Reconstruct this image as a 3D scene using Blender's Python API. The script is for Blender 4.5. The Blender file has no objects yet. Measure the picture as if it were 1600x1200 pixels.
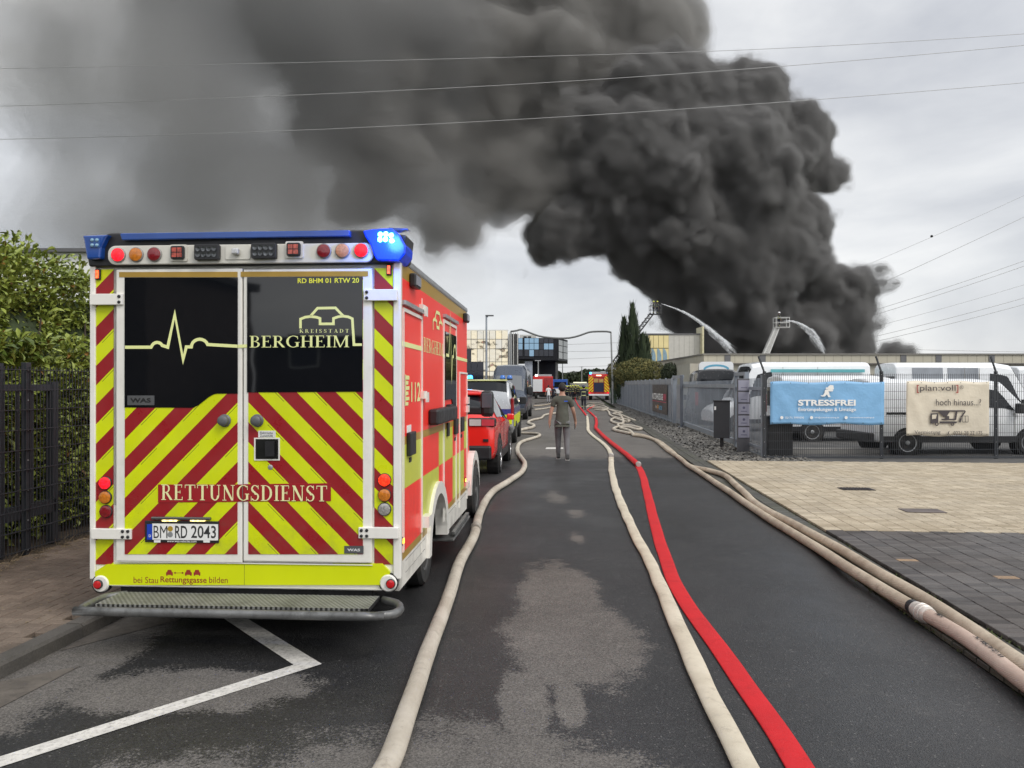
import bpy, math, random
from mathutils import Vector, Matrix, noise as mnoise
random.seed(7)
sc = bpy.context.scene
COL = sc.collection
pi = math.pi
# ---------------------------------------------------------------- camera
F = 1220.0; H = 1.8; HY = 602.0           # focal length in photo pixels, eye height, horizon row
cam = bpy.data.objects.new('camera', bpy.data.cameras.new('camera'))
COL.objects.link(cam); sc.camera = cam
cam.location = (0, 0, H)
cam.rotation_euler = (pi / 2 + math.atan(2 / F), 0, 0)
cam.data.sensor_width = 36; cam.data.lens = 36 * F / 1600
cam.data.clip_start = 0.05; cam.data.clip_end = 4000
# ---------------------------------------------------------------- world
SUN_EL, SUN_AZ = 46.0, 138.0
w = bpy.data.worlds.new('World'); sc.world = w; w.use_nodes = True
nt = w.node_tree
def wn(t, **k):
    n = nt.nodes.new(t)
    for a, b in k.items(): setattr(n, a, b)
    return n
bg = nt.nodes['Background']; bg.inputs['Strength'].default_value = 0.1
sky = wn('ShaderNodeTexSky', sky_type='NISHITA'); sky.sun_disc = False
sky.sun_elevation = math.radians(SUN_EL); sky.sun_rotation = math.radians(SUN_AZ)
tc = wn('ShaderNodeTexCoord')
mp = wn('ShaderNodeMapping'); mp.inputs['Scale'].default_value = (1, 1, 2.6)
mp.inputs['Location'].default_value = (3.1, 0.4, 0.2)
nt.links.new(tc.outputs['Generated'], mp.inputs['Vector'])
n1 = wn('ShaderNodeTexNoise'); n1.inputs['Scale'].default_value = 2.2; n1.inputs['Detail'].default_value = 7
n1.inputs['Roughness'].default_value = .52; n1.inputs['Distortion'].default_value = .35
nt.links.new(mp.outputs[0], n1.inputs['Vector'])
cr = wn('ShaderNodeValToRGB')
e = cr.color_ramp.elements
e[0].position = .34; e[0].color = (5.3, 5.45, 5.8, 1)
e[1].position = .68; e[1].color = (9.4, 9.35, 9.2, 1)
m_ = e.new(.5); m_.color = (7.2, 7.3, 7.45, 1)
nt.links.new(n1.outputs['Fac'], cr.inputs['Fac'])
# the overcast is brighter towards the hidden sun, behind the camera, and thins gently towards the zenith
sx = wn('ShaderNodeVectorMath', operation='DOT_PRODUCT')
az = math.radians(SUN_AZ); el = math.radians(SUN_EL)
SUN_DIR = Vector((math.sin(az) * math.cos(el), math.cos(az) * math.cos(el), math.sin(el)))
sx.inputs[1].default_value = SUN_DIR
nt.links.new(tc.outputs['Generated'], sx.inputs[0])
mr = wn('ShaderNodeMapRange'); mr.interpolation_type = 'SMOOTHSTEP'
mr.inputs['From Min'].default_value = -.1; mr.inputs['From Max'].default_value = 1
mr.inputs['To Min'].default_value = 1.0; mr.inputs['To Max'].default_value = 1.7
nt.links.new(sx.outputs['Value'], mr.inputs['Value'])
sc_ = wn('ShaderNodeVectorMath', operation='SCALE')
nt.links.new(cr.outputs['Color'], sc_.inputs[0]); nt.links.new(mr.outputs[0], sc_.inputs['Scale'])
mx = wn('ShaderNodeMixRGB'); mx.inputs['Fac'].default_value = .9
nt.links.new(sky.outputs[0], mx.inputs[1]); nt.links.new(sc_.outputs[0], mx.inputs[2])
nt.links.new(mx.outputs[0], bg.inputs['Color'])
# ---------------------------------------------------------------- sun
sd = bpy.data.lights.new('sun', 'SUN'); sd.energy = 1.3; sd.angle = math.radians(22); sd.color = (1, .95, .88)
so = bpy.data.objects.new('sun', sd); COL.objects.link(so)
so.rotation_euler = (-SUN_DIR).to_track_quat('-Z', 'Y').to_euler()
sc.view_settings.view_transform = 'Standard'; sc.view_settings.look = 'None'
sc.view_settings.exposure = 0.22; sc.view_settings.gamma = 1
sc.cycles.max_bounces = 6; sc.cycles.diffuse_bounces = 3; sc.cycles.glossy_bounces = 3
sc.cycles.volume_bounces = 2; sc.cycles.transparent_max_bounces = 32
sc.cycles.use_denoising = True; sc.cycles.caustics_reflective = False; sc.cycles.caustics_refractive = False

# ---------------------------------------------------------------- coordinates
def P(px, py, D): return Vector(((px - 800) / F * D, D, H + (HY - py) / F * D))
def G(px, py, z=0.0):
    D = (H - z) * F / (py - HY); return Vector(((px - 800) / F * D, D, z))
RA = math.atan(.086)
def W(u, v, z=0.0):                        # road frame: u to the right of the axis, v along the road
    return Vector((u * math.cos(RA) + v * math.sin(RA), -u * math.sin(RA) + v * math.cos(RA), z))

# ---------------------------------------------------------------- materials
def lin(r, g, b):
    f = lambda c: (c / 255 / 12.92) if c / 255 <= .04045 else ((c / 255 + .055) / 1.055) ** 2.4
    return (f(r), f(g), f(b))
MATS = {}
class NT:
    def __init__(s, t): s.t = t
    def n(s, ty, **k):
        n = s.t.nodes.new(ty)
        for a, b in k.items(): setattr(n, a, b)
        return n
    def l(s, a, b): s.t.links.new(a, b)
    def m(s, op, a, b=None, c=None, clamp=False):
        n = s.n('ShaderNodeMath', operation=op); n.use_clamp = clamp
        for i, v in enumerate((a, b, c)):
            if v is None: continue
            if isinstance(v, (int, float)): n.inputs[i].default_value = v
            else: s.l(v, n.inputs[i])
        return n.outputs[0]
    def noise(s, vec, scale, det=4, rough=.55):
        n = s.n('ShaderNodeTexNoise'); n.inputs['Scale'].default_value = scale
        n.inputs['Detail'].default_value = det; n.inputs['Roughness'].default_value = rough
        if vec is not None: s.l(vec, n.inputs['Vector'])
        return n.outputs['Fac']
    def mr(s, v, a, b, c=0., d=1., smooth=False):
        n = s.n('ShaderNodeMapRange'); n.clamp = True
        if smooth: n.interpolation_type = 'SMOOTHSTEP'
        s.l(v, n.inputs['Value'])
        for i, x in zip(('From Min', 'From Max', 'To Min', 'To Max'), (a, b, c, d)): n.inputs[i].default_value = x
        return n.outputs[0]
    def mix(s, f, a, b):
        n = s.n('ShaderNodeMixRGB')
        for i, v in enumerate((f, a, b)):
            if isinstance(v, (int, float)): n.inputs[i].default_value = v
            elif isinstance(v, tuple): n.inputs[i].default_value = (*v[:3], 1)
            else: s.l(v, n.inputs[i])
        return n.outputs[0]
    def bump(s, h, strength, dist=.01, nrm=None):
        n = s.n('ShaderNodeBump'); n.inputs['Strength'].default_value = strength; n.inputs['Distance'].default_value = dist
        s.l(h, n.inputs['Height'])
        if nrm is not None: s.l(nrm, n.inputs['Normal'])
        return n.outputs[0]
def newmat(name):
    m = bpy.data.materials.new(name); m.use_nodes = True
    t = NT(m.node_tree); t.b = m.node_tree.nodes['Principled BSDF']
    t.o = t.n('ShaderNodeTexCoord').outputs['Object']
    MATS[name] = m
    return m, t
def M(name, col, rough=.5, metal=0., var=.12, vs=3., dirt=0., dcol=(.12, .10, .08), bump=0., bs=60., coat=0., spec=.5):
    if name in MATS: return MATS[name]
    m, t = newmat(name)
    b = t.b
    nz = t.noise(t.o, vs, 5)
    f = t.mr(nz, .3, .7, 1 - var, 1 + var)
    s = t.n('ShaderNodeVectorMath', operation='SCALE'); s.inputs[0].default_value = col; t.l(f, s.inputs['Scale'])
    c = s.outputs[0]
    if dirt:
        d = t.mr(t.noise(t.o, vs * 2.3 + 1, 7, .68), .5, .72, 0, dirt)
        c = t.mix(d, c, dcol)
    t.l(c, b.inputs['Base Color'])
    t.l(t.mr(t.noise(t.o, vs * 3, 3), .3, .7, max(0.02, rough * .8), min(1, rough * 1.2)), b.inputs['Roughness'])
    b.inputs['Metallic'].default_value = metal
    b.inputs['Specular IOR Level'].default_value = spec
    if coat: b.inputs['Coat Weight'].default_value = coat; b.inputs['Coat Roughness'].default_value = .05
    if bump: t.l(t.bump(t.noise(t.o, bs, 3), bump, .004), b.inputs['Normal'])
    return m
def EM(name, col, strength, base=None):
    if name in MATS: return MATS[name]
    m, t = newmat(name)
    t.b.inputs['Base Color'].default_value = (*(base or col), 1); t.b.inputs['Roughness'].default_value = .25
    v = t.n('ShaderNodeTexVoronoi'); v.inputs['Scale'].default_value = 55; t.l(t.o, v.inputs['Vector'])
    f = t.mr(v.outputs['Distance'], .2, .6, strength, strength * .35)
    t.b.inputs['Emission Color'].default_value = (*col, 1); t.l(f, t.b.inputs['Emission Strength'])
    return m
def GLASS(name='dark_glass', col=(.010, .012, .015), rough=.04, spec=.35):
    if name in MATS: return MATS[name]
    m, t = newmat(name)
    t.b.inputs['Base Color'].default_value = (*col, 1); t.b.inputs['Roughness'].default_value = rough
    t.b.inputs['Specular IOR Level'].default_value = spec
    t.l(t.bump(t.noise(t.o, 1.5, 2), .03, .05), t.b.inputs['Normal'])
    return m
WHITE = M('white_paint', (.82, .80, .745), .35, var=.03, dirt=.10, coat=.3)
FRAME = M('door_frame_paint', (.80, .78, .72), .4, var=.03, dirt=.12)
VANW = M('van_white_paint', (.78, .80, .82), .25, var=.03, coat=.5, dirt=.05)
BLACK = M('black_plastic', (.016, .016, .018), .45, var=.2)
RUB = M('tyre_rubber', (.022, .022, .022), .85, var=.3, dirt=.4)
DARK = M('underbody_dark', (.012, .012, .012), .9)
ALU = M('brushed_aluminium', (.52, .53, .54), .35, .8, var=.1, dirt=.15)
STEEL = M('galvanised_steel', (.30, .33, .37), .5, .5, var=.18, dirt=.15)
GOLD = M('gold_reflective_tape', (.42, .26, .045), .35, .2)
LEMON = M('pale_yellow_print', (.80, .83, .36), .45, var=.03)
GL = GLASS()
RIM = M('wheel_rim_alloy', (.5, .5, .52), .3, .8)
def VCOL(name, cols):
    pass

# ---------------------------------------------------------------- mesh builder
class MB:
    def __init__(s): s.v = []; s.f = []; s.m = []; s.tone = None
    def add(s, vs, fs, m=0):
        o = len(s.v); s.v += [tuple(q) for q in vs]
        for f in fs: s.f.append([i + o for i in f]); s.m.append(m)
        return s
    def box(s, x0, x1, y0, y1, z0, z1, m=0):
        v = [(x, y, z) for z in (z0, z1) for y in (y0, y1) for x in (x0, x1)]
        return s.add(v, [(0, 2, 3, 1), (4, 5, 7, 6), (0, 1, 5, 4), (2, 6, 7, 3), (0, 4, 6, 2), (1, 3, 7, 5)], m)
    def obox(s, c, ax, ay, az_, m=0):      # oriented box: centre and three half vectors
        c, ax, ay, az_ = map(Vector, (c, ax, ay, az_))
        v = [c + ax * i + ay * j + az_ * k for k in (-1, 1) for j in (-1, 1) for i in (-1, 1)]
        return s.add(v, [(0, 2, 3, 1), (4, 5, 7, 6), (0, 1, 5, 4), (2, 6, 7, 3), (0, 4, 6, 2), (1, 3, 7, 5)], m)
    def beam(s, a, b, wd, ht, m=0):
        a, b = Vector(a), Vector(b); d = (b - a)
        L = d.length; d.normalize()
        up = Vector((0, 0, 1)) if abs(d.z) < .95 else Vector((0, 1, 0))
        r = d.cross(up).normalized(); u = r.cross(d)
        return s.obox((a + b) / 2, d * L / 2, r * wd / 2, u * ht / 2, m)
    def prism(s, poly, fn, t0, t1, m=0):   # poly: 2D list, fn(a,b,t)->3D
        n = len(poly)
        v = [fn(a, b, t0) for a, b in poly] + [fn(a, b, t1) for a, b in poly]
        f = [list(range(n))[::-1], list(range(n, 2 * n))] + [(i, (i + 1) % n, n + (i + 1) % n, n + i) for i in range(n)]
        return s.add(v, f, m)
    def tube(s, pts, r, n=8, m=0, caps=True, flat=None):
        pts = [Vector(p) for p in pts]; N = len(pts)
        rs = r if isinstance(r, (list, tuple)) else [r] * N
        vs = []; prev = None
        for i, p in enumerate(pts):
            d = (pts[min(i + 1, N - 1)] - pts[max(i - 1, 0)]).normalized()
            up = Vector((0, 0, 1)) if abs(d.z) < .95 else Vector((0, 1, 0))
            a = d.cross(up).normalized(); b = a.cross(d)
            if prev is not None and a.dot(prev) < 0: a = -a; b = -b
            prev = a
            for k in range(n):
                t = 2 * pi * k / n
                ra = rs[i]; rb = rs[i]
                if flat: ra, rb = flat[i] if isinstance(flat, list) else flat
                vs.append(p + a * math.cos(t) * ra + b * math.sin(t) * rb)
        fs = [(i * n + k, i * n + (k + 1) % n, (i + 1) * n + (k + 1) % n, (i + 1) * n + k) for i in range(N - 1) for k in range(n)]
        if caps: fs += [list(range(n))[::-1], list(range((N - 1) * n, N * n))]
        return s.add(vs, fs, m)
    def lathe(s, c, axis, prof, n=20, m=0, ref=None, caps=True):     # prof: (along, radius)
        c = Vector(c); ax = Vector(axis).normalized()
        a = ax.orthogonal().normalized(); b = ax.cross(a)
        vs = [c + ax * h + (a * math.cos(2 * pi * k / n) + b * math.sin(2 * pi * k / n)) * r for h, r in prof for k in range(n)]
        N = len(prof)
        fs = [(i * n + k, i * n + (k + 1) % n, (i + 1) * n + (k + 1) % n, (i + 1) * n + k) for i in range(N - 1) for k in range(n)]
        if caps: fs += [list(range(n))[::-1], list(range((N - 1) * n, N * n))]
        return s.add(vs, fs, m)
    def build(s, name, mats, parent=None, smooth=False, bevel=0., loc=None, mod=None):
        me = bpy.data.meshes.new(name); me.from_pydata(s.v, [], s.f)
        if not isinstance(mats, (list, tuple)): mats = [mats]
        for m in mats: me.materials.append(m)
        if len(mats) > 1: me.polygons.foreach_set('material_index', s.m)
        if s.tone is not None:
            a = me.attributes.new('tone', 'FLOAT', 'FACE'); a.data.foreach_set('value', s.tone)
        me.update()
        o = bpy.data.objects.new(name, me); COL.objects.link(o)
        if parent is not None: o.parent = parent
        if loc is not None: o.location = loc
        if smooth is True: me.shade_smooth()
        elif smooth: 
            me.shade_smooth(); me.set_sharp_from_angle(angle=math.radians(smooth))
        if bevel:
            b = o.modifiers.new('edge', 'BEVEL'); b.width = bevel; b.segments = 2; b.limit_method = 'ANGLE'; b.angle_limit = math.radians(35)
        return o
def tag(o, label=None, cat=None, group=None, kind=None):
    if label: o['label'] = label
    if cat: o['category'] = cat
    if group: o['group'] = group
    if kind: o['kind'] = kind
    return o
def thing(name, loc, rz, label, cat, group=None):
    o = bpy.data.objects.new(name, None); COL.objects.link(o); o.location = loc; o.rotation_euler = (0, 0, rz)
    o.empty_display_size = .2
    return tag(o, label, cat, group)
def kids(o): return [c for c in bpy.data.objects if c.parent == o]
def copy_tree(o, parent=None):
    c = o.copy(); COL.objects.link(c); c.parent = parent
    for ch in kids(o): copy_tree(ch, c)
    return c
# ---------------------------------------------------------------- lettering
def glyph_text(s, bold=0., spacing=1.0):
    cu = bpy.data.curves.new('tmp_text', 'FONT'); cu.body = s; cu.size = 1; cu.offset = bold; cu.resolution_u = 3
    cu.space_character = spacing
    o = bpy.data.objects.new('tmp_text', cu); COL.objects.link(o)
    dg = bpy.context.evaluated_depsgraph_get(); me = o.evaluated_get(dg).to_mesh()
    vs = [v.co.copy() for v in me.vertices]; fs = [list(p.vertices) for p in me.polygons]
    o.evaluated_get(dg).to_mesh_clear(); bpy.data.objects.remove(o); bpy.data.curves.remove(cu)
    return vs, fs
# serif capitals built from stems, hairlines and bowls (unit cap height)
def serif_word(word, gap=.09):
    polys = []; x = 0
    T, t, s_ = .155, .05, .045
    def rect(a, b, c, d): return [(a, b), (c, b), (c, d), (a, d)]
    def par(x0, x1, y0, x2, x3, y1): return [(x0, y0), (x1, y0), (x3, y1), (x2, y1)]
    def serif(cx, wd, top): return rect(cx - wd / 2, 1 - s_ if top else 0, cx + wd / 2, 1 if top else s_)
    def band(cx, cy, ro, ri, a0, a1, dx=0, n=14):
        out = []
        for i in range(n):
            a = math.radians(a0 + (a1 - a0) * i / n); b = math.radians(a0 + (a1 - a0) * (i + 1) / n)
            out.append([(cx + ro[0] * math.cos(a), cy + ro[1] * math.sin(a)), (cx + ro[0] * math.cos(b), cy + ro[1] * math.sin(b)),
                        (cx + dx + ri[0] * math.cos(b), cy + ri[1] * math.sin(b)), (cx + dx + ri[0] * math.cos(a), cy + ri[1] * math.sin(a))])
        return out
    def stem(cx, wd=.34, w_=T): return [rect(cx - w_ / 2, s_, cx + w_ / 2, 1 - s_), serif(cx, wd, 0), serif(cx, wd, 1)]
    for ch in word:
        g = []; adv = .7
        if ch == ' ': x += .35; continue
        if ch == 'I': g = stem(.17); adv = .34
        elif ch == 'H': g = stem(.17) + stem(.68) + [rect(.25, .49, .6, .54)]; adv = .85
        elif ch == 'E': g = stem(.17) + [rect(.2, 1 - t, .58, 1), rect(.2, 0, .62, t), rect(.2, .49, .46, .54), rect(.54, .8, .58, 1 - t), rect(.575, t, .62, .22), rect(.42, .42, .46, .62)]; adv = .66
        elif ch == 'B': g = stem(.17) + [rect(.2, 1 - t, .36, 1), rect(.2, 0, .38, t), rect(.2, .5, .38, .5 + t)] + band(.34, .76, (.26, .24), (.14, .2), -90, 90) + band(.36, .26, (.30, .26), (.16, .21), -90, 90); adv = .7
        elif ch == 'D': g = stem(.17) + [rect(.2, 1 - t, .34, 1), rect(.2, 0, .34, t)] + band(.32, .5, (.46, .5), (.30, .45), -90, 90); adv = .82
        elif ch == 'R': g = stem(.17) + [rect(.2, 1 - t, .36, 1), rect(.2, .47, .36, .47 + t)] + band(.34, .735, (.27, .265), (.15, .215), -90, 90) + [par(.62, .80, 0, .30, .46, .48)]; adv = .78
        elif ch == 'K': g = stem(.17) + [par(.62, .82, 0, .30, .48, .55), par(.22, .28, .38, .60, .67, 1)]; adv = .8
        elif ch == 'T': g = stem(.38) + [rect(.02, 1 - t, .74, 1), rect(.02, .78, .06, 1), rect(.70, .78, .74, 1)]; adv = .76
        elif ch == 'U': g = [rect(.1, .3, .25, 1), rect(.62, .3, .68, 1), serif(.175, .34, 1), serif(.65, .26, 1)] + band(.39, .32, (.29, .33), (.14, .27), 180, 360); adv = .8
        elif ch == 'N': g = [rect(.12, .04, .18, 1), rect(.70, .04, .76, 1), serif(.15, .28, 0), serif(.73, .28, 1), par(.62, .76, 0, .04, .24, 1)]; adv = .88
        elif ch == 'M': g = [rect(.10, .04, .16, 1), rect(.82, .04, .97, 1), serif(.13, .26, 0), serif(.895, .32, 0), rect(0, 1 - s_, .2, 1), rect(.84, 1 - s_, 1.04, 1), par(.44, .54, 0, .08, .24, 1), par(.46, .52, 0, .84, .92, 1)]; adv = 1.06
        elif ch == 'A': g = [par(.58, .76, 0, .34, .44, 1), par(.12, .17, 0, .36, .42, 1), rect(.24, .3, .58, .35), serif(.14, .26, 0), serif(.67, .3, 0)]; adv = .78
        elif ch == 'G': g = band(.48, .5, (.46, .51), (.30, .46), 50, 318) + [rect(.66, .06, .81, .44), rect(.58, .41, .88, .45), rect(.74, .7, .78, .95)]; adv = .88
        elif ch == 'S': g = band(.30, .75, (.27, .26), (.15, .21), 30, 250) + band(.30, .26, (.28, .27), (.16, .22), -150, 90) + [par(.08, .24, .62, .08, .20, .72), par(.30, .46, .38, .12, .30, .62), rect(.02, 0, .06, .28), rect(.50, .74, .54, 1)]; adv = .6
        for p in g: polys.append([(a + x, b) for a, b in p])
        x += adv + gap
    wtot = x - gap
    vs = []; fs = []
    for i, p in enumerate(polys):
        # keep every polygon counter-clockwise
        ar = sum(p[k][0] * p[(k + 1) % len(p)][1] - p[(k + 1) % len(p)][0] * p[k][1] for k in range(len(p)))
        if ar < 0: p = p[::-1]
        o = len(vs); vs += [Vector((a / wtot, b, (i % 7) * .0002)) for a, b in p]; fs.append(list(range(o, o + len(p))))
    return vs, fs
def lettering(name, vf, fn, box, mat, parent=None):
    """fit glyph outlines into box (a0,b0,a1,b1) of a plane; fn(a,b,lift)->3D; short returns give the print thickness"""
    vs, fs = vf
    X = [v.x for v in vs]; Y = [v.y for v in vs]
    x0, x1, y0, y1 = min(X), max(X), min(Y), max(Y)
    a0, b0, a1, b1 = box
    out = [fn(a0 + (v.x - x0) / (x1 - x0) * (a1 - a0), b0 + (v.y - y0) / (y1 - y0) * (b1 - b0), v.z) for v in vs]
    mb = MB(); mb.add(out, fs)
    return mb.build(name, mat, parent)
def ribbon(pts, wd):
    """stroke a 2D polyline to quads with mitred joints"""
    n = len(pts); L = []; R = []
    for i, p in enumerate(pts):
        p = Vector(p)
        d0 = (p - Vector(pts[i - 1])).normalized() if i else None
        d1 = (Vector(pts[i + 1]) - p).normalized() if i < n - 1 else None
        d0 = d0 or d1; d1 = d1 or d0
        b = (d0 + d1)
        b = b.normalized() if b.length > .05 else d0
        nrm = Vector((-b.y, b.x)); k = max(.3, nrm.dot(Vector((-d0.y, d0.x))))
        L.append(p + nrm * wd / 2 / k); R.append(p - nrm * wd / 2 / k)
    vs = L + R; fs = [(i, n + i, n + i + 1, i + 1) for i in range(n - 1)]
    return [Vector((v.x, v.y, 0)) for v in vs], fs
def arcpts(cx, cy, r, a0, a1, n=10, ry=None):
    return [(cx + r * math.cos(math.radians(a0 + (a1 - a0) * i / n)), cy + (ry or r) * math.sin(math.radians(a0 + (a1 - a0) * i / n))) for i in range(n + 1)]
def outline(name, polys, fn, mat, parent):
    mb = MB()
    for vs, fs in polys: mb.add([fn(v.x, v.y, 0) for v in vs], fs)
    return mb.build(name, mat, parent)
def disc_light(name, mb_c, r, mat, parent, axis=(0, -1, 0), depth=.018, bezel=BLACK):
    o = MB().lathe(mb_c, axis, [(0, r * 1.12), (depth * .6, r * 1.12), (depth * .6, r)], 24).build(name, bezel, parent)
    l = MB().lathe(mb_c, axis, [(depth * .5, r * .98), (depth, r * .92), (depth * 1.25, r * .5)], 24).build('lens', mat, o, smooth=40)
    return o

# ================================================================ GROUND
def asphalt():
    m, t = newmat('asphalt')
    sep = t.n('ShaderNodeSeparateXYZ'); t.l(t.o, sep.inputs[0])
    ell = [(.43, 5.55, .50, .95, 1, 0), (.40, 6.7, .36, 1.25, 1, 0), (.07, 4.45, .15, .5, 1, 0), (.33, 4.45, .09, .35, 1, 0), (-.3, 3.1, 1.15, 1.02, 1, 0),
           (-1.3, 2.9, 1.3, .85, 1, 0), (-1.96, 4.62, .80, .34, 1, 0), (-2.95, 5.2, .42, 1.9, 1, 0), (.72, 12.6, .26, .8, .5, .16), (.9, 11.0, .2, .5, .5, .16), (.78, 9.2, .12, .4, .5, .12)]
    cur = None
    for cx, cy, rx, ry, w_, b_ in ell:
        a = t.m('DIVIDE', t.m('SUBTRACT', sep.outputs[0], cx), rx); b = t.m('DIVIDE', t.m('SUBTRACT', sep.outputs[1], cy), ry)
        d = t.m('SUBTRACT', 1, t.m('SQRT', t.m('ADD', t.m('MULTIPLY', a, a), t.m('MULTIPLY', b, b))))
        d = t.m('SUBTRACT', t.m('MULTIPLY', d, w_), b_)
        cur = d if cur is None else t.m('MAXIMUM', cur, d)
    far = t.m('MULTIPLY', t.m('SUBTRACT', sep.outputs[1], 19.3), .22)
    cur = t.m('MAXIMUM', cur, far)
    nz = t.m('SUBTRACT', t.noise(t.o, 1.6, 3), .5); nf = t.m('SUBTRACT', t.noise(t.o, 48, 3, .75), .5)
    k = t.m('ADD', cur, t.m('ADD', t.m('ADD', t.m('MULTIPLY', nz, .7), t.m('MULTIPLY', t.m('SUBTRACT', t.noise(t.o, 5.5, 4, .6), .5), .75)), t.m('MULTIPLY', nf, 1.1)))
    dry = t.mr(k, -.10, .14, smooth=True)
    # aggregate
    v = t.n('ShaderNodeTexVoronoi'); v.inputs['Scale'].default_value = 130; t.l(t.o, v.inputs['Vector'])
    sepc = t.n('ShaderNodeSeparateColor'); t.l(v.outputs['Color'], sepc.inputs[0])
    grain = t.mr(sepc.outputs[0], 0, 1, .62, 1.45)
    spark = t.mr(sepc.outputs[1], .965, 1, 0, 1)
    big = t.mr(t.noise(t.o, .7, 5), .3, .7, .78, 1.22)
    dirt = t.mr(t.noise(t.o, 4.5, 6, .7), .5, .8)
    dc = t.mix(dirt, (.106, .098, .090), (.140, .129, .117)); wc = t.mix(dirt, (.024, .024, .025), (.037, .036, .035))
    c = t.mix(dry, wc, dc)
    s = t.n('ShaderNodeVectorMath', operation='SCALE'); t.l(c, s.inputs[0]); t.l(t.m('MULTIPLY', grain, big), s.inputs['Scale'])
    c = t.mix(t.m('MULTIPLY', spark, .30), s.outputs[0], (.34, .33, .31))
    t.l(c, t.b.inputs['Base Color'])
    wetr = t.mr(t.noise(t.o, .55, 4), .35, .65, .58, .29)
    r = t.n('ShaderNodeMixRGB'); t.l(dry, r.inputs[0]); t.l(wetr, r.inputs[1]); r.inputs[2].default_value = (.92, .92, .92, 1)
    t.l(r.outputs[0], t.b.inputs['Roughness'])
    t.b.inputs['Specular IOR Level'].default_value = .42
    h = t.m('ADD', v.outputs['Distance'], t.m('MULTIPLY', t.noise(t.o, 300, 2), .5))
    t.l(t.bump(h, .55, .004), t.b.inputs['Normal'])
    return m
ASPH = asphalt()
def quad_uv(name, u0, u1, v0, v1, z, mat, kind='structure', nu=1, nv=1, parent=None):
    mb = MB(); vs = []; fs = []
    for j in range(nv + 1):
        for i in range(nu + 1): vs.append(W(u0 + (u1 - u0) * i / nu, v0 + (v1 - v0) * j / nv, z))
    for j in range(nv):
        for i in range(nu):
            a = j * (nu + 1) + i; fs.append((a, a + 1, a + nu + 2, a + nu + 1))
    o = mb.add(vs, fs).build(name, mat, parent)
    if kind: o['kind'] = kind
    return o
GRASS = M('far_ground_grass', (.06, .075, .03), .95, var=.4, vs=.3)
g0 = MB().add([(-1500, -60, -.16), (1500, -60, -.16), (1500, 2500, -.16), (-1500, 2500, -.16)], [(0, 1, 2, 3)]).build('ground', GRASS); g0['kind'] = 'structure'
road = quad_uv('road', -3.53, 2.55, -8, 150, 0, ASPH)
quad_uv('side_road', -40, -3.53, 62, 150, -.004, ASPH)
SOIL = M('soil_and_leaf_litter', (.075, .058, .042), .95, var=.5, vs=9, bump=.6, bs=60, dirt=.6, dcol=(.03, .024, .018))
YARD = M('yard_asphalt', (.085, .083, .08), .9, var=.3, vs=1.2, bump=.4, bs=120, dirt=.4, dcol=(.045, .042, .04))

# white V marking on the road
WM = M('road_marking_paint', (.62, .60, .56), .7, var=.14, vs=14, dirt=.75, dcol=(.16, .15, .14), bump=.4, bs=200)
mk = MB()
def gpoly(mb, pts, z=.004): 
    v = [G(x, y, z) for x, y in pts]; mb.add(v, [list(range(len(v)))])
tip, inn, bot = (503, 1037), (459, 1038.5), (476, 1045.5)
a0, a1 = G(-40, 1194, .004), G(-40, 1211, .004)
gi_, gt, gb = G(*inn, .004), G(*tip, .004), G(*bot, .004)
mk.add([a0, a1, gb, gi_], [(0, 1, 2, 3)])
def extend(p, q, k): return p + (q - p) * k
l2a, l2b = G(345, 963, .004), G(381.5, 963, .004)
mk.add([gi_, gb, gt, extend(gt, l2b, 2.2), extend(gi_, l2a, 2.2)], [(0, 1, 2, 3, 4)])
o = mk.build('road_marking', WM); o['kind'] = 'structure'
mk = MB(); gpoly(mk, [(854, 699), (880, 699), (880, 701.5), (852, 701.5)]); o = mk.build('road_marking', WM); o['kind'] = 'structure'
# faded box marking beside the left kerb
OLD = M('worn_gutter_concrete', (.115, .10, .085), .9, var=.3, vs=5, dirt=.7, dcol=(.05, .045, .04), bump=.5, bs=90)
mk = MB(); mk.add([W(-3.50, 4.0, .004), W(-3.22, 4.05, .004), W(-3.18, 4.75, .004), W(-3.50, 4.45, .004)], [(0, 1, 2, 3)])
mk.add([W(-3.50, 5.0, .004), W(-3.05, 5.75, .004), W(-3.12, 6.2, .004), W(-3.50, 6.1, .004)], [(0, 1, 2, 3)])
o = mk.build('worn_gutter_patch', OLD); o['kind'] = 'structure'

# pavers -----------------------------------------------------------
def paver_mat(name, c0, c1, odd=None, dirt=.5, dcol=(.05, .045, .035), rough=.8, stain=None):
    m, t = newmat(name)
    at = t.n('ShaderNodeAttribute', attribute_name='tone'); oi = t.n('ShaderNodeObjectInfo')
    r = t.m('FRACT', t.m('ADD', at.outputs['Fac'], oi.outputs['Random']))
    c = t.mix(r, c0, c1)
    if odd: c = t.mix(t.mr(r, .988, .989), c, odd)
    # world-space wear, the same across single and joined pavers
    geo = t.n('ShaderNodeNewGeometry').outputs['Position']
    d = t.mr(t.noise(geo, 1.3, 6, .66), .42, .70, 0, dirt)
    c = t.mix(d, c, dcol)
    s = t.n('ShaderNodeVectorMath', operation='SCALE'); t.l(c, s.inputs[0]); t.l(t.mr(t.noise(geo, 70, 3, .7), .3, .7, .75, 1.25), s.inputs['Scale'])
    t.l(s.outputs[0], t.b.inputs['Base Color']); t.l(t.mr(t.noise(geo, .8, 4), .4, .6, rough * .65, rough), t.b.inputs['Roughness'])
    t.l(t.bump(t.noise(geo, 160, 3), .5, .004), t.b.inputs['Normal'])
    return m
PV_BEIGE = paver_mat('beige_paver_concrete', (.33, .275, .195), (.50, .43, .32), dirt=.5, dcol=(.24, .19, .125), rough=.85)
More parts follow.
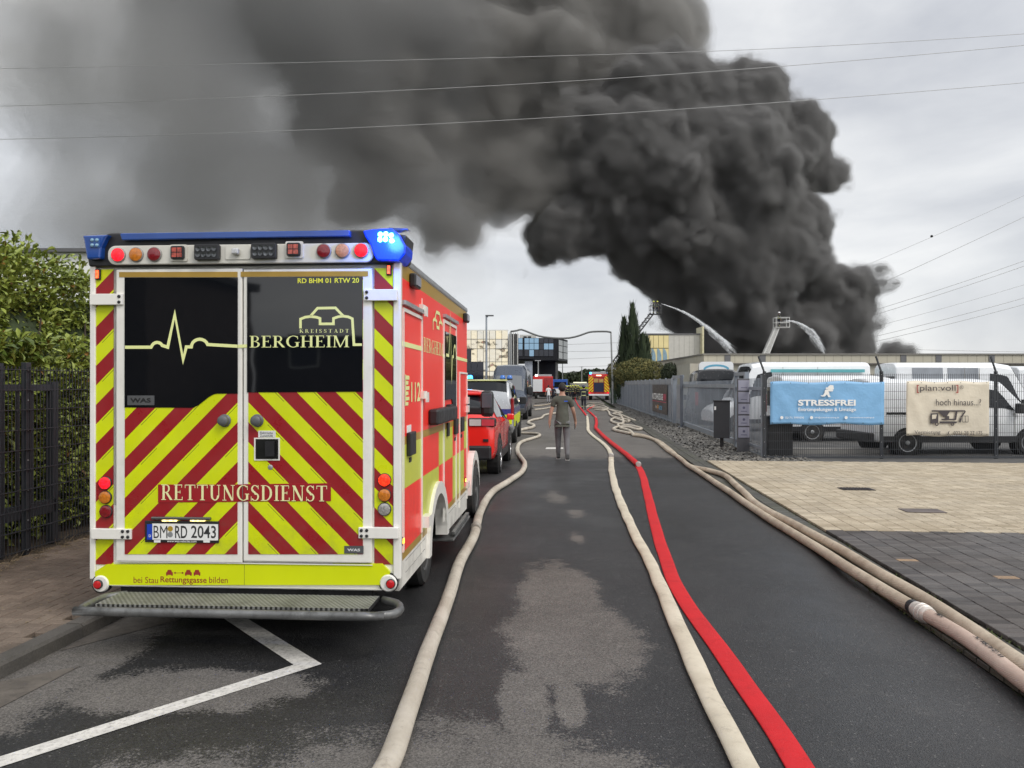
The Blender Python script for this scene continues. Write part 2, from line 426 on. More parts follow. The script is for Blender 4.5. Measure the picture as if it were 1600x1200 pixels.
PV_DARK = paver_mat('dark_paver_concrete', (.036, .030, .029), (.095, .084, .078), odd=(.30, .20, .12), dirt=.5, dcol=(.055, .05, .044), rough=.72)
PV_BROWN = paver_mat('brown_paver_concrete', (.150, .115, .088), (.215, .170, .132), dirt=.7, dcol=(.05, .038, .028), rough=.9)
JOINT = M('paver_joint_sand', (.035, .030, .024), .95, var=.3, vs=8)
def brick_geo(mb, u, v, lu, lv, z, h, jit=0., rot=0.):
    g = .0035; b = .004
    u0, u1, v0, v1 = u + g, u + lu - g, v + g, v + lv - g
    zt = z + h
    vs = [W(a, c, z) for a, c in ((u0, v0), (u1, v0), (u1, v1), (u0, v1))] + [W(a, c, zt - b + jit) for a, c in ((u0, v0), (u1, v0), (u1, v1), (u0, v1))] + \
         [W(a, c, zt + jit) for a, c in ((u0 + b, v0 + b), (u1 - b, v0 + b), (u1 - b, v1 - b), (u0 + b, v1 - b))]
    mb.add(vs, [(0, 1, 5, 4), (1, 2, 6, 5), (2, 3, 7, 6), (3, 0, 4, 7), (4, 5, 9, 8), (5, 6, 10, 9), (6, 7, 11, 10), (7, 4, 8, 11), (8, 9, 10, 11)])
BRM = {}
def lay(name_area, cells, mat, z, h, label_part='paver', keep=300, area_mat=None):
    """cells: list (u,v,lu,lv). nearest `keep` become single children, the rest one joined child"""
    base = MB()
    us = [c[0] for c in cells]; vs_ = [c[1] for c in cells]
    root = quad_uv(name_area, min(us), max(c[0] + c[2] for c in cells), min(vs_), max(c[1] + c[3] for c in cells), z, JOINT)
    def seen(c):
        p = W(c[0] + c[2] / 2, c[1] + c[3] / 2)
        px = 800 + p.x / p.y * F if p.y > .5 else -9999; py = HY + (H - z) * F / p.y if p.y > .5 else 9999
        return 0 <= px <= 1600 and py < 1200, p.length
    order = sorted(cells, key=lambda c: (not seen(c)[0], seen(c)[1]))
    for i, c in enumerate(order[:keep]):
        key = (name_area, round(c[2], 4), round(c[3], 4))
        if key not in BRM:
            mb = MB(); brick_geo(mb, 0, 0, c[2], c[3], 0, h)
            me = bpy.data.meshes.new(label_part); me.from_pydata(mb.v, [], mb.f); me.materials.append(mat); BRM[key] = me
        o = bpy.data.objects.new(label_part, BRM[key]); COL.objects.link(o); o.parent = root
        p = W(c[0], c[1], z + random.uniform(-.0015, .0015)); o.location = p
    mb = MB(); tones = []
    for c in order[keep:]:
        n0 = len(mb.f); brick_geo(mb, *c, z, h, random.uniform(-.0015, .0015)); tn = random.random(); tones += [tn] * (len(mb.f) - n0)
    mb.tone = tones
    if mb.f:
        o = mb.build(label_part + '_field', mat, root); o['kind'] = 'stuff'
    return root
YZ = .035                                   # paved forecourt height
def columns(u0, u1, v0, v1, lu=.2, lv=.1, clipu=None):
    cells = []; i = 0; u = u0
    while u < u1 - .01:
        v = v0 + (lv / 2 if i % 2 else 0)
        while v < v1 - lv * .6: 
            cells.append((u, v, lu, lv)); v += lv
        if i % 2: cells.append((u, v0, lu, lv / 2))
        u += lu; i += 1
    return cells
beige = lay('beige_forecourt', columns(2.95, 13.35, 9.67, 18.37), PV_BEIGE, YZ, .03)
dark = lay('dark_forecourt', columns(2.95, 7.95, 3.07, 9.67), PV_DARK, YZ, .03)
# a beige stray and a pale stray among the dark ones come from the tone attribute; two drain covers
GR = M('cast_iron_grate', (.05, .04, .038), .6, .6, var=.3)
for px, py, lab in ((1338, 764, 'rectangular iron drain grate in beige paving nearer the fence'), (1441, 798, 'square dark cover plate in beige paving farther from the fence')):
    c = G(px, py, YZ + .034); mb = MB()
    mb.box(-.26, .26, -.16, .16, 0, .006)
    if py < 780:
        for i in range(9): mb.box(-.22 + i * .05, -.2 + i * .05, -.13, .13, .006, .012)
    o = mb.build('drain_cover', GR if py < 780 else M('cover_plate', (.12, .10, .095), .8, var=.3), loc=c); o.rotation_euler = (0, 0, -RA)
    tag(o, lab, 'drain cover')
# dark stone border between road and forecourt
KB = paver_mat('border_stone', (.050, .048, .042), (.085, .080, .068), dirt=.6, dcol=(.06, .065, .035), rough=.7)
cells = []
v = 2.5; 
while v < 62: 
    for k in range(2): cells.append((2.56 + k * .195, v + (.08 if k else 0), .19, .158))
    v += .165
lay('stone_border', cells, KB, .0, .034, 'paver', 200)
# left pavement -----------------------------------------------------
LZ = .09
cells = []
N0, N1 = -21, 170
for a in range(0, 22):
    for b in range(0, 150):
        c = (a - b) % 4
        u = -5.56 + a * .1; v = 3.2 + b * .1
        if c == 0 and a + 1 < 21: cells.append((u, v, .2, .1))
        elif c == 3 and a < 21: cells.append((u, v, .1, .2))
cells = [c for c in cells if c[0] + c[2] < -3.62 and c[0] < -3.7]
lay('left_pavement', cells, PV_BROWN, LZ - .03, .03)
KST = paver_mat('kerb_concrete', (.085, .078, .070), (.12, .11, .098), dirt=.6, dcol=(.03, .028, .022), rough=.9)
kb = quad_uv('left_kerb', -3.66, -3.53, 2.2, 60, -.02, KST)
kme = MB().box(0, .13, 0, .985, 0, .115).add([], []) 
me = bpy.data.meshes.new('kerb_stone'); 
kk = MB(); kk.prism([(0, 0), (.13, 0), (.13, .095), (.112, .115), (0, .115)], lambda a, b, t: (a, t, b), 0, .985)
me.from_pydata(kk.v, [], kk.f); me.materials.append(KST)
for i in range(56):
    o = bpy.data.objects.new('kerb_stone', me); COL.objects.link(o); o.parent = kb; o.location = W(-3.66, 2.3 + i, -.019 + random.uniform(-.003, .003)); o.rotation_euler = (0, 0, -RA + random.uniform(-.002, .002))
quad_uv('pavement', -5.6, -3.66, 18.2, 60, LZ - .01, PV_BROWN)
lit = MB()                                  # litter and dry grass along the fence foot
soil = quad_uv('soil_strip', -9, -5.56, 1.5, 60, LZ - .02, SOIL)
STRAW = M('dry_grass', (.22, .17, .10), .9, var=.4, vs=6)
for i in range(2600):
    v = random.uniform(5, 18); u = -5.46 + abs(random.gauss(0, .16)) - .12
    p = W(u, v, LZ + .002); a = random.uniform(0, 2 * pi); l = random.uniform(.03, .16 if random.random() < .3 else .07)
    lean = random.uniform(.1, 1.2) if v < 9.8 and random.random() < .3 else .05
    d = Vector((math.cos(a), math.sin(a), lean)) * l; s_ = Vector((-d.y, d.x, 0)).normalized() * .0025
    lit.add([p - s_, p + s_, p + d * .6 + Vector((0, 0, .004)), p + d], [(0, 1, 2), (2, 3, 0)])
for i in range(900):
    v = random.uniform(4, 18); u = random.uniform(-5.5, -3.7)
    p = W(u, v, LZ + .003); a = random.uniform(0, 2 * pi); l = random.uniform(.008, .03); d = Vector((math.cos(a), math.sin(a), .1)) * l; s_ = Vector((-d.y, d.x, 0)) * .4
    lit.add([p - s_, p + s_, p + d], [(0, 1, 2)])
tag(lit.build('dry_grass', STRAW), 'dry straw and leaf litter along the foot of the dark mesh fence', 'grass', kind='stuff')
# right side beyond the forecourt: gravel bed, verge, depot yard
quad_uv('depot_yard', 2.95, 60, 18.37, 170, .02, YARD)
GRAV = M('slate_gravel_bed', (.10, .095, .088), .95, var=.5, vs=20, bump=.8, bs=70, dirt=.5, dcol=(.03, .03, .028))
quad_uv('gravel_bed', 2.95, 5.6, 18.37, 78, .03, GRAV)
chip = paver_mat('slate_chip', (.085, .082, .078), (.24, .225, .20), dirt=.4)
gm = MB(); tones = []
for i in range(9000):
    v = 18.4 + 50 * random.random() ** 1.7; u = random.uniform(2.96, 5.45); p = W(u, v, .035 + random.uniform(0, .02)); r = random.uniform(.02, .055)
    ax = Vector((random.gauss(0, 1), random.gauss(0, 1), random.gauss(0, .3))).normalized() * r; ay = ax.cross(Vector((random.gauss(0, .3), random.gauss(0, .3), 1))).normalized() * r * random.uniform(.5, .9); n_ = ax.cross(ay).normalized() * r * .3
    if n_.z < 0: n_ = -n_
    gm.add([p - ax - ay * .6, p + ax - ay, p + ax * .8 + ay, p - ax * .7 + ay * .9, p + n_ + ax * .2, p + n_ - ax * .3], [(0, 1, 4, 5), (1, 2, 4), (2, 3, 5, 4), (3, 0, 5)]); tn = random.random(); tones += [tn] * 4
gm.tone = tones
tag(gm.build('gravel', chip), 'grey slate chippings in the bed along the silver fence', 'gravel', kind='stuff')
# moss and grit along the stone border edge
MOSS = M('moss_and_weeds', (.06, .075, .02), .95, var=.5, vs=12)
mo = MB()
for i in range(1500):
    v = random.uniform(3.5, 14) ; u = random.choice((2.555, 2.95)) + random.gauss(0, .02); 
    if mnoise.noise(Vector((u, v * 1.3, 0))) < .05: continue
    p = W(u, v, .034 if u > 2.7 else .006); a = random.uniform(0, 6.28); l = random.uniform(.008, .03); d = Vector((math.cos(a), math.sin(a), .9)) * l; s_ = Vector((-d.y, d.x, 0)) * .3
    mo.add([p - s_, p + s_, p + d], [(0, 1, 2)])
tag(mo.build('moss', MOSS), 'low moss and weeds in the joints beside the stone border', 'moss', kind='stuff')

# ================================================================ HOSES
def smooth_path(pts, step=.06):
    pts = [Vector(p) for p in pts]; out = []
    for i in range(len(pts) - 1):
        p0 = pts[max(i - 1, 0)]; p1 = pts[i]; p2 = pts[i + 1]; p3 = pts[min(i + 2, len(pts) - 1)]
        n = max(2, int((p2 - p1).length / max(step, .004 * p1.length)))
        for k in range(n):
            t = k / n
            out.append(.5 * ((2 * p1) + (p2 - p0) * t + (2 * p0 - 5 * p1 + 4 * p2 - p3) * t * t + (3 * p1 - p0 - 3 * p2 + p3) * t ** 3))
    out.append(pts[-1]); return out
def hose_mat(name, col, dcol, dirt=.5, rough=.75):
    m, t = newmat(name)
    nz = t.noise(t.o, 2.2, 6, .65); n2 = t.noise(t.o, 11, 6, .7)
    c = t.mix(t.mr(nz, .4, .68, 0, dirt), col, dcol); c = t.mix(t.mr(n2, .54, .72, 0, dirt * .8), c, tuple(x * .55 for x in dcol))
    t.l(c, t.b.inputs['Base Color']); t.b.inputs['Roughness'].default_value = rough; t.b.inputs['Specular IOR Level'].default_value = .18
    wv = t.n('ShaderNodeTexWave'); wv.inputs['Scale'].default_value = 90; wv.inputs['Distortion'].default_value = 2; t.l(t.o, wv.inputs['Vector'])
    h = t.m('ADD', t.m('MULTIPLY', wv.outputs['Fac'], .3), t.m('MULTIPLY', t.noise(t.o, 7, 4), 2.0))
    t.l(t.bump(h, .5, .01), t.b.inputs['Normal'])
    return m
HW = hose_mat('white_hose_canvas', (.56, .51, .43), (.30, .25, .19), .6)
HM = hose_mat('cream_hose_canvas', (.66, .60, .48), (.40, .34, .25), .5)
HT = hose_mat('tan_hose_canvas', (.54, .465, .365), (.24, .18, .13), .6)
HP = hose_mat('pinkish_hose_canvas', (.56, .44, .37), (.35, .25, .2), .45)
HR = hose_mat('red_hose_canvas', (.62, .022, .028), (.36, .016, .02), .35, .6)
CPL = M('hose_coupling_aluminium', (.50, .48, .45), .4, .6, var=.2, vs=9, dirt=.3)
def hose(label, px, w_, h_, mat, z0=0., world=None, group=None, couplings=(), n=14, folds=0., seglabel=None):
    """px: photo points on the ground; w_,h_ full width and height; couplings: fractions"""
    pts = [G(x, y, h_ / 2 + z0) for x, y in px] if world is None else world
    path = smooth_path(pts)
    for p in path: 
        p.x += mnoise.noise(p * .9) * .012
    fl = []
    for i, p in enumerate(path):
        k = 1 + mnoise.noise(p * 1.7) * folds
        fl.append((w_ / 2 * k, h_ / 2 * (2 - k) * (1 + mnoise.noise(p * 4) * folds * .5)))
    root = MB().tube(path, 1, n, flat=fl).build('fire_hose', mat, smooth=True)
    tag(root, label, 'fire hose', group)
    L = len(path)
    for f in couplings:
        i = int(f * (L - 1)) if f <= 1 else 0
        p = path[i]; d = (path[min(i + 1, L - 1)] - path[max(0, i - 1)]).normalized()
        r = max(w_, h_) / 2
        mb = MB().lathe(p + Vector((0, 0, max(0, r * 1.15 - h_ / 2))), d, [(-.085, r * .98), (-.08, r * 1.05), (-.045, r * 1.05), (-.04, r * 1.2), (-.012, r * 1.2), (-.01, r * 1.08), (.01, r * 1.08), (.012, r * 1.22), (.045, r * 1.22), (.05, r * 1.02), (.09, r * 1.0)], 24)
        mb.build('coupling', CPL, root, smooth=40)
    return root, path
HG = 'supply hoses laid along the road'
hl_pts = [(560, 1255), (606, 1195), (640, 1100), (680, 990), (703, 925), (720, 875), (742, 832), (751, 798), (768, 770), (796, 751), (816, 736), (819, 722), (810, 709), (809, 698), (816, 690), (838, 683), (843, 679.5), (836, 677.5), (817, 676.5), (790, 676)]
hl, pth = hose('thick off white hose winding past the right side of the ambulance', hl_pts, .112, .100, HW, folds=.08)
def couple_at(root, path, px, py, r, mat=CPL, dark=False):
    p0 = G(px, py, r); i = min(range(len(path)), key=lambda k: (path[k].xy - p0.xy).length)
    p = path[i].copy(); p.z = max(r * 1.22, p.z); d = (path[min(i + 1, len(path) - 1)] - path[i - 1]).normalized()
    MB().lathe(p, d, [(-.10, r * 1.0), (-.09, r * 1.08), (-.05, r * 1.08), (-.045, r * 1.2), (-.02, r * 1.22), (-.015, r * 1.1), (0, r * 1.1), (.005, r * 1.22), (.03, r * 1.2), (.035, r * 1.04), (.1, r * 1.0)], 24).build('coupling', mat, root, smooth=40)
    return p, d
couple_at(hl, pth, 745, 826, .055, M('worn_coupling', (.33, .30, .26), .5, .4, dirt=.4))
hose('white hose emerging from behind the parked police van', [(800, 676.5), (817, 671), (832, 667.5), (834, 664), (827, 661.5), (826, 659), (833, 656), (846, 653), (850, 649), (860, 646.5), (880, 645)], .13, .12, HW, folds=.05)
hm_px = [(917.3, 649), (918, 656), (918.7, 664), (919, 672), (926, 680), (938, 689), (947, 697), (954, 708), (955, 722), (955.5, 737), (962, 762), (968, 780), (980, 808), (992, 834), (1006, 861), (1021, 888), (1034, 918), (1046, 948), (1071, 1004), (1107, 1085), (1140, 1150), (1168, 1205), (1200, 1260)]
hm, pm = hose('cream hose with a partly flattened hump left of the red hose', hm_px[::-1], .128, .050, HM, folds=.16)
couple_at(hm, pm, 955, 713, .055)
couple_at(hm, pm, 917, 650, .055)
hose('short red hose section ahead of the cream hose', [(917, 650), (913, 645), (909, 640), (904, 634), (901, 629), (899, 625), (899, 621)][::-1], .13, .06, HR)
hr_px = [(996, 726), (1004, 742), (1010, 765), (1016, 790), (1023, 818), (1032, 850), (1043, 882), (1057, 915), (1075, 947), (1096, 975), (1118, 1004), (1141, 1036), (1166, 1072), (1191, 1107), (1217, 1145), (1245, 1190), (1275, 1240)]
hr, pr = hose('long flat red hose lying right of the cream hose', hr_px[::-1], .140, .016, HR, folds=.03)
couple_at(hr, pr, 995, 726, .05)
hr2, pr2 = hose('round red hose section running into the flat red hose', [(996, 725), (980, 711), (957, 693), (944, 682), (934, 672), (931, 668), (932, 660), (930.5, 652)][::-1], .14, .10, HR, folds=.08)
couple_at(hr2, pr2, 931, 653, .05)
hose('far red hose bending between the firefighter and the fire engine', [(930.5, 652), (922, 644), (918, 640.5), (922, 637.5), (926.5, 635.5), (928, 633)], .13, .07, HR)
# the pair along the border
A_px = [(1660, 1110), (1600, 1066), (1545, 1022), (1499, 990), (1441, 957), (1397, 932), (1330, 890), (1262, 847), (1195, 806), (1127, 760), (1090, 736), (1073, 725), (1060, 714), (1043, 703), (1024, 688), (1005, 680.5), (983, 677)]
B_px = [(1660, 1078), (1600, 1038), (1532, 992), (1441, 934), (1377, 897), (1310, 857), (1242, 820), (1188, 792), (1165, 772), (1149, 757), (1132, 743), (1107, 735), (1080, 729), (1062, 716), (1046, 702), (1030, 690), (1010, 683), (990, 680)]
def lift(px, h_): 
    out = []
    for x, y in px:
        p = G(x, y, h_ / 2)
        u = p.x * math.cos(RA) - p.y * math.sin(RA)
        zz = .036 if u > 2.56 else 0
        out.append(G(x, y, h_ / 2 + zz))
    return out
ci = 4
ha, pa = hose('brown stained hose left of the pair on the stone border', None, .104, .10, HT, world=lift(A_px[ci:], .10), folds=.05)
ha2, pa2 = hose('clean pinkish hose section with printed length mark beyond the coupling', None, .104, .10, HP, world=lift(A_px[:ci + 1], .10), folds=.02)
hb, pb = hose('tan hose right of the pair, curving over the stone border', None, .104, .10, HT, world=lift(B_px, .10), folds=.04)
WC = M('bright_coupling', (.62, .57, .52), .4, .3, var=.2, vs=9, dirt=.3)
p, d = couple_at(ha2, pa2, 1441, 957, .058, WC)
for i, q in enumerate(pa2):
    if (q - p).length < .17: qe = q
MB().tube([p + d * .1, p + d * .17], .055, 20).build('sleeve', BLACK, ha2)
INK = M('black_ink', (.03, .03, .03), .8)
def hose_print(path, root, txt, px, py, hgt, length, r):
    p0 = G(px, py, r); i = min(range(1, len(path) - 1), key=lambda k: (path[k].xy - p0.xy).length)
    p = path[i]; d = (path[i - 1] - path[i + 1]).normalized()
    if d.x < 0: d = -d
    s = Vector((-d.y, d.x, 0)).normalized()
    def fn(a, b, l):
        an = (b) / r
        return p + d * a + s * math.sin(an) * (r + .004) + Vector((0, 0, math.cos(an) * (r + .004)))
    lettering('printed_mark', glyph_text(txt, .02), fn, (0, -hgt * .6, length, hgt * .4), INK, root)
hose_print(pa2, ha2, '20M', 1478, 985, .04, .10, .052)
hose_print(pa2, ha2, 'W.GLADBACH', 1575, 1052, .036, .40, .052)
# white zigzags of slack hose by the gravel
zz = [(983, 677), (972, 674.5), (961, 672), (959, 669.5), (966, 667), (982, 667.5), (996, 671), (1002, 669.5), (990, 666), (975, 664), (959, 660), (955, 656.5), (960, 653.5), (972, 657), (980, 659), (983, 656.5), (972, 654), (960, 651.5), (953, 648), (951, 643), (946, 640), (936, 638), (926, 637)]
hose('slack white hose folded in zigzags beside the gravel, lower one', zz, .12, .11, HW)
zz2 = [(990, 680), (984, 673), (970, 668.5), (966, 663), (974, 660), (970, 650), (958, 646.5), (966, 645), (972, 644.5), (960, 641.5), (948, 639), (938, 636), (924, 634)]
hose('slack white hose folded in zigzags beside the gravel, upper one', zz2, .12, .11, HW)
for k, (pp, lab, mt_) in enumerate([
    ([(836, 640), (850, 638.5), (862, 636), (872, 633), (884, 630)], 'pale hose crossing the road behind the walking man, nearest of the three', HW),
    ([(834, 634), (850, 633), (864, 630), (880, 627)], 'pale hose crossing the road behind the walking man, middle of the three', HT),
    ([(836, 630), (852, 628), (868, 625.5), (884, 623)], 'dark wet hose crossing the road behind the walking man, farthest of the three', M('wet_hose', (.10, .09, .08), .6)),
    ([(918, 634), (926, 632), (936, 632.5), (945, 635), (950, 638), (944, 641), (930, 640)], 'white hose looping on the road before the fire engine', HW),
    ([(914, 631), (924, 629.5), (936, 630), (944, 632)], 'thin white hose lying straight below the fire engine', HW),
    ([(916, 636), (930, 635), (944, 637.5), (960, 643), (975, 650), (992, 657)], 'white hose running from the fire engine to the gravel edge', HW)]):
    hose(lab, pp, .12, .11, mt_)

# ================================================================ AMBULANCE
class Frame:
    def __init__(s, x, y, ang): s.o = Vector((x, y, 0)); s.a = ang; s.r = Vector((math.cos(ang), -math.sin(ang), 0)); s.f = Vector((math.sin(ang), math.cos(ang), 0))
    def ray(s, px, py):
        d = Vector(((px - 800) / F, 1, (HY - py) / F)); o = Vector((0, 0, H)) - s.o
        return Vector((o.dot(s.r), o.dot(s.f), o.z)), Vector((d.dot(s.r), d.dot(s.f), d.z))
    def rear(s, px, py, yo=0.):
        o, d = s.ray(px, py); t = (yo - o.y) / d.y; return (o.x + d.x * t, o.z + d.z * t)
    def side(s, px, py, xo=1.11):
        o, d = s.ray(px, py); t = (xo - o.x) / d.x; return (o.y + d.y * t, o.z + d.z * t)
AM = Frame(-1.884, 5.48, .0614)
amb = thing('ambulance', AM.o, -AM.a, 'white ambulance with red and yellow chevron rear doors reading RETTUNGSDIENST', 'ambulance')
rp = AM.rear; sp = AM.side
HWD = 1.108
def stripe_mat(name, phase, xc, sgn, period=.276):
    m, t = newmat(name)
    s = t.n('ShaderNodeSeparateXYZ'); t.l(t.o, s.inputs[0])
    ax = t.m('MULTIPLY', t.m('SUBTRACT', s.outputs[0], xc), float(sgn))
    u = t.m('DIVIDE', t.m('SUBTRACT', t.m('ADD', s.outputs[2], ax), phase), period)
    fr = t.m('FRACT', t.m('ADD', u, 20.))
    f = t.m('LESS_THAN', fr, .5)
    # fine printed inspection line inside each yellow stripe
    nl = t.m('MULTIPLY', t.m('LESS_THAN', t.m('ABSOLUTE', t.m('SUBTRACT', fr, .435)), .0085), t.m('GREATER_THAN', t.m('FRACT', t.m('MULTIPLY', s.outputs[0], 3.3)), .62))
    c = t.mix(f, (.30, .010, .016), (.66, .74, .004))
    c = t.mix(t.m('MULTIPLY', nl, f), c, (.04, .04, .01))
    d = t.mr(t.noise(t.o, 2.5, 5, .6), .3, .7, .90, 1.05)
    sv = t.n('ShaderNodeVectorMath', operation='SCALE'); t.l(c, sv.inputs[0]); t.l(d, sv.inputs['Scale'])
    gz = t.mr(s.outputs[2], .35, 1.25, .42, .04); gn = t.mr(t.noise(t.o, 9, 6, .7), .42, .75, 0, 1)
    t.l(t.mix(t.m('MULTIPLY', gz, gn), sv.outputs[0], (.12, .11, .08)), t.b.inputs['Base Color'])
    t.l(t.mr(t.noise(t.o, 6, 5, .7), .3, .7, .22, .5), t.b.inputs['Roughness'])
    t.b.inputs['Coat Weight'].default_value = .15
    return m
FY = M('fluorescent_yellow_foil', (.66, .74, .004), .35, var=.04)
FRD = M('dark_red_foil', (.32, .012, .018), .4, var=.04)
# phases from the photo: yellow starts where fract<.5
def ph(px, py, xc, sgn): x, z = rp(px, py); return z + sgn * (x - xc)
xc = rp(379, 700)[0]
ST_L = stripe_mat('chevron_foil_left', ph(199, 778, xc, -1), xc, -1)
ST_R = stripe_mat('chevron_foil_right', ph(567, 777, xc, 1), xc, 1)
ST_SL = stripe_mat('chevron_foil_left_edge', ph(150, 512, 0, -1), 0, -1)
ST_SR = stripe_mat('chevron_foil_right_edge', ph(585.5, 544, 0, 1), 0, 1)
def rbox(p0, p1, y0, y1):
    a = rp(*p0, (y0 + y1) / 2 if False else y0); b = rp(*p1, y0)
    return (min(a[0], b[0]), max(a[0], b[0]), y0, y1, min(a[1], b[1]), max(a[1], b[1]))
def part(name, boxes, mat, parent=amb, bevel=0., **k):
    mb = MB()
    for b in boxes: mb.box(*b)
    return mb.build(name, mat, parent, bevel=bevel, **k)
ZB, ZT, LB = .375, 2.70, 3.93
# body core
mb = MB()
prof = [(-HWD, ZB + .30), (-HWD, ZT - .05), (-HWD + .06, ZT), (HWD - .06, ZT), (HWD, ZT - .05), (HWD, ZB + .30)]
mb.prism([(x, z) for x, z in [(-1.07, .95), (-1.07, ZT - .04), (-1.03, ZT), (1.03, ZT), (1.07, ZT - .04), (1.07, .95)]], lambda a, b, t: (a, t, b), .0, LB)
mb.box(-1.105, 1.105, .0, .09, ZB, ZT - .001)
body = mb.build('body', WHITE, amb)
# side wall material: battenburg
def batt():
    m, t = newmat('battenburg_side_foil')
    s = t.n('ShaderNodeSeparateXYZ'); t.l(t.o, s.inputs[0]); y, z = s.outputs[1], s.outputs[2]
    cols = [sp(x, 700)[0] for x in (660, 686.5, 708, 725.5)]
    z0, z1, z2, z3 = sp(628, 697)[1], sp(628, 767)[1], sp(628, 866)[1], sp(628, 684)[1]
    z00 = z2 - .055
    k = None
    for c in cols:
        g = t.m('GREATER_THAN', y, c); k = g if k is None else t.m('ADD', k, g)
    odd = t.m('GREATER_THAN', t.m('FRACT', t.m('MULTIPLY', k, .5)), .25)        # 0 -> yellow on the upper row
    low = t.m('LESS_THAN', z, z1)
    xr = t.m('ABSOLUTE', t.m('SUBTRACT', odd, low))                             # 1 -> red
    RED = (1.0, .050, .036); YEL = (.60, .64, .085)
    c = t.mix(xr, YEL, RED)
    c = t.mix(t.m('GREATER_THAN', z, z0), c, (.42, .26, .045))
    c = t.mix(t.m('GREATER_THAN', z, z3), c, RED)
    ztop = 2.56
    c = t.mix(t.m('GREATER_THAN', z, ztop), c, (.40, .25, .045))
    c = t.mix(t.m('LESS_THAN', z, z2), c, (.42, .26, .045))
    c = t.mix(t.m('LESS_THAN', y, .055), c, (.42, .26, .045))
    c = t.mix(t.m('LESS_THAN', z, z00), c, (.78, .755, .69))
    c = t.mix(t.m('GREATER_THAN', z, 2.665), c, (.70, .69, .66))
    gz = t.mr(z, .35, 1.3, .55, .03); gn = t.mr(t.noise(t.o, 7, 6, .7), .42, .75, 0, 1)
    c = t.mix(t.m('MULTIPLY', gz, gn), c, (.14, .12, .10))
    t.l(c, t.b.inputs['Base Color']); t.b.inputs['Roughness'].default_value = .3; t.b.inputs['Specular IOR Level'].default_value = .22; t.b.inputs['Coat Weight'].default_value = .06
    t.l(t.bump(t.noise(t.o, 1.6, 2), .05, .05), t.b.inputs['Normal'])
    return m
BATT = batt()
# side walls with wheel arch cut out
AC, AR, AZ = 1.66, .50, .36
def side_poly():
    pts = [(0., ZB), (0., ZT - .03), (LB, ZT - .03), (LB, .33)]
    a0 = math.asin((.34 - AZ) / AR) if .34 < AZ else 0
    arc = [(AC + AR * math.cos(t), AZ + AR * math.sin(t)) for t in [pi * i / 16 for i in range(17)]]
    return pts + arc
for s in (-1, 1):
    mb = MB(); mb.prism(side_poly(), lambda a, b, t: (t, a, b), s * 1.065, s * 1.105)
    sw = mb.build('side_wall', BATT, amb)
    if s > 0: side_r = sw
    # fender lip
    mb = MB()
    for i in range(16):
        t0, t1 = pi * i / 16, pi * (i + 1) / 16
        q = [(AC + r * math.cos(t), AZ + r * math.sin(t) * (1.0)) for r, t in ((AR - .04, t0), (AR + .07, t0), (AR + .07, t1), (AR - .04, t1))]
        mb.prism(q, lambda a, b, t: (t, a, b), s * 1.02, s * 1.135)
    mb.build('wheel_arch', WHITE, amb)
part('underbody', [(-.95, .95, .06, 1.05, .42, .94), (-.72, .72, 1.05, 2.3, .42, .94), (-.95, .95, 2.3, 5.6, .36, .9), (-.9, .9, .02, .1, .30, .40)], DARK)
part('mudflap', [(.62, .95, 1.02, 1.03, .16, .5), (-.95, -.62, 1.02, 1.03, .16, .5)], BLACK)
def wheel(parent, c, r, wd, side=1, rimmat=RIM, spokes=10, rr=.62):
    """wheel with axle along x; side=+1 outer face to +x"""
    c = Vector(c)
    wt = MB().lathe(c, (side, 0, 0), [(-wd / 2, r * .72), (-wd / 2, r * .93), (-wd * .35, r), (wd * .35, r), (wd / 2, r * .93), (wd / 2, r * rr * 1.05), (wd * .42, r * rr)], 32).build('wheel', RUB, parent, smooth=35)
    rm = MB().lathe(c + Vector((side * wd * .28, 0, 0)), (side, 0, 0), [(0, r * rr), (wd * .18, r * rr), (wd * .16, r * rr * .9), (wd * .02, r * rr * .86)], 28)
    for k in range(spokes):
        a = 2 * pi * k / spokes; d = Vector((0, math.cos(a), math.sin(a))); q = Vector((0, -math.sin(a), math.cos(a)))
        rm.obox(c + Vector((side * wd * .36, 0, 0)) + d * r * rr * .5, d * r * rr * .44, q * r * .045, Vector((wd * .04, 0, 0)))
    rm.lathe(c + Vector((side * wd * .3, 0, 0)), (side, 0, 0), [(0, r * .2), (wd * .16, r * .18), (wd * .2, r * .1)], 16)
    rm.build('rim', rimmat, wt)
    return wt
for s in (-1, 1):
    wheel(amb, (s * .90, AC, .345), .345, .22, s, M('steel_wheel', (.12, .12, .12), .5, .3), 6)
    wheel(amb, (s * .97, AC + 3.665, .345), .345, .22, s, M('steel_wheel', (.12, .12, .12), .5, .3), 6)
# rear wall trim strips --------------------------------------------
def panel(name, p0, p1, y0, y1, mat, parent=amb, bevel=.0):
    return part(name, [rbox(p0, p1, y0, y1)], mat, parent, bevel)
panel('chevron_strip', (149, 421), (177, 882), -.006, .01, ST_SL)
panel('chevron_strip', (585, 419), (614, 882), -.006, .01, ST_SR)
panel('corner_post', (140, 412), (148.5, 905), -.018, .04, WHITE, bevel=.006)
panel('corner_post', (614.5, 408), (626, 905), -.018, .04, WHITE, bevel=.006)
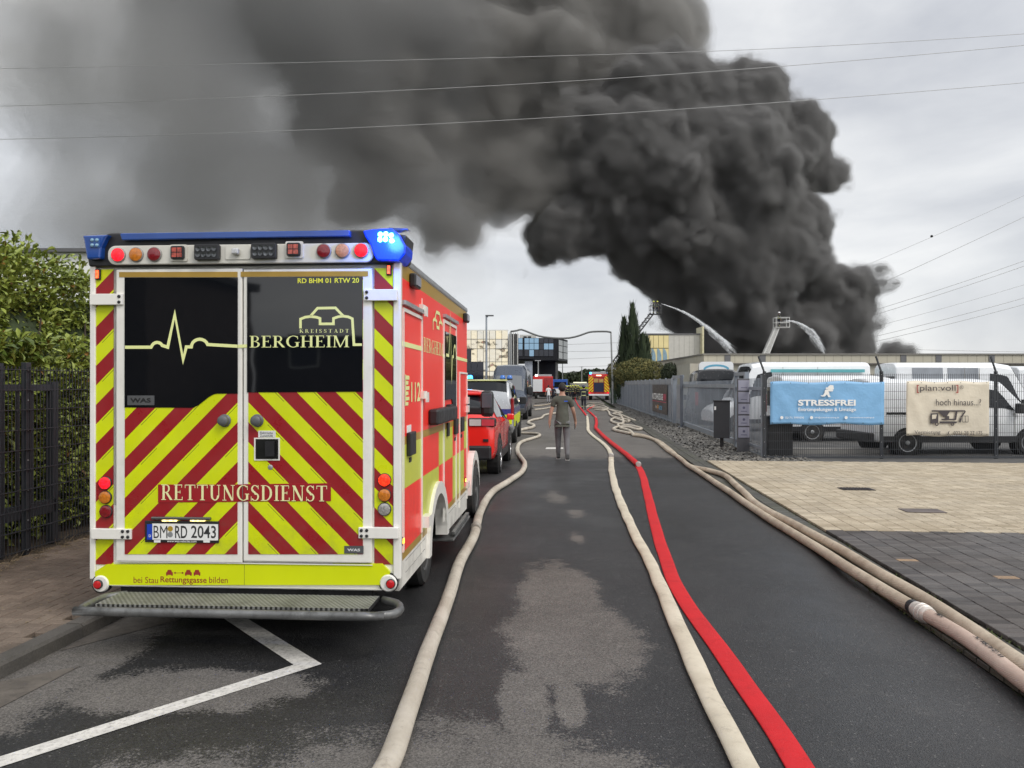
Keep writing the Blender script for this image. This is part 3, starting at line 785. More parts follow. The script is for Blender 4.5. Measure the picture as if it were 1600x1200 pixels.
# doors
def door(p0, p1, side):
    d = panel('rear_door', p0, p1, -.035, .0, FRAME, bevel=.008)
    return d
dl = door((181, 421), (378, 880), -1)
dr = door((380, 421), (581, 880), 1)
part('door_gap', [rbox((378, 421), (380, 880), -.012, .0)], BLACK)
Yd = -.035
def on_rear(y): return lambda a, b, l: (a, y - l, b)
def rpoly(name, pts, y0, y1, mat, parent):
    q = [rp(x, y, y1) for x, y in pts]
    return MB().prism(q, lambda a, b, t: (a, t, b), y0, y1).build(name, mat, parent)
rpoly('chevron_field', [(195, 434), (195, 866), (371, 866), (371, 434)], Yd, Yd - .004, ST_L, dl)
rpoly('chevron_field', [(388, 434), (388, 866), (567, 866), (567, 434)], Yd, Yd - .004, ST_R, dr)
REARG = GLASS('rear_window_glass', (.005, .006, .008), .03, .7)
wl = [(194.5, 433.5), (194.5, 636.5), (298, 637)] + [(298 + 42 * k / 8, 637 - 22 * (.5 - .5 * math.cos(pi * k / 8))) for k in range(1, 9)] + [(371, 615), (371, 433.5)]
wp = rpoly('window', wl, Yd, Yd - .008, REARG, dl)
rpoly('window', [(386, 433), (386, 613), (566.5, 612), (566.5, 432)], Yd, Yd - .008, REARG, dr)
rpoly('gold_strip', [(186, 425), (186, 433), (371, 433), (371, 424.5)], Yd, Yd - .003, GOLD, dl)
rpoly('gold_strip', [(376, 424.5), (376, 432.5), (575, 431.5), (575, 423.5)], Yd, Yd - .003, GOLD, dr)
# red word band and word
yb = Yd - .009
rpoly('word_band', [(247, 757), (247, 785), (372, 784), (372, 757)], Yd - .003, Yd - .007, FRD, dl)
rpoly('word_band', [(372, 757), (372, 784), (378, 784), (378, 757)], Yd + .003, Yd - .003, FRD, dl)
rpoly('word_band', [(380, 756.5), (380, 784), (387.5, 783.5), (387.5, 756.5)], Yd + .003, Yd - .003, FRD, dr)
rpoly('word_band', [(387.5, 756.5), (387.5, 783.5), (517, 783), (517, 755)], Yd - .003, Yd - .007, FRD, dr)
CREAM = M('cream_print', (.82, .80, .42), .5, var=.03)
wv, wf = serif_word('RETTUNGSDIENST', .10)
wb = (*rp(252, 781, yb), *rp(511.5, 759, yb))
# split the word where the doors meet so each door carries its own letters
lv, lf = [], []
def split_word(keep_left):
    vs, fs = wv, wf; xs = wb[0]; k = wb[2] - wb[0]; cut = (rp(379, 700)[0] - xs) / k
    out = [f for f in fs if (sum(vs[i].x for i in f) / len(f) < cut) == keep_left]
    return out
for keep, par_ in ((True, dl), (False, dr)):
    mb = MB(); mb.add([(wb[0] + v.x * (wb[2] - wb[0]), yb - v.z, wb[1] + v.y * (wb[3] - wb[1])) for v in wv], split_word(keep)); mb.build('lettering', CREAM, par_)
# heartbeat line
hb = [(195, 542.5), (238, 542.5)] + arcpts(245.5, 543, 8.5, 180, 0, 8)[::1]
hb = [(195, 542.5), (236, 542.5)] + [(245.5 - 8.5 * math.cos(pi * k / 8), 542.5 - 7.5 * math.sin(pi * k / 8)) for k in range(1, 8)] + [(262, 542.5), (273, 491), (286, 562), (291, 542), (299, 542)] + [(312 - 13 * math.cos(pi * k / 10), 542 - 12 * math.sin(pi * k / 10)) for k in range(1, 10)] + [(371, 541)]
def px_ribbon(pts, wd_m, y):
    return ribbon([rp(a, b, y) for a, b in pts], wd_m)
outline('heartbeat_line', [px_ribbon(hb, .022, yb)], on_rear(yb), LEMON, dl)
outline('heartbeat_line', [px_ribbon([(371, 541), (387, 540.5)], .022, Yd - .004)], on_rear(Yd - .004), LEMON, dr)
cas = [(469.5, 513), (469.5, 498.5), (477, 495.5), (485, 494.5), (494, 495.5), (500, 497.5), (500, 506), (521, 506), (521, 497.5), (528, 495), (536, 494), (544, 495), (550.5, 498), (553, 538.5), (565.5, 538.5)]
roof_ = [(485, 494), (496, 481.5), (524, 481), (536, 493.5)]
outline('castle_emblem', [px_ribbon(cas, .018, yb), px_ribbon(roof_, .018, yb - .001)], on_rear(yb), LEMON, dr)
lettering('lettering', serif_word('KREISSTADT', .42), on_rear(yb), (*rp(468, 520, yb), *rp(545, 514, yb)), LEMON, dr)
lettering('lettering', serif_word('BERGHEIM', .07), on_rear(yb), (*rp(390, 543, yb), *rp(545.5, 524, yb)), LEMON, dr)
BY = M('bright_yellow_print', (.80, .78, .06), .45, var=.03)
lettering('lettering', glyph_text('RD BHM 01 RTW 20', .018), on_rear(yb), (*rp(465, 442.5, yb), *rp(561, 434, yb)), BY, dr)
GB = M('grey_badge', (.085, .087, .09), .4)
for (a, b, c_, d_, par_, yy) in ((199, 618, 241, 633, dl, yb), (538, 853, 568, 865, dr, Yd - .004)):
    rpoly('maker_badge', [(a, b), (a, d_), (c_, d_), (c_, b)], yy, yy - .003, GB, par_)
    x0, z0 = rp(a + 5, d_ - 4, yy); x1, z1 = rp(c_ - 5, b + 4, yy)
    lettering('lettering', glyph_text('WAS', .03), on_rear(yy - .0045), (x0, z0, x1, z1), M('badge_black', (.01, .01, .01), .4) if par_ is dl else M('badge_white', (.7, .7, .7), .4), par_)
# knobs, handle, lock
KN = M('grey_rubber_bumper', (.10, .105, .11), .5)
for px, par_ in ((352, dl), (403, dr)):
    x, z = rp(px, 657, Yd)
    MB().lathe((x, Yd, z), (0, -1, 0), [(0, .042), (.012, .045), (.02, .036), (.05, .036), (.06, .024), (.062, .01)], 24).build('door_stop', KN, par_, smooth=40)
rpoly('handle_plate', [(397, 684), (397, 719.5), (437, 719.5), (437, 684)], Yd, Yd - .010, FRAME, dr)
rpoly('handle_recess', [(399.5, 686), (399.5, 717), (434.5, 717), (434.5, 686)], Yd - .008, Yd - .014, M('recess_black', (.006, .006, .006), .3), dr)
rpoly('handle', [(414, 690), (414, 713), (428, 713), (428, 690)], Yd - .012, Yd - .034, BLACK, dr)
x, z = rp(423, 730, Yd); MB().lathe((x, Yd, z), (0, -1, 0), [(0, .018), (.006, .018), (.008, .008)], 20).build('lock', ALU, dr)
rpoly('handle_label', [(403.5, 673), (403.5, 683.5), (430.5, 683.5), (430.5, 673)], Yd - .003, Yd - .007, M('label_white', (.75, .75, .72), .5), dr)
lettering('lettering', glyph_text('Elektrische'), on_rear(Yd - .0085), (*rp(407, 678, Yd), *rp(427, 674.5, Yd)), INK, dr)
lettering('lettering', glyph_text('Zuziehhilfe'), on_rear(Yd - .0085), (*rp(407, 682.5, Yd), *rp(427, 679, Yd)), INK, dr)
# hinges
for (x0, y0, x1, y1, bolts) in ((139.5, 459, 191, 476, 2), (142, 826, 205, 843, 4), (568, 452, 620, 469.5, 2), (560, 824, 622, 842, 4)):
    h = panel('hinge_strap', (x0, y0), (x1, y1), -.052, -.02, WHITE, bevel=.004)
    left = x0 < 300
    cx = (x1 - 9) if left else (x0 + 9)
    off = [(0, -4.4), (0, 4.4)] if bolts == 2 else [(-4.2, -4.4), (4.2, -4.4), (-4.2, 4.4), (4.2, 4.4)]
    if bolts == 2: cx = x1 - 5 if left else x0 + 5
    for dx, dy in off:
        x, z = rp(cx + dx, (y0 + y1) / 2 + dy, -.052); MB().lathe((x, -.052, z), (0, -1, 0), [(0, .011), (.006, .011), (.009, .005)], 12).build('bolt', BLACK, h)
# plate
pl = panel('plate_holder', (228, 813), (343, 848), Yd - .002, Yd - .016, BLACK, dl, bevel=.004)
yp = Yd - .018
PW = M('plate_white', (.82, .82, .80), .4, var=.02)
def sub(name, box4, y, mat, parent, th=.002):
    x0, z0 = rp(box4[0], box4[3], y); x1, z1 = rp(box4[2], box4[1], y)
    return MB().box(x0, x1, y - th, y, z0, z1).build(name, mat, parent)
# (plate details are parts of the door's plate: kept one level below the door)
sub('number_plate', (238, 819, 341, 843), yp, PW, dl)
sub('plate_blue_field', (230, 819, 238.5, 843), yp, M('plate_blue', (.01, .05, .42), .4), dl)
lettering('lettering', glyph_text('D', .01), on_rear(yp - .003), (*rp(233, 839, yp), *rp(236.2, 835, yp)), PW, dl)
lettering('lettering', glyph_text('BM', -.004), on_rear(yp - .003), (*rp(240.5, 840.5, yp), *rp(262, 821.5, yp)), INK, dl)
lettering('lettering', glyph_text('RD', .012), on_rear(yp - .003), (*rp(274, 840.5, yp), *rp(293, 821.5, yp)), INK, dl)
lettering('lettering', glyph_text('2043', .012), on_rear(yp - .003), (*rp(299, 840.5, yp), *rp(338, 821.5, yp)), INK, dl)
for py, mt_ in ((826, M('seal_gold', (.5, .32, .04), .4, .3)), (835, M('seal_grey', (.3, .31, .32), .4, .3))):
    x, z = rp(266.5, py, yp); MB().lathe((x, yp - .002, z), (0, -1, 0), [(0, .019), (.002, .019)], 20).build('seal', mt_, dl)
lettering('lettering', glyph_text('www.was-vehicles.com', .01), on_rear(yp + .001), (*rp(261, 847, yp), *rp(307, 844.2, yp)), PW, dl)
sub('plate_tag', (241, 844, 251, 847.5), yp + .001, PW, dl); sub('plate_tag', (318, 844, 328, 847.5), yp + .001, PW, dl)
pb_ = panel('plate_lamp_bar', (239, 806.5), (331, 812), Yd, Yd - .03, M('chrome_dark', (.16, .16, .16), .25, .7), dl, bevel=.006)
for a in (256, 300):
    x0, z0 = rp(a, 813.6, Yd); x1, z1 = rp(a + 22, 811.8, Yd)
    MB().box(x0, x1, Yd - .026, Yd - .006, z0, z1).build('plate_lamp', EM('plate_lamp_glow', (1, .75, .3), 3.5), dl)
# bottom yellow band with message
bb = rpoly('bumper_band', [(166, 882), (149, 893), (149, 914), (609, 914), (609, 893), (597, 881)], .0, -.022, FY, amb)
DR = M('dark_red_print', (.30, .03, .02), .5)
yq = -.0235
lettering('lettering', glyph_text('bei Stau', -.004), on_rear(yq), (*rp(209, 910.5, yq), *rp(247, 901.5, yq)), DR, bb)
lettering('lettering', glyph_text('Rettungsgasse', .008), on_rear(yq), (*rp(251, 912.5, yq), *rp(323, 901.5, yq)), DR, bb)
lettering('lettering', glyph_text('bilden', -.004), on_rear(yq), (*rp(327, 910.5, yq), *rp(356, 901.5, yq)), DR, bb)
mb = MB()
def car_icon(cx):
    for poly in ([(-5.3, 894), (5.3, 894), (5.3, 898), (-5.3, 898)], [(-4, 894), (-2.7, 890.3), (2.7, 890.3), (4, 894)], [(-5, 898), (-3, 898), (-3, 899.4), (-5, 899.4)], [(3, 898), (5, 898), (5, 899.4), (3, 899.4)]):
        q = [rp(cx + a, b, yq) for a, b in poly]; mb.add([(x, yq, z) for x, z in q], [list(range(len(q)))])
for cx in (265, 294.5, 308): car_icon(cx)
vs, fs = ribbon([rp(273, 895, yq), rp(286, 895, yq)], .003); mb.add([(v.x, yq, v.y) for v in vs], fs)
for s, cx in ((-1, 273), (1, 286)):
    q = [rp(cx + s * 1.5, 895, yq), rp(cx - s * 1.5, 893.2, yq), rp(cx - s * 1.5, 896.8, yq)]; mb.add([(x, yq, z) for x, z in q], [(0, 1, 2)])
mb.build('car_pictogram', DR, bb)
vs, fs = ribbon([rp(382, 882, yq), rp(382, 914, yq)], .002); MB().add([(v.x, yq, v.y) for v in vs], fs).build('band_seam', INK, bb)
panel('lower_trim', (160, 914.3), (605, 921), -.024, .05, WHITE, bevel=.004)
vs, fs = ribbon([rp(168, 893, -.024), rp(182, 881, -.024), rp(581, 880.5, -.024), rp(595, 892, -.024)], .006)
panel('sill_trim', (181, 878), (582, 882.5), -.03, .0, WHITE)
# corner caps with round red reflectors
for cx, cy, ex in ((158, 912, 154.5), (607, 911, 611)):
    x, z = rp(cx, cy, -.02)
    c_ = MB().lathe((x, .02, z), (0, -1, 0), [(0, .062), (.04, .062), (.052, .052)], 24).build('corner_cap', WHITE, amb, smooth=40)
    MB().lathe((x, .015, z), (0, -1, 0), [(0, .068), (.036, .068)], 24).build('cap_seal', BLACK, c_)
    x, z = rp(ex, cy + .5, -.03)
    MB().lathe((x, -.02, z), (0, -1, 0), [(0, .033), (.025, .033), (.03, .026)], 20).build('bezel', BLACK, c_)
    MB().lathe((x, -.045, z), (0, -1, 0), [(0, .029), (.008, .027), (.011, .015)], 20).build('reflector', M('red_lens', (.55, .01, .015), .15, coat=.6), c_)
LIT = EM('lit_red_led', (1, .01, .03), 1.6, (.5, .01, .01)); LIT2 = EM('lit_red_led_dots', (1, .04, .01), 1.5, (.5, .02, .01))
AMB_ = M('amber_lens', (.55, .17, .015), .2, var=.3, vs=60, coat=.6); DRL = M('dark_red_lens', (.20, .006, .012), .2, var=.3, vs=60, coat=.6); CLR = M('clear_lens', (.35, .34, .32), .15, .2, var=.4, vs=70, coat=.6)
for px, py, mt_ in ((165, 754.5, LIT), (165, 777, AMB_), (166, 799, DRL), (601, 750, LIT2), (601, 773.5, AMB_), (601, 795.5, CLR)):
    x, z = rp(px, py, -.01)
    o = MB().lathe((x, -.004, z), (0, -1, 0), [(0, .047), (.012, .047), (.016, .043)], 24).build('tail_lamp', BLACK, amb)
    MB().lathe((x, -.018, z), (0, -1, 0), [(0, .043), (.008, .041), (.012, .03), (.013, .006)], 24).build('lens', mt_, o, smooth=40)
for px, py in ((152.5, 428.5), (607.5, 421.5)):
    x, z = rp(px, py, -.02)
    o = MB().box(x - .018, x + .018, -.022, -.004, z - .038, z + .038).build('marker_lamp', BLACK, amb, bevel=.004)
    MB().box(x - .009, x + .009, -.034, -.022, z - .028, z + .028).build('lens', EM('lit_marker', (1, .10, .03), 3.0), o)
# roof light unit ---------------------------------------------------
def rr(x0, x1, z0, z1, r, n=6):
    out = []
    for cx, cz, a in ((x1 - r, z1 - r, 0), (x0 + r, z1 - r, 90), (x0 + r, z0 + r, 180), (x1 - r, z0 + r, 270)):
        for k in range(n + 1):
            t = math.radians(a + 90 * k / n); out.append((cx + r * math.cos(t), cz + r * math.sin(t)))
    return out
LBX = MB()
pts = [rp(x, y, -.06) for x, y in ((134, 415), (128, 372), (168, 362.5), (580, 357.5), (634, 366), (629, 404), (611, 411), (150, 416))]
lb = LBX.prism(pts, lambda a, b, t: (a, t, b), .25, -.03).build('light_bar', BLACK, amb, bevel=.012)
ya = -.06
q = rr(*[rp(168, 400, ya)[0], rp(583, 400, ya)[0]], rp(380, 411.5, ya)[1], rp(380, 381.5, ya)[1], .055)
# keep the slight climb of the panel
lp = MB().prism(q, lambda a, b, t: (a, t, b), -.03, ya).build('light_panel', M('panel_cream', (.66, .64, .58), .4, var=.04, dirt=.1), amb, bevel=.006)
BLU = M('blue_polycarbonate', (.004, .055, .28), .18, var=.15, coat=.8)
BLD = M('blue_lens_dark', (.010, .07, .26), .15, var=.4, vs=30, coat=.8)
def bprism(name, pts, y0, y1, mat, parent, yref=None, **k):
    return MB().prism([rp(x, y, y1) for x, y in pts], lambda a, b, t: (a, t, b), y0, y1).build(name, mat, parent, **k)
bprism('blue_strip', [(190, 375), (187, 366.5), (188, 364), (546, 359), (546, 369), (300, 373)], .2, -.075, BLU, lb, bevel=.006)
BLL = M('blue_lens_deep', (.012, .09, .33), .12, coat=.8)
c1 = bprism('beacon_dome', [(130, 374), (128, 367.5), (168, 366), (163, 373), (157, 386), (156, 404), (135, 405)], .18, -.085, BLU, lb, bevel=.012)
c2 = bprism('beacon_dome', [(566, 360), (582, 357.5), (612, 356), (624, 366), (634, 385), (633, 396), (624, 408), (588, 407), (583, 397), (578, 382), (570, 370)], .18, -.085, EM('lit_blue_dome', (.0, .05, 1), .25, (.004, .05, .55)), lb, bevel=.012)
bprism('led_cluster', [(140, 371.5), (140, 386.5), (155.5, 386.5), (155.5, 371.5)], -.08, -.092, BLD, lb)
for i in range(2):
    for j in range(2):
        x, z = rp(144 + i * 7.5, 375 + j * 8, -.092); MB().lathe((x, -.09, z), (0, -1, 0), [(0, .013), (.008, .011), (.01, .004)], 12).build('led', M('led_off', (.25, .42, .55), .2, .3), lb)
for px, py in ((594, 366), (602.5, 365.5), (611, 367.5), (593.5, 374), (602, 373.5), (612, 376)):
    x, z = rp(px, py, -.09); MB().lathe((x, -.086, z), (0, -1, 0), [(0, .018), (.008, .016), (.01, .004)], 14).build('led', EM('lit_blue_led', (.12, .75, 1), 22.), lb)
bprism('antenna_fin', [(607, 355.5), (637, 357), (638, 359), (622, 360), (610, 359)], .12, .02, BLD, lb)
yl = ya
for px, py, mt_ in ((185.5, 398.5, LIT), (213.5, 398, AMB_), (242, 397.5, DRL), (506.5, 392.5, DRL), (535.5, 392, M('amber_lens_pale', (.55, .24, .12), .2, var=.3, vs=60, coat=.6)), (565, 391.5, LIT)):
    x, z = rp(px, py, yl)
    o = MB().lathe((x, yl, z), (0, -1, 0), [(0, .052), (.010, .052), (.014, .047)], 24).build('round_lamp', M('lamp_bezel_grey', (.25, .24, .23), .4), amb)
    MB().lathe((x, yl - .012, z), (0, -1, 0), [(0, .047), (.008, .045), (.012, .03), (.013, .006)], 24).build('lens', mt_, o, smooth=40)
SQ = M('hazard_lamp_lens', (.42, .06, .035), .2, var=.5, vs=45, coat=.6)
for px, py in ((280, 395.5), (460.5, 390.5)):
    x, z = rp(px, py, yl)
    o = MB().prism(rr(x - .062, x + .062, z - .058, z + .058, .012), lambda a, b, t: (a, t, b), yl, yl - .012).build('hazard_lamp', M('lamp_base_cream', (.7, .67, .6), .4), amb)
    MB().prism(rr(x - .048, x + .048, z - .046, z + .046, .014), lambda a, b, t: (a, t, b), yl - .012, yl - .035).build('housing', BLACK, o, bevel=.005)
    for i in (-1, 1):
        for j in (-1, 1): MB().box(x + i * .019 - .016, x + i * .019 + .016, yl - .040, yl - .034, z + j * .018 - .015, z + j * .018 + .015).build('lens', SQ, o)
for px, py in ((326, 395), (414.5, 393)):
    x, z = rp(px, py, yl)
    o = MB().prism(rr(x - .088, x + .088, z - .054, z + .054, .014), lambda a, b, t: (a, t, b), yl, yl - .04).build('flood_lamp', BLACK, amb, bevel=.005)
    for i in range(4):
        for j in range(2):
            MB().lathe((x - .057 + i * .038, yl - .036, z - .02 + j * .04), (0, -1, 0), [(0, .017), (.010, .017), (.007, .006)], 10).build('lens', M('flood_reflector', (.10, .105, .11), .15, .6, var=.6, vs=60), o)
x, z = rp(372, 394, yl)
o = MB().prism(rr(x - .09, x + .09, z - .052, z + .052, .014), lambda a, b, t: (a, t, b), yl, yl - .007).build('camera_cover', M('panel_cream', (.66, .64, .58)), amb, bevel=.002)
MB().box(x - .03, x + .02, yl - .05, yl - .007, z - .022, z + .022).build('rear_camera', M('camera_silver', (.55, .55, .55), .25, .5), o, bevel=.01)
# folding step ------------------------------------------------------
x0, x1 = rp(123, 950, -.4)[0], rp(614, 950, -.4)[0]
TR = None
m, t = newmat('perforated_tread')
mpn = t.n('ShaderNodeMapping'); mpn.inputs['Scale'].default_value = (30, 46, 1); t.l(t.o, mpn.inputs[0])
s_ = t.n('ShaderNodeSeparateXYZ'); t.l(mpn.outputs[0], s_.inputs[0])
row = t.m('FLOOR', s_.outputs[1]); xx = t.m('FRACT', t.m('ADD', s_.outputs[0], t.m('MULTIPLY', row, .5))); yy = t.m('FRACT', s_.outputs[1])
dd = t.m('SQRT', t.m('ADD', t.m('POWER', t.m('SUBTRACT', xx, .5), 2), t.m('POWER', t.m('SUBTRACT', yy, .5), 2)))
hole = t.m('LESS_THAN', dd, .27)
base = t.mix(t.mr(t.noise(t.o, 4, 6, .7), .4, .7, 0, .8), (.27, .272, .26), (.11, .11, .105))
t.l(t.mix(hole, base, (.028, .028, .024)), t.b.inputs['Base Color']); t.b.inputs['Roughness'].default_value = .6; t.b.inputs['Metallic'].default_value = .3
TREAD = m
STM = M('step_aluminium', (.17, .172, .17), .45, .5, var=.3, vs=5, dirt=.6, dcol=(.03, .03, .025), bump=.3, bs=30)
stp = part('step', [(x0 + .09, x1 - .17, -.36, -.05, .335, .352)], TREAD, amb)
rail = [(x0 + .12, -.03), (x0 + .02, -.10), (x0, -.2), (x0 + .01, -.38), (x0 + .06, -.43), (x0 + .14, -.435), (x1 - .2, -.435), (x1 - .1, -.43), (x1, -.38), (x1 + .02, -.26), (x1 - .03, -.14), (x1 - .14, -.06)]
rpath = smooth_path([Vector((a, b, .325)) for a, b in rail], .05)
MB().tube(rpath, 1, 12, flat=(.026, .030)).build('step_rail', STM, stp, smooth=True)
for b_ in [(-.55, -.47, -.2, .5, .28, .335), (.45, .53, -.2, .5, .28, .335), (x1 - .22, x1 - .17, -.36, -.06, .325, .35)]: part('step_arm', [b_], DARK, stp)
# side details ------------------------------------------------------
XS = 1.105
def sbox(name, p0, p1, lift0, lift1, mat, parent=side_r, bevel=0.):
    a = sp(*p0, XS); b = sp(*p1, XS)
    return MB().box(XS + lift0, XS + lift1, min(a[0], b[0]), max(a[0], b[0]), min(a[1], b[1]), max(a[1], b[1])).build(name, mat, parent, bevel=bevel)
def sprof(y0, y1, z0, z1, th, name, mat, parent=side_r, lift=.0):
    """thin rectangular frame on the side wall"""
    mb = MB(); X0, X1 = XS - .002, XS + .012 + lift
    mb.box(X0, X1, y0, y0 + th, z0, z1); mb.box(X0, X1, y1 - th, y1, z0, z1); mb.box(X0, X1, y0 + th, y1 - th, z1 - th, z1)
    return mb.build(name, mat, parent)
y1a, y1b = sp(628.5, 600)[0], sp(659.5, 600)[0]
fr1 = sprof(y1a + .02, y1b, .62, 2.35, .025, 'side_door_frame', FRAME, amb)
part('door_seam', [(XS - .002, XS + .006, y1b + .005, y1b + .013, .45, 2.5)], FRAME, fr1)
part('drip_rail', [(XS, XS + .03, y1a + .0, y1b + .02, 2.37, 2.40)], ALU, fr1)
y2a, y2b = sp(693, 600)[0], sp(713, 600)[0]
fr2 = sprof(y2a, y2b, .50, 2.43, .03, 'sliding_door_frame', FRAME, amb)
part('drip_rail', [(XS, XS + .03, y2a, y2b + .02, 2.45, 2.48)], ALU, fr2)
gwin = [(y2a + .10, 2.30), (y2b - .04, 2.30), (y2b - .04, 1.50), (y2b - .25, 1.50), (y2b - .36, 1.66), (y2a + .10, 1.66)]
gwin = [(y2a + .10, 2.32), (y2a + .10, 1.66), (y2b - .36, 1.66), (y2b - .25, 1.50), (y2b - .05, 1.50), (y2b - .05, 2.32)]
sgw = MB().prism(gwin, lambda a, b, t: (t, a, b), XS, XS + .012).build('side_window', REARG, fr2)
y3a, y3b = sp(718, 600)[0], LB
fr3 = sprof(y3a, y3b - .02, .45, 1.95, .02, 'front_locker_frame', FRAME, amb)
zs = lambda a, py, px: sp(px, py)[1]
on_side = lambda lift: (lambda a, b, l: (XS + lift + l, a, b))
# stripe + BERGHEIM + emblem on side
zl = sp(630, 537)[1]
part('side_line', [(XS, XS + .004, .06, y1b, zl - .018, zl + .018), (XS, XS + .004, y2a - .03, y2a + .1, zl - .03 + .0, zl + .003), (XS, XS + .004, y2b - .02, LB, zl - .018, zl + .018)], LEMON, side_r)
ya_, yb_2 = sp(661, 600)[0] + .03, sp(692, 600)[0] + .03
lettering('lettering', serif_word('BERGHEIM', .07), on_side(.003), (.95, zl - .02, 2.0, zl + .10), LEMON, side_r)
def side_rib(pts, wd, lift=.004):
    vs, fs = ribbon(pts, wd); return [Vector((v.x, v.y, 0)) for v in vs], fs
kx = lambda u: ya_ + .62 * (yb_2 - ya_) + (u) * .012
cas2 = [(1.42 + (a - 469.5) / 84 * .56, 2.28 + (514 - b) / 33 * .18) for a, b in cas[:13]]
rf2 = [(1.42 + (a - 469.5) / 84 * .56, 2.28 + (514 - b) / 33 * .18) for a, b in roof_]
outline('castle_emblem', [side_rib(cas2, .03), side_rib(rf2, .03)], on_side(.004), LEMON, side_r)
hb2 = [(y2a + .12, zl), (y2a + .3, zl), (y2a + .40, zl + .42), (y2a + .5, zl - .24), (y2a + .56, zl + .0), (y2a + .62, zl)] + [(y2a + .74 - .1 * math.cos(pi * k / 8), zl + .12 * math.sin(pi * k / 8)) for k in range(9)] + [(y2b - .06, zl)]
outline('heartbeat_line', [side_rib(hb2, .03)], on_side(.014), LEMON, fr2)
# 112 and roof-down lettering on the first locker door
lettering('lettering', glyph_text('112', .02), on_side(.003), (*sp(643, 628), *sp(657, 597)), LEMON, side_r)
def vert_text(a, b, l): return (XS + .003, a, b)
mb = MB()
for k in range(6):
    (ya3, za3), (yb3, zb3) = sp(633.5, 634 - k * 8.2), sp(638.5 + (k % 2) * 1.5, 628 - k * 8.2)
    mb.add([(XS + .003, ya3, za3), (XS + .003, yb3, za3), (XS + .003, yb3, zb3), (XS + .003, ya3, zb3)], [(0, 1, 2, 3)])
(ya3, za3), (yb3, zb3) = sp(633.5, 634), sp(634.8, 585); mb.add([(XS + .0034, ya3, za3), (XS + .0034, yb3, za3), (XS + .0034, yb3, zb3), (XS + .0034, ya3, zb3)], [(0, 1, 2, 3)])
mb.build('emergency_pictogram', LEMON, side_r)
# handles
def shandle(px0, py0, px1, py1, parent, name='side_handle'): return sbox(name, (px0, py0), (px1, py1), .0, .035, BLACK, parent, bevel=.008)
shandle(635, 676, 643.5, 709, fr1)
sbox('keyhole', (639, 715), (642, 721), 0, .006, BLACK, fr1)
sbox('handle_label', (635.5, 665), (642, 675), 0, .003, M('label_white', (.75, .75, .72)), fr1)
sh = sbox('grab_rail', (669, 639.5), (701, 655), 0, .09, BLACK, amb, bevel=.02)
sbox('slide_handle', (697, 632), (701, 654), .0, .05, BLACK, fr2, bevel=.008)
sbox('side_handle', (697.5, 661), (700, 681), 0, .02, BLACK, fr2, bevel=.004)
sbox('side_handle', (708.5, 655), (712.5, 677), 0, .03, BLACK, fr2, bevel=.006)
sbox('side_handle', (718, 652), (722, 673), 0, .03, BLACK, fr3, bevel=.006)
for a, b in ((684, 705), (680, 700)):
    sbox('keyhole', (709.5, a), (711.5, a + 4), 0, .006, BLACK, fr2); break
sbox('keyhole', (719.5, 679), (721.5, 683), 0, .006, BLACK, fr3)
for (x, y, px_) in ((656, 481, 0), (658, 617, 0)):
    yy_, zz_ = sp(x, y); b = MB(); b.box(XS, XS + .03, yy_, yy_ + .14, zz_ - .03, zz_ + .03); b.box(XS + .03, XS + .045, yy_ + .06, yy_ + .15, zz_ - .06, zz_ + .02); b.build('hinge', WHITE, fr1)
yy_, zz_ = sp(660, 815); MB().box(XS, XS + .06, yy_, yy_ + .16, zz_ - .05, zz_ + .04).build('hinge', WHITE, fr1)
for zz_ in (1.52, 1.62, .62): MB().box(XS, XS + .03, LB - .10, LB + .03, zz_ - .04, zz_ + .04).build('hinge', WHITE, fr3)
# skirt lines and roof edge
part('skirt_groove', [(XS - .001, XS + .003, .22, 1.02, .535, .54), (XS - .001, XS + .003, .22, 1.02, .45, .455), (XS, XS + .003, 2.3, 3.85, .52, .525)], M('groove_grey', (.30, .29, .27), .6), side_r)
part('entry_step', [(XS - .3, XS + .06, 2.35, 3.75, .25, .275), (XS + .02, XS + .06, 2.45, 3.65, .29, .33)], STM, amb, bevel=.006)
part('roof_edge', [(1.03, 1.115, .0, LB, 2.665, 2.72), (-1.115, -1.03, .0, LB, 2.665, 2.72)], ALU, amb, bevel=.015)
for yy_ in (.35, 3.55):
    o = MB().box(XS, XS + .05, yy_, yy_ + .22, 2.53, 2.63).build('side_flood_lamp', BLACK, amb, bevel=.012)
    MB().box(XS + .05, XS + .056, yy_ + .02, yy_ + .2, 2.545, 2.615).build('lens', M('flood_lens_grey', (.35, .36, .40), .2), o)
for (px, py) in ((629.5, 845), (727, 750)):
    yy_, zz_ = sp(px, py); o = MB().box(XS, XS + .008, yy_ - .03, yy_ + .03, zz_ - .03, zz_ + .03).build('side_marker', BLACK, amb, bevel=.004)
    MB().box(XS + .008, XS + .014, yy_ - .018, yy_ + .018, zz_ - .018, zz_ + .018).build('lens', EM('lit_amber', (1, .42, .05), 7.), o)
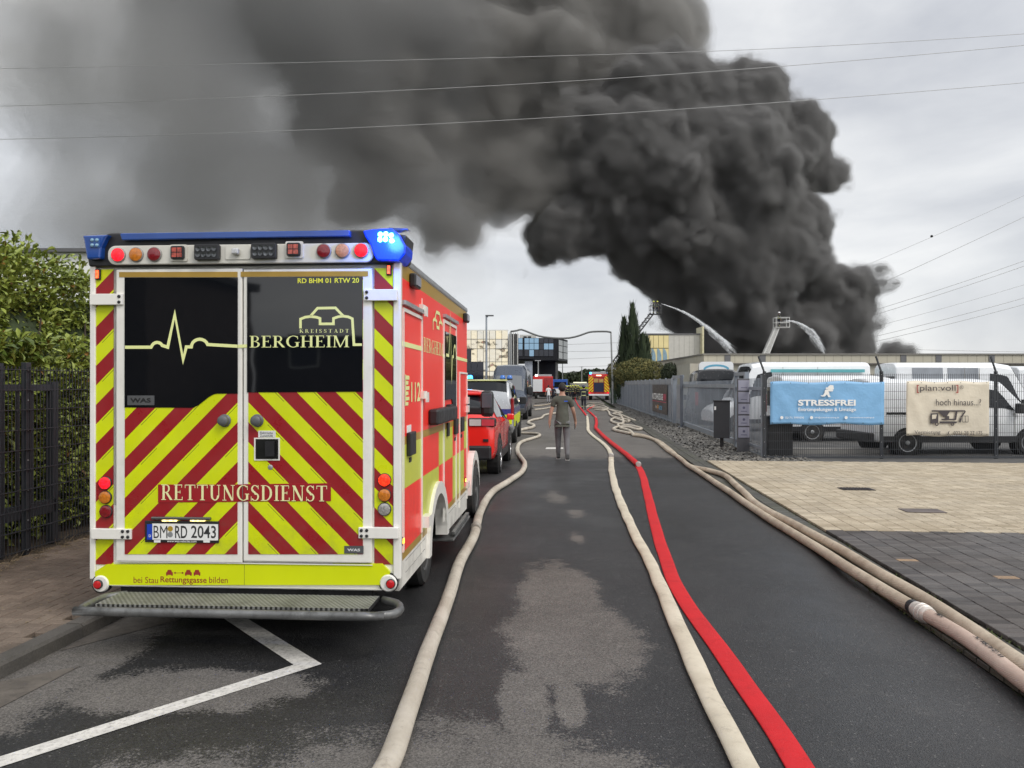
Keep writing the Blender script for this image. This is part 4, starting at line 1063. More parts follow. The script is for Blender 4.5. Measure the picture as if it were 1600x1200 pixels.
# cab
class Loft:
    """body built from cross sections: rows of (y, [(x,z)...right half from sill to roof centre])"""
    def __init__(s, st): s.st = st
    def sec(s, y):
        st = s.st
        if y <= st[0][0]: return st[0][1]
        for (ya, a), (yb, b) in zip(st, st[1:]):
            if ya <= y <= yb:
                t = (y - ya) / (yb - ya) if yb > ya else 0
                return [(p[0] + (q[0] - p[0]) * t, p[1] + (q[1] - p[1]) * t) for p, q in zip(a, b)]
        return st[-1][1]
    def surf(s, y, u):
        """u in 0..n-1 on the right half, negative mirrored: u=-k is the left twin of u=k; beyond n-1 wraps over the roof"""
        c = s.sec(y); n = len(c) - 1
        sg = 1
        if u > n: u = 2 * n - u; sg = -1
        i = min(int(u), n - 1); t = u - i
        x = c[i][0] + (c[i + 1][0] - c[i][0]) * t; z = c[i][1] + (c[i + 1][1] - c[i][1]) * t
        return Vector((sg * x, y, z))
    def build(s, name, mat, parent, bevel=.03, smooth=30):
        mb = MB(); full = []
        for y, c in s.st:
            full.append([(x, y, z) for x, z in c] + [(-x, y, z) for x, z in c[::-1][1:]])
        n = len(full[0]); vs = [p for r in full for p in r]
        fs = [(i * n + k, (i + 1) * n + k, (i + 1) * n + k + 1, i * n + k + 1) for i in range(len(full) - 1) for k in range(n - 1)]
        fs += [((i + 1) * n, i * n, i * n + n - 1, (i + 1) * n + n - 1) for i in range(len(full) - 1)]
        fs += [list(range(n)), list(range((len(full) - 1) * n, len(full) * n))[::-1]]
        mb.add(vs, fs)
        o = mb.build(name, mat, parent, smooth=smooth)
        if bevel:
            b = o.modifiers.new('edge', 'BEVEL'); b.width = bevel; b.segments = 3; b.limit_method = 'ANGLE'; b.angle_limit = math.radians(28)
        return o
    def patch(s, name, cs, mat, parent, off=.008, n=6, side=1, th=.0):
        """cs: four (y,u) corners; lifted off the surface"""
        n_ = len(s.st[0][1]) - 1
        def f(a, b):
            y = (cs[0][0] * (1 - a) + cs[1][0] * a) * (1 - b) + (cs[3][0] * (1 - a) + cs[2][0] * a) * b
            u = (cs[0][1] * (1 - a) + cs[1][1] * a) * (1 - b) + (cs[3][1] * (1 - a) + cs[2][1] * a) * b
            return s.surf(y, u)
        g = [[f(i / n, j / n) for i in range(n + 1)] for j in range(n + 1)]
        cen = Vector((0, g[n // 2][n // 2].y, .9))
        vs = []
        for j in range(n + 1):
            for i in range(n + 1):
                a = g[j][min(i + 1, n)] - g[j][max(i - 1, 0)]; b = g[min(j + 1, n)][i] - g[max(j - 1, 0)][i]
                nn = a.cross(b)
                if nn.length > 1e-9: nn.normalize()
                if nn.dot(g[j][i] - cen) < 0: nn = -nn
                v = g[j][i] + nn * off; vs.append((v.x * side, v.y, v.z))
        fs = [(j * (n + 1) + i, j * (n + 1) + i + 1, (j + 1) * (n + 1) + i + 1, (j + 1) * (n + 1) + i) for j in range(n) for i in range(n)]
        return MB().add(vs, fs).build(name, mat, parent, smooth=True)
def S(wb, wr, zs, zb, zr, zc, tuck=.93):
    return [(wb * tuck, zs), (wb, zs + .16), (wb * 1.0, zb), (wr, zr), (wr * .82, zc - .03), (wr * .4, zc), (0, zc + .005)]
RF = M('fluorescent_red_foil', (1.0, .05, .036), .3, var=.05, coat=.06, spec=.25)
cab = Loft([(3.93, S(.99, .90, .36, 1.35, 2.40, 2.62)), (4.5, S(.99, .84, .36, 1.35, 2.2, 2.45)), (5.1, S(.98, .72, .34, 1.30, 1.75, 1.85)), (5.4, S(.96, .72, .34, 1.1, 1.22, 1.28)), (5.95, S(.86, .62, .36, .85, 1.0, 1.05))])
cb = cab.build('cab', RF, amb)
cab.patch('cab_side_window', [(4.0, 2.1), (4.9, 2.1), (4.75, 2.9), (4.0, 2.9)], GL, cb)
part('cab_lower', [(.9, 1.03, 3.95, 4.55, .36, .62), (-1.03, -.9, 3.95, 4.55, .36, .62)], WHITE, cb, bevel=.01)
for s in (-1, 1):
    mb = MB()
    for i in range(12):
        t0, t1 = pi * i / 12, pi * (i + 1) / 12; c0 = AC + 3.665
        q = [(c0 + r * math.cos(t), .36 + r * math.sin(t)) for r, t in ((.42, t0), (.54, t0), (.54, t1), (.42, t1))]
        mb.prism(q, lambda a, b, t: (t, a, b), s * .8, s * 1.06)
    mb.build('front_arch', WHITE, cb)
    mo_ = Vector((s * 1.272, 4.72, 1.56))
    mr_ = MB().box(mo_.x - .085, mo_.x + .085, mo_.y - .02, mo_.y + .10, mo_.z - .17, mo_.z + .17).build('wing_mirror', BLACK, amb, bevel=.05)
    MB().box(mo_.x - .065, mo_.x + .065, mo_.y - .028, mo_.y - .02, mo_.z - .05, mo_.z + .14).build('mirror_glass', GLASS('mirror_glass', (.10, .11, .13), .03), mr_, bevel=.01)
    MB().box(min(s * .93, s * 1.2), max(s * .93, s * 1.2), 4.72, 4.82, 1.42, 1.52).build('mirror_arm', BLACK, mr_, bevel=.02)
pl_ = bpy.data.lights.new('beacon_lamp', 'POINT'); pl_.energy = 11; pl_.color = (.05, .2, 1); pl_.shadow_soft_size = .06
po = bpy.data.objects.new('beacon_lamp', pl_); COL.objects.link(po); x, z = rp(602, 370, -.2); po.location = AM.o + AM.r * (x + .02) + AM.f * (-.22) + Vector((0, 0, z)); 

# ================================================================ OTHER VEHICLES
def arch(parent, c, r, side, mat=BLACK, wd=.05, x0=0, x1=0):
    mb = MB()
    for i in range(14):
        t0, t1 = pi * i / 14 - .1, pi * (i + 1) / 14 - .1
        q = [(c[1] + rr_ * math.cos(t), c[2] + rr_ * math.sin(t)) for rr_, t in ((r, t0), (r + wd, t0), (r + wd, t1), (r, t1))]
        mb.prism(q, lambda a, b, t: (t, a, b), side * x0, side * x1)
    return mb.build('wheel_arch', mat, parent)
def well(parent, c, r, side, x0, x1):
    return MB().lathe((side * x0, c[1], c[2]), (side, 0, 0), [(0, r), (x1 - x0, r)], 24).build('wheel_well', DARK, parent)
# red SUV -----------------------------------------------------------
SU = Frame(-1.26, 15.3, .072)
REDC = M('red_car_paint', (.80, .022, .016), .22, var=.04, coat=.7)
suv = thing('parked_car', SU.o, -SU.a, 'bright red SUV parked directly in front of the ambulance', 'car')
su = Loft([(0., S(.82, .74, .42, .92, 1.06, 1.10)), (.07, S(.91, .78, .36, 1.06, 1.14, 1.19)), (.30, S(.93, .72, .33, 1.10, 1.42, 1.50)), (.60, S(.94, .67, .30, 1.10, 1.58, 1.67)), (1.8, S(.94, .68, .30, 1.06, 1.62, 1.71)),
           (2.7, S(.94, .66, .30, .98, 1.54, 1.62)), (3.5, S(.94, .78, .30, .97, 1.10, 1.14)), (4.3, S(.90, .70, .32, .86, .96, .98)), (4.6, S(.78, .58, .36, .70, .80, .82))])
sb = su.build('body', REDC, suv)
su.patch('rear_window', [(.12, 2.35), (.50, 2.5), (.50, 9.5), (.12, 9.65)], GL, sb, off=.012)
su.patch('side_window', [(.55, 2.12), (3.1, 2.08), (2.6, 2.92), (.75, 2.9)], GL, sb, off=.01)
su.patch('side_window', [(.55, 2.12), (3.1, 2.08), (2.6, 2.92), (.75, 2.9)], GL, sb, off=.01, side=-1)
su.patch('windscreen', [(2.75, 3.2), (3.4, 3.2), (3.4, 8.8), (2.75, 8.8)], GL, sb, off=.01)
part('rear_bumper', [(-.86, .86, -.05, .1, .34, .62)], BLACK, suv, bevel=.04)
part('bumper_insert', [(-.5, .5, -.06, .0, .40, .50)], M('dark_grey_plastic', (.05, .05, .05), .5), suv, bevel=.01)
part('spoiler', [(-.66, .66, .38, .62, 1.60, 1.655)], REDC, sb, bevel=.02)
TLR = M('tail_lamp_red', (.22, .006, .010), .12, coat=.8); TLW = M('tail_lamp_clear', (.55, .52, .50), .12, coat=.8)
for s in (-1, 1):
    o = part('tail_lamp', [(min(s * .40, s * .94), max(s * .40, s * .94), -.015, .20, .99, 1.16)], BLACK, suv, bevel=.03)
    part('lamp_clear', [(min(s * .43, s * .66), max(s * .43, s * .66), -.03, -.012, 1.01, 1.135)], TLW, o)
    part('lamp_red', [(min(s * .67, s * .92), max(s * .67, s * .92), -.03, -.012, 1.01, 1.135)], M('tail_lamp_pink', (.55, .06, .08), .12, coat=.8), o)
    part('reflector', [(min(s * .70, s * .80), max(s * .70, s * .80), -.02, 0.02, .70, .75)], BLACK, suv)
    for cy in (.85, 3.52):
        well(suv, (0, cy, .36), .42, s, .72, .945); arch(suv, (0, cy, .36), .40, s, BLACK, .06, .90, .955)
        wheel(suv, (s * .865, cy, .36), .36, .23, s, M('bright_alloy', (.6, .6, .62), .25, .8), 10, .68)
    part('door_mirror', [(min(s * .93, s * 1.1), max(s * .93, s * 1.1), 2.85, 3.0, 1.0, 1.14)], REDC, suv, bevel=.03)
    part('sill_cladding', [(min(s * .86, s * .955), max(s * .86, s * .955), 1.25, 3.1, .26, .42)], BLACK, suv, bevel=.01)
sub_ = MB(); sub_.box(.945, .95, 1.95, 1.958, .45, .98); sub_.box(.945, .95, 1.15, 1.158, .6, .98); sub_.build('door_gap', BLACK, sb)
part('tailgate_seam', [(-.005, .005, -.012, 0, .66, .86)], M('seam_red', (.25, .01, .01), .5), suv)
part('number_plate', [(-.26, .26, -.03, .0, .80, .91)], PW, suv)
# police van --------------------------------------------------------
PO = Frame(-.90, 23.7, .055)
pol = thing('police_van', PO.o, -PO.a, 'police van with blue and yellow stripes and lit blue roof lights behind the red SUV', 'van')
SIL = M('silver_van_paint', (.42, .44, .46), .25, .3, var=.04, coat=.6)
PB = M('police_blue_foil', (.010, .035, .20), .3, var=.04, coat=.5)
pv_ = Loft([(0., S(.92, .80, .42, 1.08, 1.30, 1.35)), (.08, S(.95, .80, .34, 1.10, 1.55, 1.62)), (.30, S(.96, .79, .32, 1.12, 1.88, 1.97)), (1.5, S(.96, .80, .30, 1.12, 1.90, 1.99)), (3.3, S(.96, .78, .30, 1.10, 1.84, 1.93)), (4.2, S(.95, .80, .30, 1.06, 1.18, 1.22)), (4.9, S(.85, .66, .34, .85, .95, .98))])
pb2 = pv_.build('body', SIL, pol)
pv_.patch('rear_window', [(.09, 2.3), (.29, 2.4), (.29, 9.6), (.09, 9.7)], GL, pb2, off=.012)
part('blue_band', [(.965, .972, .10, 4.0, .92, 1.10), (-.972, -.965, .10, 4.0, .92, 1.10), (-.90, .90, -.012, -.004, .92, 1.08)], PB, pb2)
part('yellow_band', [(.965, .973, .10, 4.0, .55, .88), (-.973, -.965, .10, 4.0, .55, .88), (-.90, .90, -.013, -.004, .62, .90)], FY, pb2)
part('roof_stripe', [(-.70, .74, .22, .34, 1.93, 1.975)], M('pale_lemon_foil', (.66, .70, .34), .4), pb2, bevel=.01)
pv_.patch('side_window', [(.35, 2.1), (4.0, 2.1), (3.3, 2.9), (.4, 2.9)], GL, pb2, off=.01)
pv_.patch('side_window', [(.35, 2.1), (4.0, 2.1), (3.3, 2.9), (.4, 2.9)], GL, pb2, off=.01, side=-1)
part('rear_bumper', [(-.93, .93, -.08, .1, .34, .56)], M('grey_bumper', (.12, .12, .12), .5), pol, bevel=.04)
for s in (-1, 1):
    part('tail_lamp', [(min(s * .86, s * .965), max(s * .86, s * .965), -.02, .10, .92, 1.42)], TLR, pol, bevel=.03)
    for cy in (.95, 3.9):
        well(pol, (0, cy, .35), .40, s, .74, .965); wheel(pol, (s * .89, cy, .35), .35, .22, s, M('steel_wheel', (.12, .12, .12), .5, .3), 8)
    part('door_mirror', [(min(s * .96, s * 1.2), max(s * .96, s * 1.2), 3.6, 3.75, 1.15, 1.4)], BLACK, pol, bevel=.03)
part('number_plate', [(-.26, .26, -.095, -.08, .40, .51)], PW, pol)
BON = EM('lit_blue_beacon', (.03, .35, 1), 14.); BOF = M('unlit_blue_beacon', (.02, .14, .5), .2, coat=.7)
for x_, mt_ in ((-.43, BON), (.58, BOF), (.80, BOF)):
    o = MB().lathe((x_, .5, 1.96), (0, 0, 1), [(0, .09), (.05, .09)], 16).build('beacon_base', BLACK, pol)
    MB().lathe((x_, .5, 2.0), (0, 0, 1), [(0, .085), (.07, .08), (.11, .05)], 16).build('beacon', mt_, o, smooth=50)
# dark high roof van, facing the camera -----------------------------
SV = Frame(.22, 46.5, .075 + pi)
spv = thing('panel_van', SV.o, -SV.a, 'dark blue grey high roof panel van facing the camera at the left kerb', 'van')
SLATE = M('slate_blue_van_paint', (.045, .058, .085), .3, .2, var=.04, coat=.5)
sv = Loft([(0, S(.97, .86, .40, 1.4, 2.62, 2.85)), (3.8, S(.99, .88, .36, 1.4, 2.66, 2.92)), (4.5, S(.99, .86, .36, 1.38, 2.55, 2.84)), (4.95, S(.99, .84, .36, 1.36, 2.1, 2.38)), (5.75, S(.98, .82, .36, 1.22, 1.40, 1.46)), (6.2, S(.96, .74, .36, 1.0, 1.15, 1.20)), (6.4, S(.86, .62, .40, .85, .95, .98))])
sb2 = sv.build('body', SLATE, spv)
sv.patch('windscreen', [(5.0, 3.15), (5.66, 3.05), (5.66, 8.95), (5.0, 8.85)], GLASS('windscreen_glass', (.15, .16, .17), .06), sb2, off=.012)
for s in (1, -1): sv.patch('side_window', [(4.0, 2.0), (5.4, 2.05), (4.9, 2.6), (4.0, 2.55)], GL, sb2, off=.01, side=s)
part('grille', [(-.42, .42, 6.36, 6.43, .72, .96)], BLACK, spv, bevel=.02)
part('front_bumper', [(-.92, .92, 6.22, 6.46, .34, .62)], M('dark_grey_plastic', (.05, .05, .05), .5), spv, bevel=.05)
HLM = M('headlamp_glass', (.6, .58, .5), .1, .2, coat=.8)
for s in (-1, 1):
    o = part('headlamp', [(min(s * .50, s * .90), max(s * .50, s * .90), 6.12, 6.36, .86, 1.12)], HLM, spv, bevel=.04)
    MB().lathe((s * .66, 6.35, .98), (0, 1, 0), [(0, .06), (.03, .05)], 14).build('bulb', EM('headlamp_glow', (1, .85, .6), 4.), o)
    for cy in (1.2, 5.2):
        well(spv, (0, cy, .35), .41, s, .76, .985); wheel(spv, (s * .90, cy, .35), .35, .22, s, M('steel_wheel', (.12, .12, .12), .5, .3), 8)
    part('door_mirror', [(min(s * .98, s * 1.28), max(s * .98, s * 1.28), 5.1, 5.28, 1.30, 1.72)], BLACK, spv, bevel=.05)
part('number_plate', [(-.26, .26, 6.46, 6.475, .44, .55)], PW, spv)
MB().lathe((0, 6.43, .88), (0, 1, 0), [(0, .08), (.02, .07)], 16).build('badge_ring', ALU, spv)

# white vans in the depot -------------------------------------------
def depot_van(name, x, y, ang, label, length, hz, hw=.97, front_long=1.0, stripe=None, paint=VANW, group=None, glass_side=False, wheels=True):
    fr = Frame(x, y, ang); t = thing(name, fr.o, -fr.a, label, 'van', group)
    L_ = length; z = hz
    lf = Loft([(0, S(hw * .96, hw * .84, .42, 1.0, z * .93, z * .985)), (.12, S(hw, hw * .88, .34, 1.02, z * .945, z)), (L_ - 2.0, S(hw, hw * .87, .32, 1.02, z * .94, z)), (L_ - 1.55, S(hw, hw * .86, .32, 1.02, z * .91, z * .97)),
               (L_ - .85, S(hw * .99, hw * .84, .32, 1.0, 1.12 + (z - 2) * .1, 1.22)), (L_ - .2, S(hw * .94, hw * .74, .34, .86, .98, 1.02)), (L_, S(hw * .84, hw * .6, .4, .7, .82, .86))])
    b = lf.build('body', paint, t)
    lf.patch('windscreen', [(L_ - 1.5, 3.2), (L_ - .9, 3.15), (L_ - .9, 8.85), (L_ - 1.5, 8.8)], GL, b, off=.012)
    for s in (1, -1):
        lf.patch('cab_window', [(L_ - 2.35, 2.26), (L_ - 1.30, 2.24), (L_ - 1.72, 2.80), (L_ - 2.28, 2.84)], GL, b, off=.01, side=s)
        if glass_side:
            for k in range(2): lf.patch('side_window', [(.5 + k * 1.15, 2.2), (1.5 + k * 1.15, 2.2), (1.5 + k * 1.15, 2.97), (.5 + k * 1.15, 2.97)], M('reflecting_grey_glass', (.22, .24, .27), .08, coat=.5), b, off=.01, side=s)  # reflection in these panes is painted into their even grey colour
        xx0, xx1 = min(s * (hw - .02), s * (hw + .012)), max(s * (hw - .02), s * (hw + .012))
        part('rub_strip', [(xx0, xx1, .25, L_ - .9, .34, .50)], BLACK, t, bevel=.004)
        part('door_handle', [(xx0, xx1 + .02 if s > 0 else xx1, L_ - 2.55, L_ - 2.38, .98, 1.03)], BLACK, t)
        part('slide_rail', [(xx0, xx1, .35, 2.1, 1.06, 1.11)], BLACK, t)
        part('door_gap', [(xx0 + .004, xx1 - .006, L_ - 2.68, L_ - 2.672, .5, z * .92), (xx0 + .004, xx1 - .006, L_ - 1.35, L_ - 1.342, .5, 1.1), (xx0 + .004, xx1 - .006, 2.15, 2.158, .5, z * .92)], M('groove_grey', (.30, .29, .27), .6), b)
        if stripe: part('side_stripe', [(xx0, xx1 - .004, .3, L_ - 2.2, stripe, stripe + .12)], M('turquoise_print', (.12, .42, .46), .4), b)
        if wheels:
            for cy in (.88, L_ - .95):
                well(t, (0, cy, .33), .39, s, .72, hw + .006)
                wheel(t, (s * (hw - .07), cy, .33), .33, .21, s, M('hubcap_silver', (.36, .37, .38), .35, .5), 9, .70)
        part('door_mirror', [(min(s * hw, s * (hw + .22)), max(s * hw, s * (hw + .22)), L_ - 1.35, L_ - 1.2, 1.08, 1.34)], BLACK, t, bevel=.03)
        part('tail_lamp', [(min(s * (hw - .14), s * hw), max(s * (hw - .14), s * hw), -.015, .05, .9, 1.5)], TLR, t, bevel=.02)
    for s in (-1, 1): part('rear_window', [(min(s * .08, s * .72), max(s * .08, s * .72), -.012, .01, 1.12, z * .82)], GL, b)
    part('rear_bumper', [(-hw * .98, hw * .98, -.12, .05, .34, .58)], BLACK, t, bevel=.03)
    return t
vgrp = 'white vans parked in the depot'
ZY = .02
vt = depot_van('panel_van', 9.2, 20.9, pi / 2 - .02, 'white low roof van right behind the mesh fence, nearest of the depot vans', 5.0, 1.97, group=vgrp)
vB = depot_van('panel_van', 13.9, 31.2, -pi / 2 - .05, 'long white high roof van with a turquoise line facing the sliding gate', 6.2, 2.72, stripe=2.30, group=vgrp)
vC = depot_van('minibus', 14.0, 27.5, -pi / 2 + 2.9 , 'white minibus with grey reflecting side windows behind the plan voll banner', 5.3, 2.56, group=vgrp, glass_side=True)
vC.rotation_euler = (0, 0, -(pi / 2 + .03)); vC.location = (12.7, 26.6, 0); 
vD = depot_van('panel_van', 8.6, 25.6, pi / 2 + .02, 'white van parked between the turquoise lined van and the fence', 5.0, 2.12, group=vgrp)
vE = depot_van('minibus', 19.6, 31, pi / 2, 'white long van at the right end of the depot row', 5.6, 2.55, group=vgrp, glass_side=True)
dk = M('dark_roof_paint', (.03, .032, .036), .25, var=.05, coat=.5)
depot_van('dark_van', 9.1, 34.6, .12, 'dark grey van seen over the silver sliding gate', 5.0, 2.52, paint=dk)
depot_van('dark_car', 11.0, 38.5, .10, 'dark car with sloping roof beside the dark grey van in the depot', 4.8, 2.36, paint=M('graphite_paint', (.06, .062, .065), .25, coat=.5))
t = thing('caravan', (12.5, 48, 0), -.2, 'white caravan with a blue curve parked by the beige hall', 'caravan')
c = rr(-1.0, 1.0, .5, 3.22, .2); MB().prism(c, lambda a, b, t_: (a, t_, b), -1, 1).build('body', VANW, t)
vs, fs = ribbon([(.7 * math.cos(pi - a * pi / 10), 2.75 + .25 * math.sin(a * pi / 10)) for a in range(11)], .12); MB().add([(v.x, -1.006, v.y) for v in vs], fs).build('blue_curve', M('sky_blue_print', (.12, .38, .55), .4), t)
for s in (-1, 1): wheel(t, (s * .9, 0, .32), .32, .2, s)
# fire engines ------------------------------------------------------
FRED = M('fire_engine_red', (.62, .020, .018), .3, var=.05, coat=.5)
hz_ = newmat('hazard_stripes'); m, t_ = hz_
s_ = t_.n('ShaderNodeSeparateXYZ'); t_.l(t_.o, s_.inputs[0])
fr_ = t_.m('FRACT', t_.m('DIVIDE', t_.m('ADD', t_.m('SUBTRACT', s_.outputs[2], t_.m('MULTIPLY', t_.m('ABSOLUTE', s_.outputs[0]), -1.)), 20), .36))
t_.l(t_.mix(t_.m('LESS_THAN', fr_, .5), (.72, .66, .01), (.45, .012, .012)), t_.b.inputs['Base Color'])
HAZ = m
fe = Frame(10.45, 94, .11)
t = thing('fire_engine', fe.o, -fe.a, 'fire engine seen from behind with yellow and red hazard stripes and open rear bay', 'fire engine')
part('body', [(-1.25, 1.25, .15, 7.5, .75, 3.15), (-1.22, 1.22, .0, .15, 2.75, 3.15), (-1.25, -.62, 0, .15, .75, 2.8), (.62, 1.25, 0, .15, .75, 2.8)], FRED, t, bevel=.03)
part('hazard_panel', [(-1.22, -.66, -.03, .0, 1.0, 2.85), (.66, 1.22, -.03, .0, 1.0, 2.85)], HAZ, t)
part('rear_bay', [(-.6, .6, .02, .14, 1.0, 2.1)], M('bay_blue_black', (.01, .015, .05), .5), t)
part('bay_equipment', [(-.58, -.1, .0, .1, 2.15, 2.6), (0, .55, .0, .1, 2.15, 2.55)], M('brass_equipment', (.5, .32, .1), .5, .3, var=.6, vs=12), t)
part('roof_box', [(-1.1, 1.1, .3, 3.0, 3.15, 3.42)], ALU, t, bevel=.02)
part('rear_bumper', [(-1.2, 1.2, -.15, .1, .55, .75)], VANW, t, bevel=.02)
part('roof_ladder', [(.2, .26, -.3, 6, 3.44, 3.5), (.8, .86, -.3, 6, 3.44, 3.5)] + [(.26, .8, k * .6, k * .6 + .04, 3.45, 3.49) for k in range(10)], ALU, t)
for s in (-1, 1):
    for cy in (1.6, 5.8): wheel(t, (s * 1.02, cy, .5), .5, .4, s)
    part('tail_lamp', [(min(s * 1.0, s * 1.2), max(s * 1.0, s * 1.2), -.05, 0, .80, .98)], LIT, t)
    MB().lathe((s * 1.0, .3, 3.15), (0, 0, 1), [(0, .12), (.2, .1)], 12).build('beacon', BON if s < 0 else BOF, t)
part('work_lamp', [(-.3, .3, -.04, 0, 2.92, 3.05)], EM('work_lamp_glow', (1, .8, .5), 3.), t)
t = thing('fire_engine', (4.1, 104, 0), -.05, 'red fire engine with a white side panel standing left beyond the walking man', 'fire engine')
part('body', [(-1.3, 1.35, 0, 6, .9, 3.0)], FRED, t, bevel=.04)
part('roller_panel', [(-1.32, -.05, -.03, 0, .95, 2.6)], VANW, t, bevel=.02)
part('lower_body', [(-1.25, 1.3, .1, 6, .45, .9)], DARK, t)
part('roof_rack', [(-1.1, 1.2, .1, 5, 3.0, 3.25)], ALU, t, bevel=.02)
for x_ in (-.9, .95): wheel(t, (x_, .45, .5), .5, .35, -1)
MB().lathe((-.85, -.02, 3.12), (0, -1, 0), [(0, .14), (.06, .13)], 14).build('floodlight', EM('floodlight_glow', (1, .95, .8), 12.), t)
part('cab_red', [(.2, 1.3, -.05, 0, 1.2, 2.8)], M('deep_red_panel', (.35, .01, .012), .3, coat=.4), t)
t = thing('rescue_truck', (7.3, 118, 0), 0, 'blue and white rescue truck half hidden left of the walking man', 'truck')
part('body', [(-1.1, 1.1, 0, 5, .8, 2.7)], M('rescue_blue', (.02, .10, .42), .3, coat=.5), t, bevel=.04)
part('windscreen', [(-.9, .9, -.02, 0, 1.5, 2.3)], GL, t); part('lower_front', [(-1.1, 1.1, -.03, .0, .6, 1.3)], VANW, t)
for x_ in (-.9, .9): wheel(t, (x_, .6, .45), .45, .3, -1)
t = thing('tanker_truck', (12.1, 135, 0), 0, 'yellow and white truck parked across the road behind the firefighters', 'truck')
part('body', [(-1.9, 1.4, 0, 2.4, .9, 2.2)], M('truck_cream', (.62, .60, .5), .4), t, bevel=.05); part('stripe', [(-1.9, 1.4, -.02, 0, 1.2, 1.5)], FY, t)
part('lamp_strip', [(-1.5, .8, -.03, 0, 2.2, 2.36)], EM('lamp_strip_glow', (1, .95, .7), 1.6), t)
for x_ in (-1.3, .9): wheel(t, (x_, .4, .48), .48, .3, -1)

# ================================================================ FENCES
ANT = M('anthracite_powder_coat', (.034, .038, .045), .45, var=.15)
def mesh_panel(parent, a, b, z0, z1, dv=.05, dh=.2, r=.0034):
    """double wire panel from a to b (world xy)"""
    a = Vector(a); b = Vector(b); L = (b - a).length; d = (b - a) / L; nrm = Vector((-d.y, d.x, 0))
    mb = MB()
    n = max(1, int(L / dv))
    up = Vector((0, 0, 1))
    for i in range(n + 1):
        p = a + d * (L * i / n); mb.obox(p + up * (z0 + z1) / 2, d * r, nrm * r, up * (z1 - z0) / 2)
    k = int((z1 - z0 - .05) / dh)
    for j in range(k + 1):
        z = z1 - .03 - j * dh
        for s in (-1, 1): mb.obox((a + b) / 2 + up * z + nrm * s * (r * 2.2), d * L / 2, nrm * r, up * r)
    return mb.build('wire_panel', ANT, parent)
def fpost(parent, p, z0, z1, w_=.03, dpt=.03, bolts=True, towards=Vector((0, -1, 0)), d=Vector((1, 0, 0))):
    nrm = Vector((-d.y, d.x, 0))
    if nrm.dot(towards) < 0: nrm = -nrm
    o = MB().obox(Vector(p) + Vector((0, 0, (z0 + z1) / 2)), d * w_, nrm * dpt, Vector((0, 0, (z1 - z0) / 2))).build('post', ANT, parent, bevel=.004)
    if bolts:
        mb = MB()
        n = int((z1 - z0) / .28)
        for i in range(n): mb.lathe(Vector(p) + nrm * dpt + Vector((0, 0, z0 + .12 + i * (z1 - z0 - .2) / max(1, n - 1))) - d * w_ * .3, nrm, [(0, .009), (.006, .007)], 8)
        mb.build('bolt', ALU, o)
    return o
# left fence along the pavement
lf = thing('mesh_fence', W(-5.52, 7, 0), 0, 'dark double wire mesh fence in front of the laurel hedge on the left', 'fence')
iv = Matrix.Translation(-lf.location)
def rel(o, root): 
    o.data.transform(Matrix.Translation(-root.location)); return o
def frel(root, f, *a, **k):
    o = f(root, *a, **k); o.location = -root.location; return o
vv0 = [2.43, 4.93, 7.43, 9.93, 12.43, 14.93, 17.43]
for a, b in zip(vv0, vv0[1:]):
    frel(lf, mesh_panel, W(-5.52, a), W(-5.52, b), .13, 1.985)
dirv = Vector((math.sin(RA), math.cos(RA), 0))
for v in vv0:
    frel(lf, fpost, W(-5.56, v), .02, 2.03, .035, .03, True, Vector((1, 0, 0)), dirv)
# gate like frame with flat bars just behind it
gt = thing('garden_gate', W(-5.75, 8.1, 0), 0, 'dark steel gate frame of upright flat bars behind the left mesh fence', 'gate')
mb = MB()
def gb_(name, boxes):
    m_ = MB()
    for (v0, v1, z0, z1, th) in boxes: 
        m_.obox(W(-5.75, (v0 + v1) / 2, (z0 + z1) / 2) - gt.location, dirv * (v1 - v0) / 2, Vector((dirv.y, -dirv.x, 0)) * th, Vector((0, 0, (z1 - z0) / 2)))
    return m_.build(name, ANT, gt)
gb_('frame', [(4.9, 8.10, 1.74, 1.81, .03), (4.9, 8.10, .42, .56, .04), (8.04, 8.14, .08, 1.84, .04), (7.20, 7.30, .05, 2.02, .05), (4.9, 4.96, .08, 1.77, .04)])
bar = None
for k in range(14):
    v = 5.02 + k * .21
    if abs(v - 7.24) < .07: continue
    o = gb_('bar', [(v, v + .03, .56, 1.74, .010)])
# right forecourt mesh fence
P0 = Vector((6.12, 18.9, 0)); 
rf_ = thing('mesh_fence', P0, 0, 'dark wire mesh fence with slanted post arms carrying the two banners', 'fence')
def rfx(px): return Vector(((px - 800) / F * 18.9, 18.9, 0))
posts = [1195, 1378, 1557, 1740, 1920]
for a, b in zip(posts, posts[1:]): frel(rf_, mesh_panel, rfx(a), rfx(b), .05, 2.08)
for px in posts:
    o = frel(rf_, fpost, rfx(px) + Vector((0, .03, 0)), -.02, 2.14, .035, .03)
    c = rfx(px)
    sgn = -1
    mb = MB(); mb.beam(c + Vector((0, 0, 2.08)) - P0 * 0, c + Vector((-.17, -.05, 2.50)), .03, .035)
    a_ = mb.build('post_arm', ANT, rf_); a_.location = -P0
    mb = MB()
    for k in range(3): mb.beam(c + Vector((-.05 * k - .05, 0, 2.22 + .12 * k)), c + Vector((-.05 * k - .05 + .03, 0, 2.24 + .12 * k)), .012, .012)
    o2 = mb.build('wire_clip', ALU, a_)
o = MB().beam(rfx(1195) + Vector((0, 0, .06)), rfx(1920) + Vector((0, 0, .06)), .05, .04).build('bottom_rail', ANT, rf_); o.location = -P0
